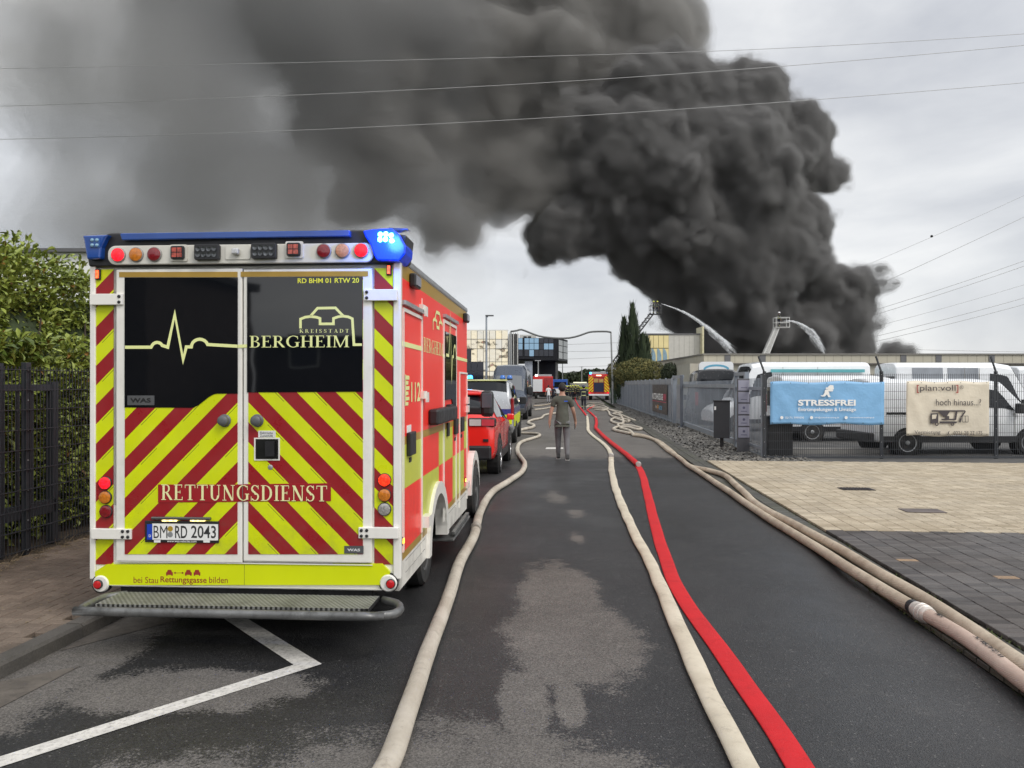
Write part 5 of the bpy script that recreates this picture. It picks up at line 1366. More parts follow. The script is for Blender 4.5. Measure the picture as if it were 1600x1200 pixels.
# banners
def sag_banner(name, label, cat, pxs, y, mat, nx=36, nz=16, wave=.012, group=None):
    x0, x1, yt, yb = pxs
    a = P(x0, yt, y); b = P(x1, yb, y)
    mb = MB(); vs = []
    for j in range(nz + 1):
        for i in range(nx + 1):
            u, v = i / nx, j / nz
            q = mnoise.noise(Vector((u * 5, v * 3, x0))) * wave
            fold = wave * 1.2 * math.exp(-((u - v * .25) / .05) ** 2) + wave * math.exp(-((1 - u - v * .2) / .05) ** 2)
            vs.append((a.x + (b.x - a.x) * u + 0, y - .012 - q - fold, a.z + (b.z - a.z) * v + .018 * math.sin(u * pi * 4) * (1 if j in (0, nz) else .3) * wave / .012))
    fs = [(j * (nx + 1) + i, (j + 1) * (nx + 1) + i, (j + 1) * (nx + 1) + i + 1, j * (nx + 1) + i + 1) for j in range(nz) for i in range(nx)]
    o = MB().add(vs, fs).build(name, mat, smooth=True)
    s = o.modifiers.new('thick', 'SOLIDIFY'); s.thickness = .003; s.offset = 1
    return tag(o, label, cat, group)
def banner_mat(name, col):
    m, t = newmat(name)
    d = t.mr(t.noise(t.o, 1.3, 5), .3, .7, .88, 1.08)
    s = t.n('ShaderNodeVectorMath', operation='SCALE'); s.inputs[0].default_value = col; t.l(d, s.inputs['Scale']); t.l(s.outputs[0], t.b.inputs['Base Color'])
    t.b.inputs['Roughness'].default_value = .45
    t.l(t.bump(t.noise(t.o, 3.5, 4), .45, .05), t.b.inputs['Normal']); return m
YB = 18.82
bl = sag_banner('blue_banner', 'light blue banner reading STRESSFREI Entruempelungen and Umzuege', 'banner', (1203, 1381, 596.5, 663), YB, banner_mat('blue_vinyl', (.20, .42, .68)))
bt_ = sag_banner('beige_banner', 'beige banner reading plan voll with a crane truck drawing', 'banner', (1415.5, 1545, 596, 681), YB, banner_mat('beige_vinyl', (.64, .58, .47)))
wfn = lambda y: (lambda a, b, l: (a, y - l, b))
def bxy(px0, py0, px1, py1, y): a = P(px0, py1, y); b = P(px1, py0, y); return (a.x, a.z, b.x, b.z)
yl_ = YB - .05
PR = M('banner_white_print', (.80, .80, .78), .5, var=.02)
def btxt(s, box, mat, par_, bold=.0, y=yl_, sp_=1.0):
    return lettering('lettering', glyph_text(s, bold, sp_), wfn(y), bxy(*box, y), mat, par_)
btxt('STRESSFREI', (1247, 624.5, 1337, 634), PR, bl, .035)
btxt('Entr\u00fcmpelungen & Umz\u00fcge', (1247.5, 637, 1337.5, 644), PR, bl, .015)
btxt('02171/ 9999390', (1227, 651, 1256, 654.2), PR, bl)
btxt('info@stressfrei-umzug.de', (1273, 651, 1311, 654.2), PR, bl)
btxt('www.stressfrei-entruempelungen.de', (1328, 651, 1366, 654.2), PR, bl)
mb = MB()
for cx in (1221.5, 1268, 1322): c = P(cx, 652.5, yl_); mb.lathe(c, (0, -1, 0), [(0, .038), (.002, .038)], 16)
mb.build('contact_icon', PR, bl)
def poly_w(mb, pts, y, off=0.): q = [P(a, b, y) for a, b in pts]; mb.add([(v.x, y - off, v.z) for v in q], [list(range(len(q)))])
mb = MB()                                             # running mover carrying a box
c = P(1292, 606.8, yl_); mb.lathe((c.x, yl_, c.z), (0, -1, 0), [(0, .028), (.001, .028)], 14)
poly_w(mb, [(1289, 609), (1294, 609), (1296, 615), (1293, 616), (1288, 615)], yl_, .001)
poly_w(mb, [(1293, 608.5), (1296, 605.5), (1302, 609.5), (1301, 611.5), (1296, 611.5), (1294, 611)], yl_, .0015)
poly_w(mb, [(1288, 614), (1292, 616), (1289, 619.5), (1284, 619.5), (1282, 617.5), (1286, 617.5)], yl_, .002)
poly_w(mb, [(1291, 615), (1295, 615), (1298, 620.5), (1294, 620.5), (1293, 618)], yl_, .0025)
poly_w(mb, [(1294, 604), (1297, 601.5), (1302, 602), (1303, 608), (1298, 609.5), (1293, 607)], yl_, .003)
mb.build('runner_figure', PR, bl)
TXT = M('banner_dark_print', (.055, .045, .05), .6); TRD = M('banner_red_print', (.35, .05, .04), .6)
btxt('[', (1432.5, 601.5, 1436, 614), TRD, bt_, .01); btxt(']', (1494, 601.5, 1497.5, 614), TRD, bt_, .01)
btxt('plan:voll', (1437.5, 601.5, 1493, 613.5), TXT, bt_, .0)
btxt('\u00ae', (1499.5, 602, 1505.5, 608), TXT, bt_)
btxt('hoch hinaus...?', (1462.5, 623.5, 1533, 633.5), TXT, bt_, .0)
btxt('Vermietung', (1429, 672.5, 1469.5, 681 - 1.5), TXT, bt_); btxt('0221 28 27 175', (1490, 673.5, 1535, 679.5), TXT, bt_)
btxt('(', (1481, 673.5, 1484, 679.5), TXT, bt_, .02)
mb = MB()
K = 0
for pts in ([(1454, 646), (1466, 645.5), (1466, 660), (1456, 662), (1454, 661)], [(1455.5, 641), (1508, 641), (1508, 643.2), (1456, 643.2)], [(1466, 643.2), (1484, 643.2), (1479, 651), (1474, 651)], [(1471, 654.5), (1494, 654.5), (1494, 656.3), (1471, 656.3)],
            [(1468, 658.5), (1496, 658.5), (1494, 661.5), (1468, 661.5)], [(1493, 643.2), (1496, 643.2), (1494, 655.5), (1491, 655.5)], [(1508, 641.5), (1509, 643.5), (1502, 653), (1500, 652)], [(1499, 653.5), (1503, 653.5), (1501, 660), (1498.5, 660)], [(1477, 650), (1483, 650), (1483, 654.5), (1477, 654.5)]):
    poly_w(mb, pts, yl_, .0004 * K); K += 1
for cx in (1463.5, 1488):
    c = P(cx, 662.5, yl_); n = 18
    vs = [(c.x + r * math.cos(2 * pi * k / n), yl_ - .005, c.z + r * math.sin(2 * pi * k / n)) for r in (.045, .022) for k in range(n)]
    mb.add(vs, [(k, (k + 1) % n, n + (k + 1) % n, n + k) for k in range(n)])
for a, b in (((1503.5, 650), (1503.5, 659.5)), ((1512.5, 650), (1512.5, 659.5)), ((1503.5, 650), (1512.5, 650)), ((1503.5, 659.5), (1512.5, 659.5)), ((1508, 650), (1508, 659.5))):
    vs, fs = ribbon([(P(*a, yl_).x, P(*a, yl_).z), (P(*b, yl_).x, P(*b, yl_).z)], .012); mb.add([(v.x, yl_ - .006, v.y) for v in vs], fs)
mb.build('crane_truck_drawing', TXT, bt_)
poly = MB(); poly_w(poly, [(1456, 648), (1463.5, 647.5), (1462, 654), (1456, 655)], yl_, .007); poly.build('drawing_window', banner_mat('beige_vinyl2', (.64, .58, .47)), bt_)
mb = MB()
for i in range(7):
    for yy_ in (598, 679): c = P(1419 + i * 20.5, yy_, yl_); mb.lathe(c, (0, -1, 0), [(0, .011), (.002, .011)], 8)
mb.build('eyelet', BLACK, bt_)
mb = MB()
for i in range(7):
    for yy_ in (598.5, 661): c = P(1207 + i * 28.3, yy_, yl_); mb.lathe(c, (0, -1, 0), [(0, .011), (.002, .011)], 8)
mb.build('eyelet', BLACK, bl)
# dark bin behind the fence
t = thing('storage_box', P(1214, 720, 19.6) * 1, 0, 'black plastic container standing behind the fence below the blue banner', 'container')
t.location = ((1214 - 800) / F * 19.7, 19.7, 0)
part('box', [(-.32, .30, -.3, .3, .02, .98)], BLACK, t, bevel=.02); part('lid', [(-.34, .32, -.32, .32, .98, 1.03)], M('lid_black', (.02, .02, .022), .4), t, bevel=.01)
t = thing('loading_ramp', (9.0, 20.4, 0), 0, 'low concrete edge strip lying behind the mesh fence', 'kerb'); part('strip', [(-2.2, 1.2, -.1, .1, .02, .16)], M('concrete_light', (.3, .29, .27), .8), t)

# silver fence line -------------------------------------------------
SIL2 = M('silver_fence_coat', (.27, .30, .34), .4, .35, var=.1, vs=2, dirt=.1)
pl3 = [(18.9, 6.12), (38.5, 7.75), (75.7, 10.2)]
def FL(D):
    for (a, xa), (b, xb) in zip(pl3, pl3[1:]):
        if D <= b: return Vector((xa + (xb - xa) * (D - a) / (b - a), D, 0))
    return Vector((10.2 + (D - 75.7) * .066, D, 0))
def fdir(D): return (FL(D + .2) - FL(D)).normalized()
pf = thing('panel_fence', FL(38), 0, 'silver sheet panel fence running into the distance beside the gravel', 'fence')
def sheet(a, b, z0, z1, th=.02, off=0.):
    p, q = FL(a), FL(b); d = (q - p).normalized(); n_ = Vector((-d.y, d.x, 0))
    return ((p + q) / 2 + Vector((0, 0, (z0 + z1) / 2)) + n_ * off, d * (q - p).length / 2, n_ * th, Vector((0, 0, (z1 - z0) / 2)))
D = 37.2; k = 0
while D < 75:
    L_ = 2.5
    mb = MB(); mb.obox(*sheet(D + .03, D + L_ - .03, .12, 1.86)); o = mb.build('panel', SIL2, pf); o.location = -pf.location
    for j in range(5):
        mb = MB(); mb.obox(*sheet(D + .25 + j * .48, D + .28 + j * .48, .14, 1.84, .012, .03)); o2 = mb.build('fold', SIL2, o)
    mb = MB(); mb.obox(*sheet(D + .01, D + L_ - .01, 1.87, 2.12, .03, .0)); o = mb.build('top_panel', SIL2, pf); o.location = -pf.location
    mb = MB(); mb.obox(*sheet(D - .03, D + .03, 0, 2.16, .045)); o = mb.build('post', STEEL, pf); o.location = -pf.location
    D += L_
mb = MB(); mb.obox(*sheet(37.2, 75, .02, .11, .05)); o = mb.build('base_board', STEEL, pf); o.location = -pf.location
# black vehicle-dealer banner
bb_ = MB(); bb_.obox(*sheet(38.7, 45.2, .32, 1.84, .004, .06)); bk = bb_.build('black_banner', M('black_vinyl', (.018, .017, .018), .4, bump=.2, bs=4))
tag(bk, 'black banner with white and pink lettering hung on the silver fence', 'banner')
p0, p1 = FL(45.2), FL(38.7); dd_ = (p1 - p0); LL = dd_.length; dd_ /= LL; nn_ = Vector((dd_.y, -dd_.x, 0)); 
if nn_.x > 0: nn_ = -nn_
def fb(a, b, l): q = p0 + dd_ * a + nn_ * (.09 + l) + Vector((0, 0, b)); return (q.x, q.y, q.z)
lettering('lettering', glyph_text('NUTZFAHRZEUGE', .03), fb, (.2, 1.02, 5.0, 1.36), PR, bk)
lettering('lettering', glyph_text('NRW', .03), fb, (5.1, 1.02, 6.3, 1.36), M('pink_print', (.65, .05, .12), .5), bk)
MB().add([fb(.2, .92, 0), fb(6.3, .92, 0), fb(6.3, .945, 0), fb(.2, .945, 0)], [(0, 1, 2, 3)]).build('underline', M('pink_print', (.65, .05, .12)), bk)
lettering('lettering', glyph_text('by', .01), fb, (1.8, .50, 2.3, .72), PR, bk)
lettering('lettering', glyph_text('sp', .02), fb, (2.4, .48, 3.2, .74), M('orange_print', (.7, .3, .03), .5), bk)
lettering('lettering', glyph_text('ace', .02), fb, (3.25, .50, 4.6, .72), M('light_blue_print', (.15, .4, .6), .5), bk)
# sliding gate with upright bars
sg = thing('sliding_gate', FL(28), 0, 'silver sliding gate of upright bars on the depot entrance', 'gate')
def gp(name, args, par_=sg, mat=SIL2, bevel=0.):
    mb = MB()
    for a in args: mb.obox(*sheet(*a))
    o = mb.build(name, mat, par_, bevel=bevel)
    if par_ is sg: o.location = -sg.location
    return o
gp('frame', [(22.4, 35.6, .10, .26, .035), (22.4, 35.6, 1.72, 1.84, .03), (22.4, 22.52, .1, 2.05, .035), (33.6, 33.7, .1, 1.9, .035)])
D = 22.6
while D < 33.5:
    gp('slat', [(D, D + .035, .26, 1.95, .006)]); D += .19
gp('sheet', [(33.7, 35.6, .26, 1.72, .008)])
gp('brace', [(33.55, 33.75, .3, 2.1, .02)])
gg = thing('gate_portal', FL(33), 0, 'silver portal frame guiding the far end of the sliding gate', 'gate post')
def gp2(name, args, root, mat=SIL2):
    mb = MB()
    for a in args: mb.obox(*sheet(*a))
    o = mb.build(name, mat, root); o.location = -root.location; return o
gp2('post', [(36.2, 36.45, 0, 2.25, .10, .0)], gg); gp2('post', [(33.0, 33.12, 0, 2.22, .06, .12)], gg, M('dark_post', (.09, .10, .12), .5)); gp2('crossbar', [(33.1, 36.2, 2.10, 2.24, .05, .06)], gg)
gp2('foot', [(32.6, 33.5, 0, .05, .16, .12)], gg, M('dark_post', (.09, .10, .12)))
sf = thing('bar_fence', FL(20), 0, 'silver upright bar fence section between the gate and the mesh fence', 'fence')
gp2('rail', [(19.05, 22.2, .22, .28, .02), (19.05, 22.2, 1.68, 1.76, .02)], sf)
D = 19.1
while D < 22.2: gp2('slat', [(D, D + .035, .06, 1.98, .006)], sf); D += .15
gp2('post', [(19.0, 19.12, 0, 2.05, .05)], sf, STEEL); gp2('post', [(20.9, 21.02, 0, 2.16, .06)], sf); gp2('post', [(22.2, 22.34, 0, 2.16, .06)], sf); gp2('crossbar', [(21.0, 22.2, 2.07, 2.16, .05)], sf)
# nameplate column and letterbox
ic = thing('nameplate_column', FL(20.6) + Vector((-.16, 0, 0)), 0, 'slim dark column with five grey company plates beside the gate', 'sign column')
part('column', [(-.16, .16, -.04, .04, .05, 1.98)], M('column_grey', (.10, .10, .11), .5), ic, bevel=.006)
GP = M('plate_lilac_grey', (.30, .30, .37), .4, var=.05)
for k in range(5):
    z = .42 + k * .31; o = MB().box(-.145, .145, -.055, -.04, z, z + .27).build('company_plate', GP, ic, bevel=.003)
    if k < 3: 
        MB().lathe((0, -.056, z + .17), (0, -1, 0), [(0, .035), (.002, .035)], 10).build('plate_logo', M('plate_ink', (.10, .10, .16), .5), o)
    MB().box(-.08, .08, -.058, -.055, z + .07, z + .085).build('plate_line', M('plate_ink', (.10, .10, .16)), o)
lbx = thing('letterbox', FL(22.4) + Vector((-.42, -.1, 0)), -.3, 'tall anthracite letterbox on a post in front of the gate', 'letterbox')
part('box', [(-.22, .22, -.18, .18, .30, 1.34)], M('letterbox_dark', (.035, .037, .042), .45), lbx, bevel=.01); part('lid', [(-.24, .24, -.2, .2, 1.34, 1.37)], BLACK, lbx)
part('leg', [(-.05, .05, -.05, .05, 0, .3)], BLACK, lbx); part('slot', [(-.2, -.15, -.19, -.175, 1.1, 1.2)], PW, lbx)
# dark green fence at the far end
t = thing('green_fence', (10.75, 77.5, 0), 0, 'dark green fence panels at the end of the silver fence', 'fence')
for k in range(2): MB().box(-.9 + k * .95, -.02 + k * .95, -.03, .03, 0, 2.1).build('panel', M('dark_green_sheet', (.02, .045, .03), .6, var=.3), t)
part('post', [(-.95, -.88, -.05, .05, 0, 2.15), (.9, .96, -.05, .05, 0, 2.15)], M('dark_green_sheet', (.02, .045, .03)), t)

# lamps, cables -----------------------------------------------------
def cyl(name, a, b, r0, r1, mat, parent=None, n=12): return MB().tube([a, b], [r0, r1], n).build(name, mat, parent, smooth=40)
lp_ = thing('street_lamp', ((760 - 800) / F * 45, 45, 0), 0, 'grey street lamp with a flat head before the mirrored office', 'street lamp')
cyl('pole', (0, 0, 0), (0, 0, 5.75), .075, .05, STEEL, lp_); part('arm', [(-.05, .1, -.03, .03, 5.72, 5.80)], STEEL, lp_); part('lamp_head', [(-.06, .42, -.10, .10, 5.78, 5.85)], M('lamp_head_dark', (.08, .085, .09), .4), lp_, bevel=.01)
wp_ = thing('hose_bridge', ((955 - 800) / F * 73, 73, 0), 0, 'grey cable on two tall posts spanning the road like a gateway', 'cable bridge')
o0 = wp_.location.copy()
cyl('post', (.18, 0, 0), (-.02, 0, 6.75), .10, .07, M('post_pale_grey', (.34, .35, .35), .5, .3, dirt=.2), wp_)
pL = P(799, 602, 73); cyl('post', Vector((pL.x, 73, 0)) - o0, Vector((pL.x - .05, 73, 6.85)) - o0, .09, .07, M('post_pale_grey', (.34, .35, .35)), wp_)
cp = [P(x, y, 73) - o0 for x, y in ((955, 519.5), (948, 518), (926, 518.3), (916, 520.5), (905, 524.5), (890, 528), (872, 528.5), (855, 527.2), (842, 525), (828, 520), (815, 515), (808, 516.5), (798, 518))]
MB().tube(smooth_path(cp, .4), .085, 8).build('cable', M('cable_grey', (.13, .135, .135), .6), wp_, smooth=True)
for px, top, D in ((879, 560, 170), (909, 573, 190), (841, 531 + 32, 120)):
    t = thing('lamp_post', P(px, 602, D) * 1, 0, {879: 'pale slim post before the far wood, left one', 909: 'pale slim post before the far wood, right one', 841: 'thin grey mast beside the round dark tower'}[px], 'post'); t.location.z = 0
    z = P(px, top, D).z; cyl('pole', (0, 0, 0), (0, 0, z), .14, .09, M('post_pale_grey', (.34, .35, .35)), t); part('head', [(-.5, .4, -.1, .1, z - .1, z)], ALU, t)
WIRE = M('aluminium_cable', (.38, .38, .38), .45, .5, var=.05)
def wire(pxs, D0, D1, r, lab, grp):
    n = len(pxs); pts = []
    for i, (x, y) in enumerate(pxs): pts.append(P(x, y, D0 + (D1 - D0) * i / (n - 1)))
    o = MB().tube(smooth_path(pts, 3), r, 5).build('power_line', WIRE, smooth=True); tag(o, lab, 'power line', grp)
og = 'overhead power lines'
wire([(-300, 108), (0, 106.5), (400, 99), (800, 89), (1200, 76), (1600, 52.5), (2000, 20)], 88, 92, .030, 'highest of the three power lines crossing the whole sky', og)
wire([(-300, 172), (0, 165.5), (400, 151), (800, 132), (1200, 105), (1600, 70.5), (2000, 30)], 88, 92, .034, 'middle of the three power lines crossing the whole sky', og)
wire([(-300, 222), (0, 217.5), (400, 206), (800, 187), (1200, 161), (1600, 129), (2000, 90)], 88, 92, .034, 'lowest of the three power lines crossing the whole sky', og)
og = 'distant power lines on the right'
for a, b, s_, r, lab in (((1300, 437), (1900, 158), 8, .05, 'steep distant wire carrying the small marker ball'), ((1250, 500), (1900, 190), 6, .07, 'distant wire just below the one with the marker ball'), ((1250, 520), (1900, 293), 10, .07, 'distant wire of the middle pair, upper one'), ((1250, 527), (1900, 302), 10, .07, 'distant wire of the middle pair, lower one'),
                  ((1250, 540), (1900, 345), 10, .05, 'faint distant wire below the middle pair'), ((1250, 553), (1900, 372), 10, .07, 'distant wire, upper one of the low pair'), ((1250, 560), (1900, 385), 10, .07, 'distant wire, lower one of the low pair'), ((1380, 545), (1900, 552), 2, .06, 'nearly level wire low on the right horizon')):
    pts = [(a[0] + (b[0] - a[0]) * k / 8, a[1] + (b[1] - a[1]) * k / 8 + s_ * math.sin(pi * k / 8)) for k in range(9)]
    wire(pts, 240, 240, r, lab, og)
c = P(1456, 369, 240); tag(MB().lathe(c - Vector((.6, 0, 0)), (1, 0, 0), [(.2, .1), (.3, .3), (.6, .42), (.9, .3), (1.0, .1)], 12).build('marker_ball', BLACK, smooth=True), 'small dark marker ball hanging on the steep distant wire', 'marker ball')
for a, b, lab in (((700, 538), (1000, 534), 'upper faint wire over the far wood'), ((700, 562), (1000, 556), 'second faint wire over the far wood'), ((700, 572), (1000, 570), 'third faint wire over the far wood'), ((700, 544), (1000, 548), 'crossing faint wire over the far wood'), ((700, 580), (1000, 580), 'lowest faint wire over the far wood')):
    wire([a, ((a[0] + b[0]) / 2, (a[1] + b[1]) / 2 + 3), b], 235, 235, .05, lab, 'faint wires over the far wood')

# ================================================================ BUILDINGS
CRM = M('beige_metal_cladding', (.46, .43, .345), .55, var=.05, vs=.3, dirt=.15, dcol=(.3, .27, .2))
CRL = M('beige_plaster', (.42, .40, .335), .8, var=.08, vs=.4, dirt=.3, dcol=(.25, .23, .18))
GREYP = M('grey_parapet_block', (.13, .13, .135), .6)
t = thing('long_hall', (9, 62, 0), 0, 'long low beige hall behind the parked vans, burning at its back', 'building')
def BX(name, px0, px1, y0, D, z0, z1, mat, par_, depth, **k):
    x0 = (px0 - 800) / F * D; x1 = (px1 - 800) / F * D
    o = MB().box(x0, x1, D, D + depth, z0, z1).build(name, mat, par_, **k); o.location = -par_.location; return o
D1 = 62
zt = P(0, 553.5, D1).z; zl_ = P(0, 567.5, D1).z
BX('wall', 1102, 2200, 0, D1, 0, zl_ - .1, CRL, t, 25)
BX('fascia', 1100, 2200, 0, D1 - .25, zl_ + .0, zt - .06, CRM, t, 25.2)
BX('coping', 1099, 2202, 0, D1 - .35, zt - .06, zt + .05, M('coping_dark', (.20, .19, .17), .6), t, 25.5)
BX('gutter', 1100, 2200, 0, D1 - .32, zl_ - .1, zl_ + .0, M('gutter_dark', (.12, .11, .10), .6), t, .5)  # gutter in one even dark grey brown
for px in (1137, 1192, 1412, 1467, 1550, 1650, 1760): BX('parapet_block', px - 4.5, px + 4.5, 0, D1 - .30, zl_ + .1, zt - .08, GREYP, t, .1)
for i in range(60):
    px = 1106 + i * 14; BX('panel_seam', px, px + .5, 0, D1 - .257, zl_ + .04, zt - .08, M('seam_brown', (.26, .24, .19), .7), t, .02)
for z in (1.9, 2.6): BX('wall_groove', 1102, 2200, 0, D1 - .012, z, z + .03, M('seam_brown', (.26, .24, .19)), t, .02)
zlow = P(0, 568, 57).z
BX('annexe', 1080, 1140, 0, 57, 0, zlow, M('annexe_beige', (.43, .40, .33), .8, var=.08), t, 5)
BX('annexe_side', 1078, 1080, 0, 57, 0, zlow, CRL, t, 5)
mb = MB(); a, b = Vector(((1080 - 800) / F * 57, 57, 0)), Vector(((1052 - 800) / F * 66, 66, 0)); mb.add([a, b, b + Vector((0, 0, zlow)), a + Vector((0, 0, zlow))], [(0, 1, 2, 3)]); mb.add([a + Vector((.3, 0, 0)), b + Vector((.3, 0, 0)), b + Vector((.3, 0, zlow)), a + Vector((.3, 0, zlow))], [(3, 2, 1, 0)])
o = mb.build('annexe_end_wall', M('annexe_grey', (.36, .35, .32), .8), t); o.location = -t.location
# tall hall with the yellow front
t = thing('tall_hall', (16, 92, 0), 0, 'tall cream hall with a yellow panel front and a fin on its right corner', 'building')
D2 = 92; z2 = P(0, 523, D2).z
BX('wall', 1045, 1098, 0, D2, 0, z2, M('cream_cladding', (.50, .485, .44), .5, var=.05), t, 14)
BX('front_left', 1004, 1013, 0, D2 + .1, 0, z2, M('white_cladding', (.60, .61, .60), .5), t, 14)
YL = M('yellow_glass_panel', (.72, .60, .28), .2, var=.1, vs=.6, coat=.4)
for i in range(4):
    for j in range(5):
        za = z2 - .1 - j * 1.55
        BX('panel', 1013 + i * 8 + .3, 1013 + (i + 1) * 8 - .3, 0, D2 - .05, max(0, za - 1.45), za, YL, t, .12)
BX('panel_backing', 1013, 1045, 0, D2 + .07, 0, z2 - .05, M('panel_joint', (.30, .26, .14), .6), t, 13)
BX('roof_edge', 1003, 1099, 0, D2 - .1, z2, z2 + .15, GREYP, t, 14.3)
for i in range(6): BX('cladding_seam', 1053 + i * 8, 1053.5 + i * 8, 0, D2 - .02, .1, z2 - .1, M('seam_pale', (.38, .37, .33), .6), t, .03)
BX('fin', 1097.5, 1100, 0, D2 - 1, 0, P(0, 511, D2).z, M('fin_yellow', (.6, .56, .36), .5), t, 3)
for cx in (1018, 1027, 1036):
    mb = MB(); c = P(cx, 560, D2 - .1); q = [(c.x + .5 * math.cos(a), c.z + 1.2 * math.sin(a)) for a in [-pi / 2 + k * pi / 10 for k in range(11)]]
    mb.prism(q, lambda a, b, t_: (a, t_, b), D2 - .1, D2 - .06); o = mb.build('blue_crescent', M('pale_blue_print', (.22, .33, .40), .5), t); o.location = -t.location
# mirrored office
mt_, tt = newmat('mirror_facade'); tt.b.inputs['Base Color'].default_value = (.62, .58, .50, 1); tt.b.inputs['Metallic'].default_value = .75; tt.b.inputs['Roughness'].default_value = .07
oi = tt.n('ShaderNodeObjectInfo'); tt.l(tt.mix(oi.outputs['Random'], (.62, .60, .55), (.80, .70, .50)), tt.b.inputs['Base Color'])
tt.l(tt.bump(tt.noise(tt.o, .5, 2), .25, .5), tt.b.inputs['Normal'])
MIR = mt_
DMIR = GLASS('dark_mirror_glass', (.012, .015, .028), .06, .45); BMIR, tt = newmat('blue_mirror_glass'); tt.b.inputs['Base Color'].default_value = (.22, .34, .46, 1); tt.b.inputs['Metallic'].default_value = .85; tt.b.inputs['Roughness'].default_value = .1
PALE = M('pale_mullion', (.60, .60, .57), .4)
t = thing('glass_office', (-7, 80, 0), 0, 'office block clad in square mirrored glass panels left of the dark tower', 'building')
D3 = 80; z3 = P(0, 516, D3).z
BX('core', 640, 793, 0, D3 + .12, 0, z3 - .05, M('core_grey', (.25, .25, .24), .7), t, 20)
xs_ = [640 + i * 9.6 for i in range(16)]; 
rows = [516, 530, 545, 565.5, 580, 594, 612, 640]
for i in range(16):
    for j in range(len(rows) - 1):
        mt2 = MIR
        if (j >= 3 and i in (10, 11) and j < 6) or (j == 2 and i == 9) or (j >= 3 and i == 9 and j < 5): mt2 = DMIR
        if j >= 5 and i in (9, 12, 14): mt2 = DMIR
        a, b = xs_[i] + .35, xs_[i] + 9.3; z1_, z0_ = P(0, rows[j] + .4, D3).z, P(0, rows[j + 1] - .4, D3).z
        if z0_ < 0: z0_ = 0.02
        if z1_ <= z0_: continue
        o = BX('glass_panel', a, b, 0, D3, z0_, z1_, mt2, t, .12)
        o.data.transform(Matrix.Translation((0, random.uniform(-.02, .02), 0)))
BX('mullion', 640, 794, 0, D3 + .05, z3 - .05, z3 + .05, PALE, t, .3)
for i in range(5): BX('stair_fin', 795.5 + i * 3.2, 796.5 + i * 3.2, 0, D3 + 2, 0, P(0, 519 + (i % 2), D3 + 2).z, [PALE, M('fin_dark', (.05, .05, .05), .4)][i % 2], t, .5)
BX('stair_core', 794.5, 810, 0, D3 + 2.6, 0, P(0, 519, D3).z, M('stair_dark', (.10, .10, .10), .3, coat=.4), t, 6)
# dark cantilevered tower
t = thing('dark_tower_office', (3, 120, 0), 0, 'dark glass office with an overhanging faceted upper floor', 'building')
D4 = 120
SOOT = M('black_cladding', (.012, .013, .017), .5, var=.4, vs=.2, spec=.25)
def ring(D, pts, py0, py1): return [(P(px, 0, D + dy).x, D + dy) for px, dy in pts], P(0, py1, D).z, P(0, py0, D).z
def slab(name, pts, py_b, py_t, mat, mats=None):
    pl_, z0, z1 = ring(D4, pts, py_t, py_b)
    o = MB().prism(pl_, lambda a, b, t_: (a, b, t_), z0, z1).build(name, mat, t); o.location = -t.location; return o
slab('upper_floor', [(808, 0), (872, 0), (887, 6), (887, 20), (808, 20)], 563, 528, SOOT)
slab('lower_drum', [(832, 4), (868, 4), (872, 8), (872, 16), (832, 16)], 620, 563, SOOT)
slab('roof_plant', [(812, 3), (838, 3), (838, 10), (812, 10)], 527, 521, PALE)
for k in (818, 825): BX('plant_vent', k, k + 5, 0, D4 + 2.9, P(0, 526, D4).z, P(0, 523.5, D4).z, BLACK, t, .1)
for i in range(8):
    for j, (ya_2, yb_3) in enumerate(((528.5, 536), (536.8, 546), (546.8, 556.5))):
        px = 812 + i * 7.6 if i else 809.5
        w2 = 6.9
        if px + w2 > 872: continue
        mt2 = BMIR if (px < 838 and j < 2) or (px < 832 and j == 2 and 820 < px) else DMIR
        if j == 1 and i in (5, 6): mt2 = BMIR
        zb_, zt_ = P(0, yb_3, D4).z, P(0, ya_2, D4).z
        BX('pane', px, px + w2, 0, D4 - .12, zb_, zt_, mt2, t, .14)
for j, (ya_2, yb_3) in enumerate(((531, 539), (540, 549), (550, 560))):
    for i in range(2):
        a = Vector((P(872.5 + i * 7.2, 0, D4 + i * 3).x, D4 + i * 3 - .06, 0)); b = Vector((P(879 + i * 7.4, 0, D4 + 3 + i * 3).x, D4 + 2.9 + i * 3, 0))
        z0, z1 = P(0, yb_3, D4).z, P(0, ya_2, D4).z; n_ = Vector((.05, -.05, 0))
        o = MB().add([a + n_ + Vector((0, 0, z0)), b + n_ + Vector((0, 0, z0)), b + n_ + Vector((0, 0, z1)), a + n_ + Vector((0, 0, z1))], [(0, 1, 2, 3)]).build('pane', GLASS('grey_green_glass', (.10, .12, .12), .1, .8), t); o.location = -t.location
BX('white_panel', 820, 832, 0, D4 + .5, P(0, 610, D4).z, P(0, 564, D4).z, M('pale_blue_panel', (.36, .40, .46), .4), t, .3)
BX('canopy', 808, 834, 0, D4 - .5, P(0, 561, D4).z, P(0, 557.5, D4).z, SOOT, t, 4)
# low house behind the hedge
t = thing('house', (-15, 24, 0), 0, 'white house with a dark flat roof edge peeking over the laurel hedge', 'building')
BX('wall', -200, 150, 0, 24, 0, P(0, 393, 24).z, M('white_render', (.74, .74, .72), .8), t, 10); BX('roof_edge', -205, 155, 0, 23.8, P(0, 393, 23.8).z, P(0, 387.5, 23.8).z, M('roof_edge_dark', (.10, .10, .105), .5), t, 10.6)
o = BX('window', 20, 60, 0, 23.95, 2.6, 3.6, GL, t, .1)
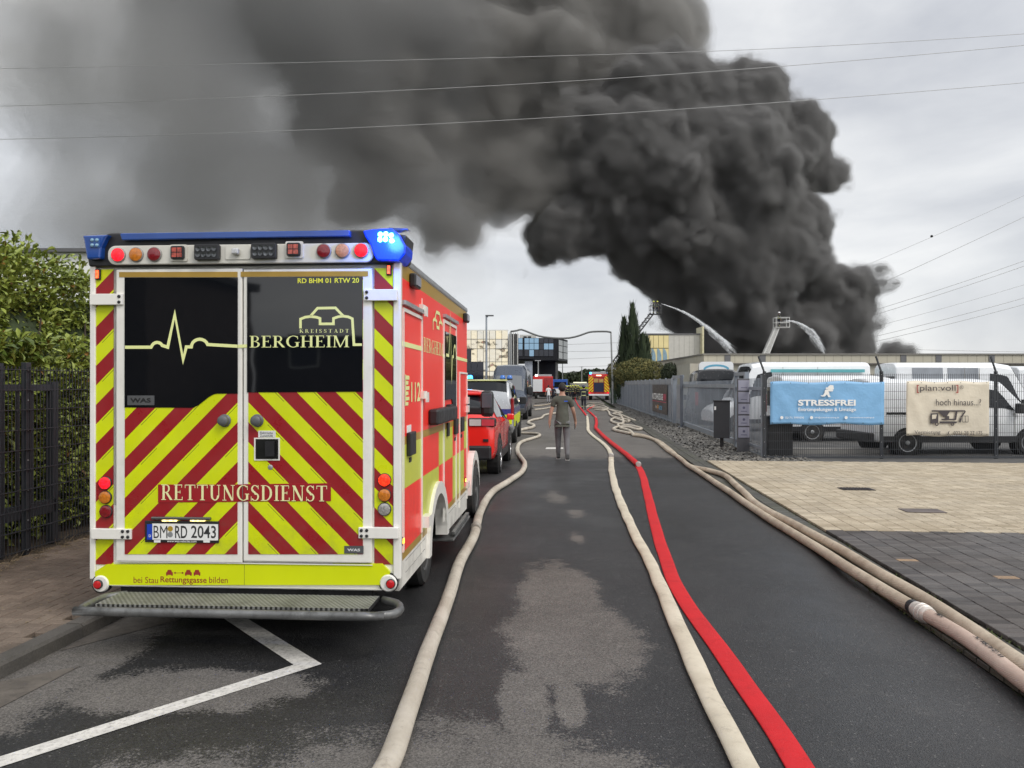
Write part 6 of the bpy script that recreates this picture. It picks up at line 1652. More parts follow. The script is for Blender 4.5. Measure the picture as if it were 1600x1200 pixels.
# ladders, baskets --------------------------------------------------
def ladder(name, label, a, b, wd, mat, basket_mat, rungs=26):
    a, b = Vector(a), Vector(b); t = thing(name, a, 0, label, 'turntable ladder'); d = (b - a); L_ = d.length; d /= L_
    sidev = Vector((0, 1, 0)); up = d.cross(sidev).normalized()
    if up.z < 0: up = -up
    mb = MB()
    for s in (-1, 1):
        for h in (0, .55): mb.beam(sidev * s * wd / 2 + up * h, sidev * s * wd / 2 + up * h * .7 + d * L_, .12, .12)
        n = 18
        for k in range(n):
            p = d * L_ * k / n; q = d * L_ * (k + .5) / n; r_ = d * L_ * (k + 1) / n; h = .55
            mb.beam(sidev * s * wd / 2 + p, sidev * s * wd / 2 + q + up * h, .06, .06); mb.beam(sidev * s * wd / 2 + q + up * h, sidev * s * wd / 2 + r_, .06, .06)
    mb.build('ladder_frame', mat, t)
    mb = MB()
    for k in range(rungs): mb.beam(d * L_ * (k + .5) / rungs - sidev * wd / 2, d * L_ * (k + .5) / rungs + sidev * wd / 2, .06, .06)
    mb.build('rung', mat, t)
    c = d * L_ + Vector((.35, 0, .1)); mb = MB(); 
    for sx in (-.75, .75):
        for sy in (-.5, .5): mb.beam(c + Vector((sx, sy, 0)), c + Vector((sx, sy, 1.15)), .05, .05)
    for z in (0, .55, 1.1):
        for s in (-.5, .5): mb.beam(c + Vector((-.75, s, z)), c + Vector((.75, s, z)), .045, .045)
        for s in (-.75, .75): mb.beam(c + Vector((s, -.5, z)), c + Vector((s, .5, z)), .045, .045)
    mb.box(c.x - .75, c.x + .75, c.y - .5, c.y + .5, c.z - .06, c.z)
    mb.build('basket', basket_mat, t)
    return t, a + c
LAD = M('ladder_dark_metal', (.07, .07, .072), .5, .3); LADW = M('ladder_white_metal', (.60, .60, .58), .4)
DL1 = 104
l1, c1_ = ladder('turntable_ladder', 'dark turntable ladder rising behind the cypresses with two firefighters in its basket', P(938, 600, DL1), P(1020, 492, DL1), .7, LAD, LAD, 34)
DL2 = 88
l2, c2_ = ladder('turntable_ladder', 'white turntable ladder standing up behind the long hall with a single firefighter', P(1197, 562, DL2), P(1216, 513, DL2), .5, LADW, LADW, 12)

# ================================================================ PEOPLE
def skinmesh(name, joints, edges, mat, parent, root=0, sub=2):
    me = bpy.data.meshes.new(name); me.from_pydata([j[0] for j in joints], edges, []); me.materials.append(mat)
    o = bpy.data.objects.new(name, me); COL.objects.link(o); o.parent = parent
    m = o.modifiers.new('skin', 'SKIN'); m.use_smooth_shade = True
    for i, j in enumerate(joints):
        r = j[1]; sv_ = me.skin_vertices[0].data[i]; sv_.radius = r if isinstance(r, tuple) else (r, r); sv_.use_root = (i == root)
    s = o.modifiers.new('sub', 'SUBSURF'); s.levels = sub; s.render_levels = sub
    return o
SKIN = M('skin', (.42, .24, .17), .55, var=.06); HAIR = M('dark_hair', (.012, .010, .009), .7, var=.3, vs=40, bump=.6, bs=120)
def person(loc, rz, label, top, bottom, cat='person', group=None, h=1.8, pose=None, helmet=None, sleeves='short', shoe=None, detail=False, band=None, boots=False, name='person', hood=None):
    t = thing(name, loc, rz, label, cat, group); k = h / 1.8
    p = dict(lf=(0, .06), rf=(0, -.06), la=(-.05, .03), ra=(.05, .05), lk=.03, rk=.03, lean=0.0)
    if pose: p.update(pose)
    V = lambda x, y, z: (x * k, y * k, z * k)
    le = p['lean']
    J = [(V(0, 0, .96), (.135 * k, .10 * k)), (V(0, le * .3, 1.12), (.125 * k, .09 * k)), (V(0, le * .7, 1.32), (.155 * k, .105 * k)), (V(0, le, 1.445), (.105 * k, .08 * k)), (V(0, le + .005, 1.53), .060 * k), (V(0, le + .02, 1.615), (.066 * k, .078 * k)), (V(0, le + .015, 1.70), (.074 * k, .088 * k)), (V(0, le + .01, 1.755), (.050 * k, .060 * k))]
    E = [(0, 1), (1, 2), (2, 3), (3, 4), (4, 5), (5, 6), (6, 7)]
    def addj(v, r, par_): J.append((V(*v), r * k if not isinstance(r, tuple) else (r[0] * k, r[1] * k))); E.append((par_, len(J) - 1)); return len(J) - 1
    arms = {}
    for s, key in ((-1, 'la'), (1, 'ra')):
        ax, ay = p[key]
        sh = addj((s * .175, le, 1.405), .066, 3); el_ = addj((s * .245 + ax * .4, le - .02 + ay * .2, 1.13), .046, sh); wr = addj((s * .265 + ax, le + ay + .04, .90), .031, el_)
        pm_ = addj((s * .268 + ax * 1.05, le + ay + .055, .82), (.022, .040), wr)
        arms[s] = (sh, el_, wr, pm_)
        if detail:
            for f in range(4):
                f0 = addj((s * .268 + ax * 1.05, le + ay + .030 + f * .017, .785), .0095, pm_); f1 = addj((s * .262 + ax * 1.1, le + ay + .038 + f * .017, .755 - (.008 if f in (1, 2) else 0)), .0085, f0); addj((s * .252 + ax * 1.1, le + ay + .042 + f * .016, .732 - (.008 if f in (1, 2) else 0)), .0075, f1)
            th = addj((s * .250 + ax * 1.05, le + ay + .088, .82), .0105, pm_); addj((s * .245 + ax * 1.05, le + ay + .10, .785), .009, th)
        else: addj((s * .262 + ax * 1.1, le + ay + .06, .75), (.016, .034), pm_)
    legs = {}
    for s, key, kk_ in ((-1, 'lf', 'lk'), (1, 'rf', 'rk')):
        fx, fy = p[key]
        hp = addj((s * .098, 0, .86), .100, 0); kn = addj((s * .10 + fx * .5, fy * .5 + p[kk_], .50), .062, hp); an = addj((s * .10 + fx, fy, .09), .038, kn); to = addj((s * .115 + fx, fy + .13, .035), .035, an)
        legs[s] = (hp, kn, an, to)
    slim = {0, 1, 2, 3} | {arms[q][0] for q in (-1, 1)} | {legs[q][w_] for q in (-1, 1) for w_ in (0, 1)}
    sr = lambda r: tuple(x * .84 for x in r) if isinstance(r, tuple) else r * .84
    body = skinmesh('body', [(j[0], sr(j[1]) if i in slim else j[1]) for i, j in enumerate(J)], E, SKIN, t)
    def cloth(name, idx, grow, mat, trim=None):
        mp_ = {j: i for i, j in enumerate(idx)}
        jj = [(J[j][0], tuple((r + grow * k) for r in (J[j][1] if isinstance(J[j][1], tuple) else (J[j][1], J[j][1])))) for j in idx]
        ee = [(mp_[a], mp_[b]) for a, b in E if a in mp_ and b in mp_]
        return jj, ee
    # top
    idx = [0, 1, 2, 3]
    for s in (-1, 1): idx += [arms[s][0], arms[s][1]] + ([arms[s][2]] if sleeves == 'long' else [])
    jj, ee = cloth('top', idx, .014 if sleeves == 'short' else .022, top)
    if sleeves == 'short':
        for s in (-1, 1):
            i = idx.index(arms[s][1]); a = Vector(J[arms[s][0]][0]); b = Vector(J[arms[s][1]][0]); jj[i] = (tuple(a.lerp(b, .72)), (.062 * k, .062 * k))
    jj[0] = ((jj[0][0][0], jj[0][0][1], jj[0][0][2] - .03 * k), (.172 * k, .142 * k)); jj[1] = (jj[1][0], (.150 * k, .118 * k)); jj.append(((0, 0, .84 * k), (.172 * k, .142 * k))); ee.append((0, len(jj) - 1)); jj[3] = ((0, le, 1.455 * k), (.125 * k, .098 * k)); jj.append(((0, le, 1.505 * k), (.078 * k, .078 * k))); ee.append((3, len(jj) - 1))
    for s in (-1, 1): i = idx.index(arms[s][0]); jj[i] = ((jj[i][0][0], jj[i][0][1], jj[i][0][2] + .012 * k), (.086 * k, .086 * k))
    sh_ = skinmesh('shirt' if sleeves == 'short' else 'jacket', jj, ee, top, t)
    idx = [0] + [j for s in (-1, 1) for j in legs[s][:3]]
    jj, ee = cloth('trousers', idx, .016, bottom); jj[0] = (jj[0][0], (.140 * k, .112 * k))
    for s in (-1, 1): jj[idx.index(legs[s][2])] = (jj[idx.index(legs[s][2])][0], (.052 * k, .055 * k))
    skinmesh('trousers', jj, ee, bottom, t)
    shm = shoe or BLACK
    for s in (-1, 1):
        a = Vector(J[legs[s][2]][0]); mb = MB()
        pr = [(-.075, 0), (.19, 0), (.20, .025), (.15, .06), (.06, .085), (.03, .13 if not boots else .28), (-.06, .13 if not boots else .28), (-.085, .05)]
        mb.prism([(y * k, z * k) for y, z in pr], lambda c_, d_, e_: (a.x + e_ * (.5 if c_ > .15 * k else 1), a.y + c_, d_), -.045 * k, .045 * k)
        sh0 = mb.build('shoe', shm, t, bevel=.012 * k)
        if detail: MB().box(a.x - .048, a.x + .048, a.y - .08, a.y + .19, .0, .022).build('sole', M('white_sole', (.65, .65, .62), .6), sh0, bevel=.004)
    hd = Vector(J[6][0])
    if helmet is not None:
        prof = [(-.02, .150), (0, .150), (.04, .135), (.09, .105), (.12, .06), (.13, .01)]
        MB().lathe(hd + Vector((0, 0, -.01 * k)), (0, 0, 1), [(a * k, b * k) for a, b in prof], 16).build('helmet', helmet, t, smooth=True)
        MB().lathe(hd + Vector((0, 0, -.13 * k)), (0, 0, 1), [(0, .085 * k), (.11 * k, .10 * k)], 12).build('neck_guard', top, t, smooth=True)
    else:
        vs = []; fs = []; nu, nv = 18, 10
        for j in range(nv + 1):
            for i in range(nu):
                th_ = pi * j / nv * .62; ph_ = 2 * pi * i / nu
                back = max(0, -math.sin(ph_)) ; th2 = th_ * (1 + .42 * back)
                d_ = Vector((math.sin(th2) * math.cos(ph_) * .088, math.sin(th2) * math.sin(ph_) * .104, math.cos(th2) * .118))
                d_ *= 1 + .05 * mnoise.noise(d_ * 60); vs.append(hd + Vector((0, -.008, -.008)) * k + d_ * k)
        fs = [(j * nu + i, j * nu + (i + 1) % nu, (j + 1) * nu + (i + 1) % nu, (j + 1) * nu + i) for j in range(nv) for i in range(nu)]
        MB().add(vs, fs).build('hair', HAIR, t, smooth=True)
        if detail:
            for s in (-1, 1): 
                MB().lathe(hd + Vector((s * .078, .005, -.035)) * 1, (s, -.3, 0), [(0, .024), (.012, .028), (.016, .02)], 12).build('ear', SKIN, t, smooth=True)
    if band is not None:
        mb = MB(); c_ = Vector((0, le * .5 * k, 0))
        for z, r in ((1.02, .165), (1.28, .185)): mb.lathe((0, le * .6 * k, z * k), (0, 0, 1), [(0, r * k), (.05 * k, r * k)], 16)
        for s in (-1, 1):
            e_ = Vector(J[arms[s][1]][0]); w_ = Vector(J[arms[s][2]][0]); m2 = e_.lerp(w_, .55); mb.lathe(m2, w_ - e_, [(0, .058 * k), (.045 * k, .056 * k)], 10)
            kn, an = Vector(J[legs[s][1]][0]), Vector(J[legs[s][2]][0]); m3 = kn.lerp(an, .55); mb.lathe(m3, an - kn, [(0, .074 * k), (.05 * k, .072 * k)], 10)
        o = mb.build('reflective_band', band, t); o.scale = (1, 1, 1)
        o.data.transform(Matrix.Scale(.82, 4, (0, 1, 0)))
    return t
TSH = M('olive_grey_tshirt', (.075, .078, .062), .9, var=.12, vs=5, bump=.5, bs=14); TRO = M('grey_jogging_trousers', (.15, .15, .155), .9, var=.12, vs=5, bump=.5, bs=14)
man = person((1.22, 18.95, 0), -.05, 'man in an olive grey T-shirt and grey trousers walking away down the road', TSH, TRO, h=1.86, detail=True,
             pose=dict(lf=(.01, .16), rf=(.015, -.16), la=(-.03, -.08), ra=(.05, .14), lk=.05, rk=.07, lean=.03), shoe=M('black_trainer', (.03, .03, .03), .6))
MB().box(.045, .13, -.128, -.118, 1.405, 1.425).build('shirt_print', M('bright_blue_print', (.02, .12, .7), .5), man)
MB().box(.30, .318, .17, .20, .72, .86).build('phone', BLACK, man, bevel=.004)
NAVY = M('navy_turnout_cloth', (.014, .016, .026), .85, var=.3, vs=8); YBAND = M('yellow_reflective_band', (.62, .64, .30), .5); YH = M('yellow_green_helmet', (.66, .70, .08), .35, coat=.4); NH = M('navy_helmet', (.02, .025, .06), .35, coat=.5)
person((5.28, 57.5, 0), -.08, 'firefighter in dark turnout gear and dark helmet walking away alone', NAVY, NAVY, h=1.82, helmet=NH, sleeves='long', band=YBAND, boots=True, pose=dict(lf=(0, .12), rf=(0, -.12)))
gx = [(886.5, 100, YH), (891, 103, YH), (895, 99, YH), (899.5, 102, YH), (903.5, 100, YH), (883.5, 106, YH)]
labs = ['firefighter with yellow helmet, leftmost but one of the distant crew', 'firefighter with yellow helmet, third from left in the distant crew', 'firefighter with yellow helmet, fourth from left in the distant crew', 'firefighter with yellow helmet, fifth from left in the distant crew', 'firefighter with yellow helmet at the right end of the distant crew', 'firefighter at the left end of the distant crew beside the walking man']
for (px, D, hm_), lb_ in zip(gx, labs):
    person(((px - 800) / F * D, D, 0), random.uniform(-1, 1), lb_, NAVY, NAVY, h=random.uniform(1.74, 1.86), helmet=hm_, sleeves='long', band=YBAND, boots=True, group='crew of firefighters far down the road', pose=dict(lf=(0, random.uniform(-.15, .15)), rf=(0, random.uniform(-.15, .15))))
person(((857 - 800) / F * 80, 80, 0), .1, 'man in a white T-shirt and grey trousers beside the red fire engine', M('white_tshirt', (.72, .72, .72), .9), M('light_grey_trousers', (.30, .30, .32), .9), h=1.82)
person(((865 - 800) / F * 84, 84, 0), .3, 'person in dark clothes beside the man in white', NAVY, NAVY, h=1.72, sleeves='long')
for cc, n_, D in ((c1_, 2, 0), (c2_, 1, 0)):
    for i in range(n_):
        person((cc.x - .25 + i * .5, cc.y, cc.z - .0), pi / -2, ['firefighter in the left basket, nearer the ladder', 'firefighter in the left basket aiming the water jet'][i] if n_ == 2 else 'firefighter standing in the basket of the white ladder', NAVY, NAVY, h=1.75, helmet=YH if n_ == 2 else M('white_helmet', (.8, .8, .8), .3), sleeves='long', band=YBAND, boots=True, group='firefighters in the ladder baskets')

# ================================================================ WATER JETS
m, t = newmat('spray_water'); t.b.inputs['Base Color'].default_value = (.92, .94, .96, 1); t.b.inputs['Roughness'].default_value = .6
tr = t.n('ShaderNodeBsdfTransparent'); ms = t.n('ShaderNodeMixShader'); t.l(tr.outputs[0], ms.inputs[1]); t.l(t.b.outputs[0], ms.inputs[2])
t.l(t.mr(t.noise(t.o, 1.6, 5, .7), .38, .64, .04, .45), ms.inputs[0]); t.l(ms.outputs[0], m.node_tree.nodes['Material Output'].inputs['Surface'])
SPR = m
def jet(label, pts, D, w0, w1, nst, droop):
    path = smooth_path([P(x, y, D) for x, y in pts], .5); N = len(path); mb = MB()
    rs = [w0 + (w1 * .20 - w0) * (i / N) ** 1.4 for i in range(int(N * .3))]
    mb.tube(path[:len(rs)], rs, 8)
    for _ in range(nst):
        i = int(random.random() ** .7 * (N - 6)); f = i / N; w_ = w0 + (w1 - w0) * f
        off = Vector((random.gauss(0, .25), random.gauss(0, .4), -abs(random.gauss(0, 1)) * droop * f + random.gauss(0, .3))) * w_
        L_ = random.randint(2, 5); q = [path[min(N - 1, i + k)] + off * (1 + .05 * k) for k in range(L_)]
        r = random.uniform(.012, .032) * (1 + f)
        mb.tube(q, [r * (1 - .2 * k) for k in range(L_)], 4, caps=False)
    tag(mb.build('water_jet', SPR, smooth=True), label, 'water jet', 'water jets')
jet('straight water jet falling from the left basket into the smoke', [(1033, 474.5), (1060, 484), (1090, 500), (1115, 519), (1138, 538), (1157, 552)], 104, .05, .70, 900, .9)
jet('arched water jet from the white ladder curving down behind the hall', [(1225, 502), (1238, 502), (1252, 507), (1266, 516), (1278, 530), (1288, 546), (1292, 556)], 90, .035, .62, 900, 2.2)

# ================================================================ VEGETATION
def leafmat(name, c0, c1, rough=.45, sss=True):
    m, t = newmat(name)
    at = t.n('ShaderNodeAttribute', attribute_name='tone'); oi = t.n('ShaderNodeObjectInfo')
    r = t.m('FRACT', t.m('ADD', at.outputs['Fac'], oi.outputs['Random']))
    c = t.mix(r, c0, c1); c = t.mix(t.m('LESS_THAN', t.m('FRACT', t.m('MULTIPLY', r, 37.)), .02 if rough < .5 else 0.), c, (.22, .12, .03)); t.l(c, t.b.inputs['Base Color']); t.b.inputs['Roughness'].default_value = rough
    if rough < .5: t.b.inputs['Subsurface Weight'].default_value = 0
    return m
LA = leafmat('laurel_leaf_green', (.07, .115, .02), (.34, .40, .085), .42)
def leaf(mb, p, d, n_, L_, wd, fold=.25):
    d = d.normalized(); s = d.cross(n_).normalized(); n2 = s.cross(d)
    f = wd * fold
    b1 = p + d * L_ * .30 + s * wd * .38 + n2 * f * .8; b2 = p + d * L_ * .68 + s * wd * .48 + n2 * f; c1 = p + d * L_ * .30 - s * wd * .38 + n2 * f * .8; c2 = p + d * L_ * .68 - s * wd * .48 + n2 * f
    m1 = p + d * L_ * .5; e_ = p + d * L_ - n2 * L_ * .10
    mb.add([p, b1, b2, e_, c2, c1, m1], [(0, 1, 6), (1, 2, 6), (2, 3, 6), (3, 4, 6), (4, 5, 6), (5, 0, 6)])
hedge = thing('laurel_hedge', W(-6.6, 10, 0), 0, 'tall cherry laurel hedge with glossy leaves behind the dark mesh fence', 'hedge')
random.seed(11)
def topz(v): return 3.60 + .45 * mnoise.noise(Vector((v * .45, 0, 3))) + .18 * mnoise.noise(Vector((v * 1.7, 5, 0))) 
leaves = []
for i in range(30000):
    v = random.uniform(5.0, 19) if random.random() < .25 else random.uniform(5.0, 10.6)
    z1 = topz(v); z = .1 + (z1 - .1) * random.random() ** .8
    # hedge face bulges; upper tier steps back, giving the two rows of shoots seen in the photo
    step = .55 if z > 2.35 + .15 * mnoise.noise(Vector((v * .8, 9, 0))) else 0
    face = -5.95 - step + .28 * mnoise.noise(Vector((v * 1.2, z * 1.2, 0))) + .1 * mnoise.noise(Vector((v * 4, z * 4, 2)))
    depth = abs(random.gauss(0, .16)); topleaf = z > z1 - .25
    u = face - depth if not topleaf else face - random.uniform(0, 1.3)
    p = W(u, v, z)
    shoot = mnoise.noise(Vector((v * 3.1, z * 2.3, 7)))
    d = Vector((random.gauss(.55, .5), random.gauss(-.35, .55), random.gauss(.55 if (topleaf or shoot > .1) else .05, .5)))
    n_ = Vector((random.gauss(.2, .5), random.gauss(-.2, .5), 1))
    leaves.append((p, d, n_, random.uniform(.06, .13), random.uniform(.036, .058), .5 + .5 * shoot))
cp0 = Vector((0, 0, 1.8))
def vis(l): 
    p = l[0]; px = 800 + p.x / p.y * F; return -20 < px < 150
leaves.sort(key=lambda l: (not vis(l), (l[0] - cp0).length - 30 * 0 + (0 if l[0].z > 2 else .8)))
lm = {}
for k in range(6):
    mb = MB(); leaf(mb, Vector((0, 0, 0)), Vector((0, 1, 0)), Vector((0, 0, 1)), .11 + .008 * k, .042 + .003 * k, .2 + .04 * k); me = bpy.data.meshes.new('leaf'); me.from_pydata(mb.v, [], mb.f); me.materials.append(LA); lm[k] = me
for l in leaves[:300]:
    o = bpy.data.objects.new('leaf', lm[random.randrange(6)]); COL.objects.link(o); o.parent = hedge
    d = l[1].normalized(); s = d.cross(l[2]).normalized(); n2 = s.cross(d)
    o.matrix_local = Matrix.Translation(l[0] - hedge.location) @ Matrix((s, d, n2)).transposed().to_4x4()
mb = MB(); tones = []
for l in leaves[300:]:
    leaf(mb, *l[:5]); tn = min(.999, max(0, l[5] * .55 + random.random() * .45)); tones += [tn] * 6
mb.tone = tones
o = mb.build('foliage', LA, hedge); o.location = -hedge.location; o['kind'] = 'stuff'
BARK = M('bark_brown', (.05, .038, .028), .9, var=.3, vs=6, bump=.5)
mb = MB()
for i in range(16):
    v = 6 + i * .9; mb.tube([W(-6.5, v, 0), W(-6.5 + random.uniform(-.1, .1), v, 1.4), W(-6.4, v + random.uniform(-.2, .2), 2.6)], [.05, .035, .01], 6)
o = mb.build('stem', BARK, hedge); o.location = -hedge.location
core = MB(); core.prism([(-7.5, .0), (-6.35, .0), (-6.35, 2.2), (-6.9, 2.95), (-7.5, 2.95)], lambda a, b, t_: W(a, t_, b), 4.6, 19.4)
o = core.build('inner_backing_mass', M('hedge_inner_leaves', (.03, .045, .014), .95, var=.6, vs=9, bump=1, bs=14), hedge); o.location = -hedge.location; o['kind'] = 'stuff'  # solid backing core, darker green than the leaves
# cypresses
CY = leafmat('cypress_green', (.016, .030, .014), (.050, .072, .030), .8)
def cypress(px, pyt, D, wpx, label):
    b = P(px, 602, D); zt = P(px, pyt, D).z; R_ = wpx / F * D / 2
    t = thing('cypress_tree', (b.x, D, 0), 0, label, 'tree', 'cypresses behind the silver fence')
    MB().tube([(0, 0, 0), (0, 0, zt * .8)], [.16, .03], 8).build('trunk', BARK, t)
    mb = MB(); tones = []
    for i in range(3200):
        f = random.random() ** .75; z = .3 + (zt - .3) * f; r = R_ * (1 - f ** 1.5) * (.85 + .45 * mnoise.noise(Vector((z * 1.1, px, 0)))) + .03
        a = random.uniform(0, 2 * pi); rr_ = r * (.72 + .33 * random.random()) * (1 + .38 * mnoise.noise(Vector((math.cos(a) * 2.2, math.sin(a) * 2.2, z * .8 + px))))
        p = Vector((math.cos(a) * rr_, math.sin(a) * rr_, z)); L_ = random.uniform(.25, .55); d = Vector((math.cos(a) * .25, math.sin(a) * .25, 1)) * L_; s = Vector((-math.sin(a), math.cos(a), 0)) * random.uniform(.03, .09)
        if random.random() < .10: d *= 1.6; p += Vector((math.cos(a), math.sin(a), 0)) * .12
        mb.add([p - s, p + s, p + d], [(0, 1, 2)]); tones.append(random.random())
    mb.tone = tones; mb.build('crown', CY, t)
cypress(988.5, 479, 70, 44, 'tallest cypress behind the silver fence')
cypress(975, 501, 71, 34, 'second tallest cypress, left of the tallest one')
cypress(1004, 526, 69, 32, 'shorter cypress just right of the tallest one')
cypress(1010.5, 531, 69.5, 22, 'small cypress at the right end of the cypress group')
def bush(label, px, py, D, rx, rz_, cols, name='bush', n=7000, group=None, trunk=True, size=.12, cat='shrub'):
    c = P(px, py, D); t = thing(name, (c.x, D, 0), 0, label, cat, group)
    if trunk: MB().tube([(0, 0, 0), (0, 0, c.z)], [.12, .06], 7).build('trunk', BARK, t)
    mb = MB(); tones = []
    for i in range(n):
        d = Vector((random.gauss(0, 1), random.gauss(0, 1), random.gauss(0, 1))).normalized()
        lump = 1 + .22 * mnoise.noise(d * 2.1 + Vector((px, 0, 0))) + .12 * mnoise.noise(d * 5.5 + Vector((0, px, 0)))
        r = lump * (1 - .22 * random.random() ** 2)
        p = Vector((d.x * rx * r, d.y * rx * .7 * r, c.z + d.z * rz_ * r))
        if p.z < .1: continue
        q = Vector((random.gauss(0, 1), random.gauss(0, 1), random.gauss(0, 1))).normalized() * size; s = q.cross(d + Vector((.01, 0, 0))).normalized() * size * .6
        mb.add([p - q, p + s, p + q, p - s], [(0, 1, 2, 3)]); tones.append(min(.99, max(0, .5 + .5 * mnoise.noise(p * 1.1) + random.uniform(-.25, .25))))
    mb.tone = tones; mb.build('crown', cols, t)
OLV = leafmat('olive_shrub_leaves', (.045, .055, .014), (.17, .15, .045), .8); DGR = leafmat('dark_tree_leaves', (.014, .022, .010), (.045, .060, .025), .85)
bush('wide olive and rust coloured shrub below the cypresses', 1000, 585, 67, 2.35, 1.35, OLV, n=9000, size=.07)
bush('left shoulder of dark shrub beside the tall grey post', 968, 588, 74, 1.2, 1.5, OLV, n=3500, size=.08)
bush('small dark green shrub at the corner of the beige annexe', 1047, 583, 62, .75, .8, DGR, n=2500, size=.07)
mb = MB(); tones = []
for i in range(30000):
    x = random.uniform(-40, 75); D = random.uniform(232, 262)
    h = 6.2 + 1.6 * mnoise.noise(Vector((x * .09, 0, 0))) + 1.0 * mnoise.noise(Vector((x * .35, 3, D * .1)))
    if x > 33: h *= .55
    z = h * random.random() ** .35; p = Vector((x, D - (z / h) * 0, z)); q = Vector((random.gauss(0, 1), random.gauss(0, 1), random.gauss(0, 1))).normalized() * .55; s = q.cross(Vector((0, 1, .1))).normalized() * .4
    mb.add([p - q, p + s, p + q, p - s], [(0, 1, 2, 3)]); tones.append(min(.99, max(0, .4 + .5 * mnoise.noise(Vector((x * .4, D * .3, z * .5))) + random.uniform(-.2, .2))))
mb.tone = tones; tag(mb.build('woods', DGR), 'dark wood on the horizon beyond the end of the road', 'woods', kind='stuff')

# ================================================================ SMOKE
def smoke_material(name, den, col=(.40, .39, .38)):
    m = bpy.data.materials.new(name); m.use_nodes = True; t = m.node_tree; t.nodes.remove(t.nodes['Principled BSDF'])
    pv = t.nodes.new('ShaderNodeVolumePrincipled'); pv.inputs['Color'].default_value = (*col, 1); pv.inputs['Density'].default_value = den
    t.links.new(pv.outputs[0], t.nodes['Material Output'].inputs['Volume']); m.cycles.homogeneous_volume = True
    return m
def smoke(name, label, pts, VS, levels, amps, warp_amt=9., seed=0., bounds=None, blend=2.):
    """billowing hulls grown round a cloud of centres; every hull is filled with even smoke"""
    me = bpy.data.meshes.new(name); me.from_pydata([p[:3] for p in pts], [], [])
    a = me.attributes.new('rad', 'FLOAT', 'POINT'); a.data.foreach_set('value', [p[3] for p in pts])
    ob = bpy.data.objects.new(name, me); COL.objects.link(ob)
    g = bpy.data.node_groups.new(name, 'GeometryNodeTree')
    g.interface.new_socket('Geometry', in_out='INPUT', socket_type='NodeSocketGeometry'); g.interface.new_socket('Geometry', in_out='OUTPUT', socket_type='NodeSocketGeometry')
    N = g.nodes; K = g.links
    def nd(t, **k):
        n = N.new(t)
        for a, b in k.items(): setattr(n, a, b)
        return n
    def m(op, a, b=None):
        n = nd('ShaderNodeMath', operation=op)
        for i, v in enumerate((a, b)):
            if v is None: continue
            if isinstance(v, (int, float)): n.inputs[i].default_value = v
            else: K.new(v, n.inputs[i])
        return n.outputs[0]
    def vm(op, a, b=None, s=None):
        n = nd('ShaderNodeVectorMath', operation=op)
        for i, v in enumerate((a, b)):
            if v is None: continue
            if isinstance(v, tuple): n.inputs[i].default_value = v
            else: K.new(v, n.inputs[i])
        if s is not None: n.inputs['Scale'].default_value = s
        return n
    def nz(vec, scale, det):
        n = nd('ShaderNodeTexNoise'); K.new(vec, n.inputs['Vector']); n.inputs['Scale'].default_value = scale; n.inputs['Detail'].default_value = det
        return n.outputs['Color']
    def vor(vec, scale):
        n = nd('ShaderNodeTexVoronoi', feature='SMOOTH_F1'); K.new(vec, n.inputs['Vector']); n.inputs['Scale'].default_value = scale; n.inputs['Smoothness'].default_value = .3
        return n.outputs['Distance']
    gi = nd('NodeGroupInput'); go = nd('NodeGroupOutput')
    pos0 = nd('GeometryNodeInputPosition').outputs[0]
    pos = vm('ADD', pos0, (seed, seed * .7, 0.)).outputs[0]
    wv = vm('SUBTRACT', nz(pos, .05, 2), (.5, .5, .5)).outputs[0]
    p1 = vm('ADD', pos0, vm('SCALE', wv, s=warp_amt).outputs[0]).outputs[0]
    sdf = None
    for x_, y_, z_, r_ in pts:
        d_ = nd('ShaderNodeVectorMath', operation='DISTANCE'); K.new(p1, d_.inputs[0]); d_.inputs[1].default_value = (x_, y_, z_)
        q_ = m('SUBTRACT', r_, d_.outputs['Value'])
        if sdf is None: sdf = q_
        else:
            n_ = nd('ShaderNodeMath', operation='SMOOTH_MAX'); K.new(sdf, n_.inputs[0]); K.new(q_, n_.inputs[1]); n_.inputs[2].default_value = blend; sdf = n_.outputs[0]
    w2 = vm('SUBTRACT', nz(pos, .22, 2), (.5, .5, .5)).outputs[0]
    p2 = vm('ADD', pos, vm('SCALE', w2, s=3.).outputs[0]).outputs[0]
    s2 = sdf
    for sc_v, amp, mid in amps: s2 = m('ADD', s2, m('MULTIPLY', m('SUBTRACT', mid, vor(p2, sc_v)), amp))
    vc = nd('GeometryNodeVolumeCube'); K.new(m('ADD', m('MULTIPLY', s2, .05), .7), vc.inputs['Density'])
    lo = [min(p[i] - p[3] - 12 for p in pts) for i in range(3)]; hi = [max(p[i] + p[3] + 12 for p in pts) for i in range(3)]
    lo[2] = max(lo[2], 3.5)
    if bounds: 
        for i in range(3): lo[i] = max(lo[i], bounds[0][i]); hi[i] = min(hi[i], bounds[1][i])
    vc.inputs['Min'].default_value = lo; vc.inputs['Max'].default_value = hi
    for ax, i in zip('XYZ', range(3)): vc.inputs['Resolution ' + ax].default_value = max(8, int((hi[i] - lo[i]) / VS))
    jg = nd('GeometryNodeJoinGeometry')
    for off, mat in levels:
        v2 = nd('GeometryNodeVolumeToMesh'); K.new(vc.outputs[0], v2.inputs[0]); v2.inputs['Threshold'].default_value = .7 + off * .05
        sm = nd('GeometryNodeSetMaterial'); K.new(v2.outputs[0], sm.inputs[0]); sm.inputs['Material'].default_value = mat
        K.new(sm.outputs[0], jg.inputs[0])
    K.new(jg.outputs[0], go.inputs[0])
    ob.modifiers.new('billow', 'NODES').node_group = g
    # freeze the hulls: one mesh per layer, each its own child (nested volumes need separate objects)
    import numpy as np
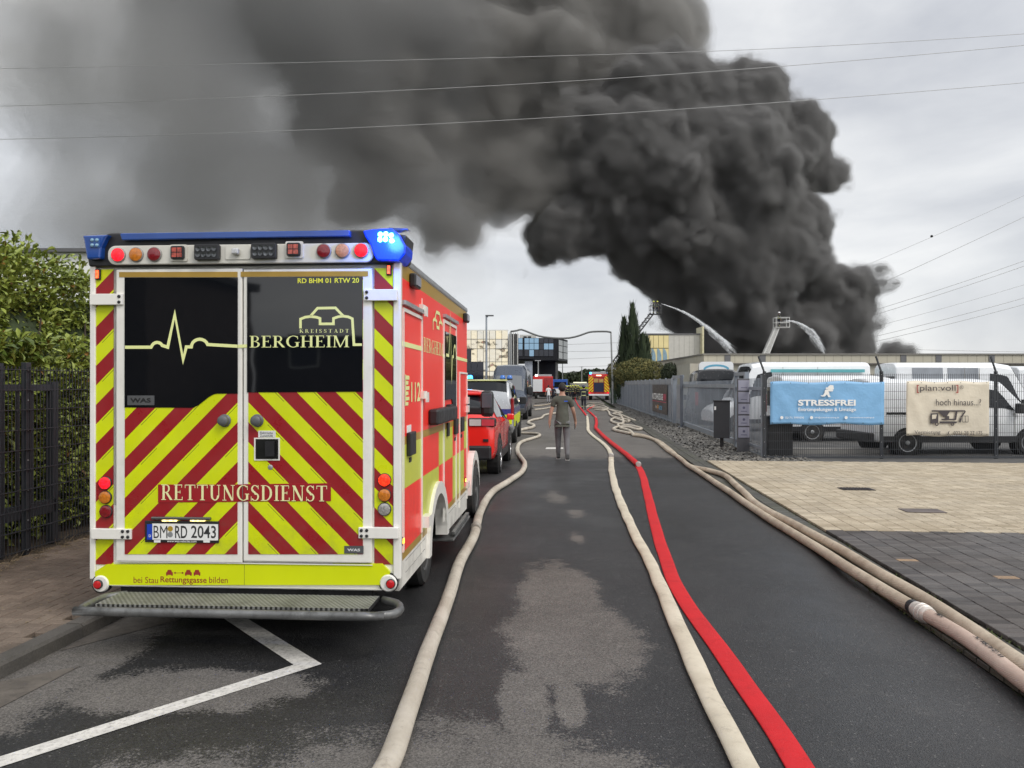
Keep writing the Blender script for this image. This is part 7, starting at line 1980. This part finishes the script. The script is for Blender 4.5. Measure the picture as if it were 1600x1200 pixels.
    ev = ob.evaluated_get(bpy.context.evaluated_depsgraph_get()); em = ev.to_mesh()
    nv_, nl_, np_ = len(em.vertices), len(em.loops), len(em.polygons)
    co = np.empty(nv_ * 3, np.float32); em.vertices.foreach_get('co', co); co = co.reshape(-1, 3)
    lv = np.empty(nl_, np.int32); em.loops.foreach_get('vertex_index', lv)
    ls = np.empty(np_, np.int32); em.polygons.foreach_get('loop_start', ls); lt = np.empty(np_, np.int32); em.polygons.foreach_get('loop_total', lt)
    mi = np.empty(np_, np.int32); em.polygons.foreach_get('material_index', mi); names = [x.name if x else '' for x in em.materials]
    layers = []
    for k_ in sorted(set(mi.tolist())):
        sel = np.nonzero(mi == k_)[0]
        li = np.concatenate([np.arange(4)[None, :] + ls[sel][:, None]], 0) if (lt[sel] == 4).all() else None
        if li is not None: loops = lv[li.ravel()]
        else: loops = np.concatenate([lv[ls[i]:ls[i] + lt[i]] for i in sel])
        uq, inv = np.unique(loops, return_inverse=True)
        tot = lt[sel]; st_ = np.concatenate([[0], np.cumsum(tot)[:-1]]).astype(np.int32)
        me2 = bpy.data.meshes.new('billow'); me2.vertices.add(len(uq)); me2.vertices.foreach_set('co', co[uq].ravel())
        me2.loops.add(len(inv)); me2.loops.foreach_set('vertex_index', inv.astype(np.int32).ravel())
        me2.polygons.add(len(sel)); me2.polygons.foreach_set('loop_start', st_)
        me2.update(calc_edges=True); me2.validate(); me2.materials.append(bpy.data.materials[names[k_]]); layers.append(me2)
    ev.to_mesh_clear(); bpy.data.objects.remove(ob)
    ob = bpy.data.objects.new(name, layers[0]); COL.objects.link(ob)
    for me2 in layers[1:]:
        o = bpy.data.objects.new('billow', me2); COL.objects.link(o); o.parent = ob; o['kind'] = 'stuff'
    return tag(ob, label, 'smoke', kind='stuff')
def cloud(L):
    return [(*P(px, py, D), r / F * D) for px, py, r, D in L]
random.seed(5)
CORE = [(1140, 560, 50, 128), (1200, 565, 62, 132), (1270, 560, 62, 132), (1335, 550, 52, 132), (1385, 548, 36, 132), (1408, 552, 26, 132), (1372, 508, 40, 131), (1395, 535, 36, 132), (1335, 475, 46, 131), (1347, 455, 36, 130), (1300, 500, 52, 131), (1250, 520, 62, 129),
        (1088, 508, 44, 128), (1115, 500, 62, 128), (1180, 480, 80, 127), (1058, 440, 52, 126), (1110, 420, 80, 125), (1190, 400, 95, 124), (1250, 420, 50, 127),
        (1000, 385, 66, 124), (1080, 345, 90, 121), (1170, 325, 100, 122), (1235, 345, 64, 125), (1228, 242, 70, 126), (1268, 238, 48, 127), (1286, 262, 40, 127), (1185, 170, 52, 126),
        (1150, 185, 88, 124), (1120, 250, 98, 121), (1030, 280, 95, 120), (965, 300, 82, 120), (930, 240, 95, 120), (1010, 190, 98, 121), (1070, 160, 85, 124), (895, 335, 66, 121), (862, 362, 50, 121), (950, 365, 58, 123), (905, 385, 38, 122), (1290, 440, 30, 130)]
MID = [(880, 210, 100, 124), (820, 260, 95, 122), (850, 330, 60, 121), (760, 275, 90, 121), (760, 200, 100, 121), (850, 130, 110, 123), (940, 130, 95, 125), (1020, 80, 85, 127), (1045, 30, 62, 129), (960, 30, 110, 128),
       (850, 30, 120, 126), (740, 100, 115, 121), (690, 230, 95, 117), (700, 300, 62, 117), (640, 260, 88, 115), (640, 160, 95, 116), (720, 0, 130, 124), (900, -70, 150, 128), (1010, -70, 90, 130), (600, 60, 100, 118), (560, 200, 100, 113), (585, 300, 66, 112),
       (790, 335, 55, 119), (735, 340, 55, 117), (665, 345, 55, 114), (830, 358, 38, 120), (500, -20, 130, 114), (510, 110, 80, 112)]
THIN = [(600, 40, 140, 114), (540, 320, 85, 108), (500, 180, 140, 108), (430, 60, 160, 103), (440, 260, 130, 103), (430, 350, 95, 102), (330, 190, 140, 99), (320, 320, 120, 98), (240, 290, 125, 96), (205, 345, 100, 95), (240, 130, 130, 96), (300, -10, 140, 98), (460, -60, 190, 104), (620, 345, 70, 109), (420, 200, 120, 105), (60, 50, 130, 96), (120, 240, 70, 95), (160, 330, 80, 95)]
smoke('smoke_column', 'dense black smoke column boiling up behind the long hall', cloud(CORE), .60,
      [(l_, smoke_material('smoke_layer', d_, (.325, .32, .317))) for l_, d_ in ((-.2, .08), (.3, .30), (.8, 1.1))], [(.085, 5.0, .5), (.20, 3.4, .5), (.46, 2.0, .5), (1.0, .95, .5)], warp_amt=7.)
smoke('smoke_drift', 'brown grey smoke drifting left from the column', cloud(MID), .80,
      [(l_, smoke_material('drift_layer', d_, (.43, .42, .405))) for l_, d_ in ((-.5, .025), (.6, .08), (1.5, .32))], [(.08, 6., .5), (.18, 4.0, .5), (.42, 2.2, .5), (.9, .8, .5)], seed=31., warp_amt=7.)
smoke('smoke_veil', 'thin grey smoke veil spreading to the upper left', cloud(THIN), 1.5,
      [(l_, smoke_material('veil_layer', d_, (.42, .42, .42))) for l_, d_ in ((-5., .008), (-3., .014), (-1., .019), (1., .026), (3.5, .036), (6., .055))], [(.06, 12., .55), (.15, 5., .5)], seed=77., blend=6.)

# ================================================================ STREET BEHIND THE CAMERA (mirrored in the panes)
for (x, y, wx, dy, hz2, lab) in ((-23, -22, 12, 9, 6.5, 'dark brick house up the street behind the viewpoint, left one'), (-9.5, -26, 10, 9, 3.5, 'dark brick house up the street behind the viewpoint, right one'), (6, -60, 16, 8, 4.5, 'low dark shed closing the street behind the viewpoint')):
    t = thing('house', (x, y, 0), 0, lab, 'building')
    part('wall', [(-wx / 2, wx / 2, -dy / 2, dy / 2, 0, hz2)], M('dark_brick_wall', (.09, .07, .06), .9, var=.3, vs=2), t)
    part('roof', [(-wx / 2 - .3, wx / 2 + .3, -dy / 2 - .3, dy / 2 + .3, hz2, hz2 + .35)], M('dark_roofing', (.04, .04, .042), .8), t)
    for k in range(3):
        wdw = part('window', [(-wx / 2 + 1.6 + k * wx / 3, -wx / 2 + 2.9 + k * wx / 3, dy / 2 - .05, dy / 2 + .03, 2.6, 4.0)], M('window_frame_white', (.7, .7, .68), .5), t)
        part('pane', [(-wx / 2 + 1.7 + k * wx / 3, -wx / 2 + 2.8 + k * wx / 3, dy / 2 + .03, dy / 2 + .04, 2.7, 3.9)], GL, wdw)
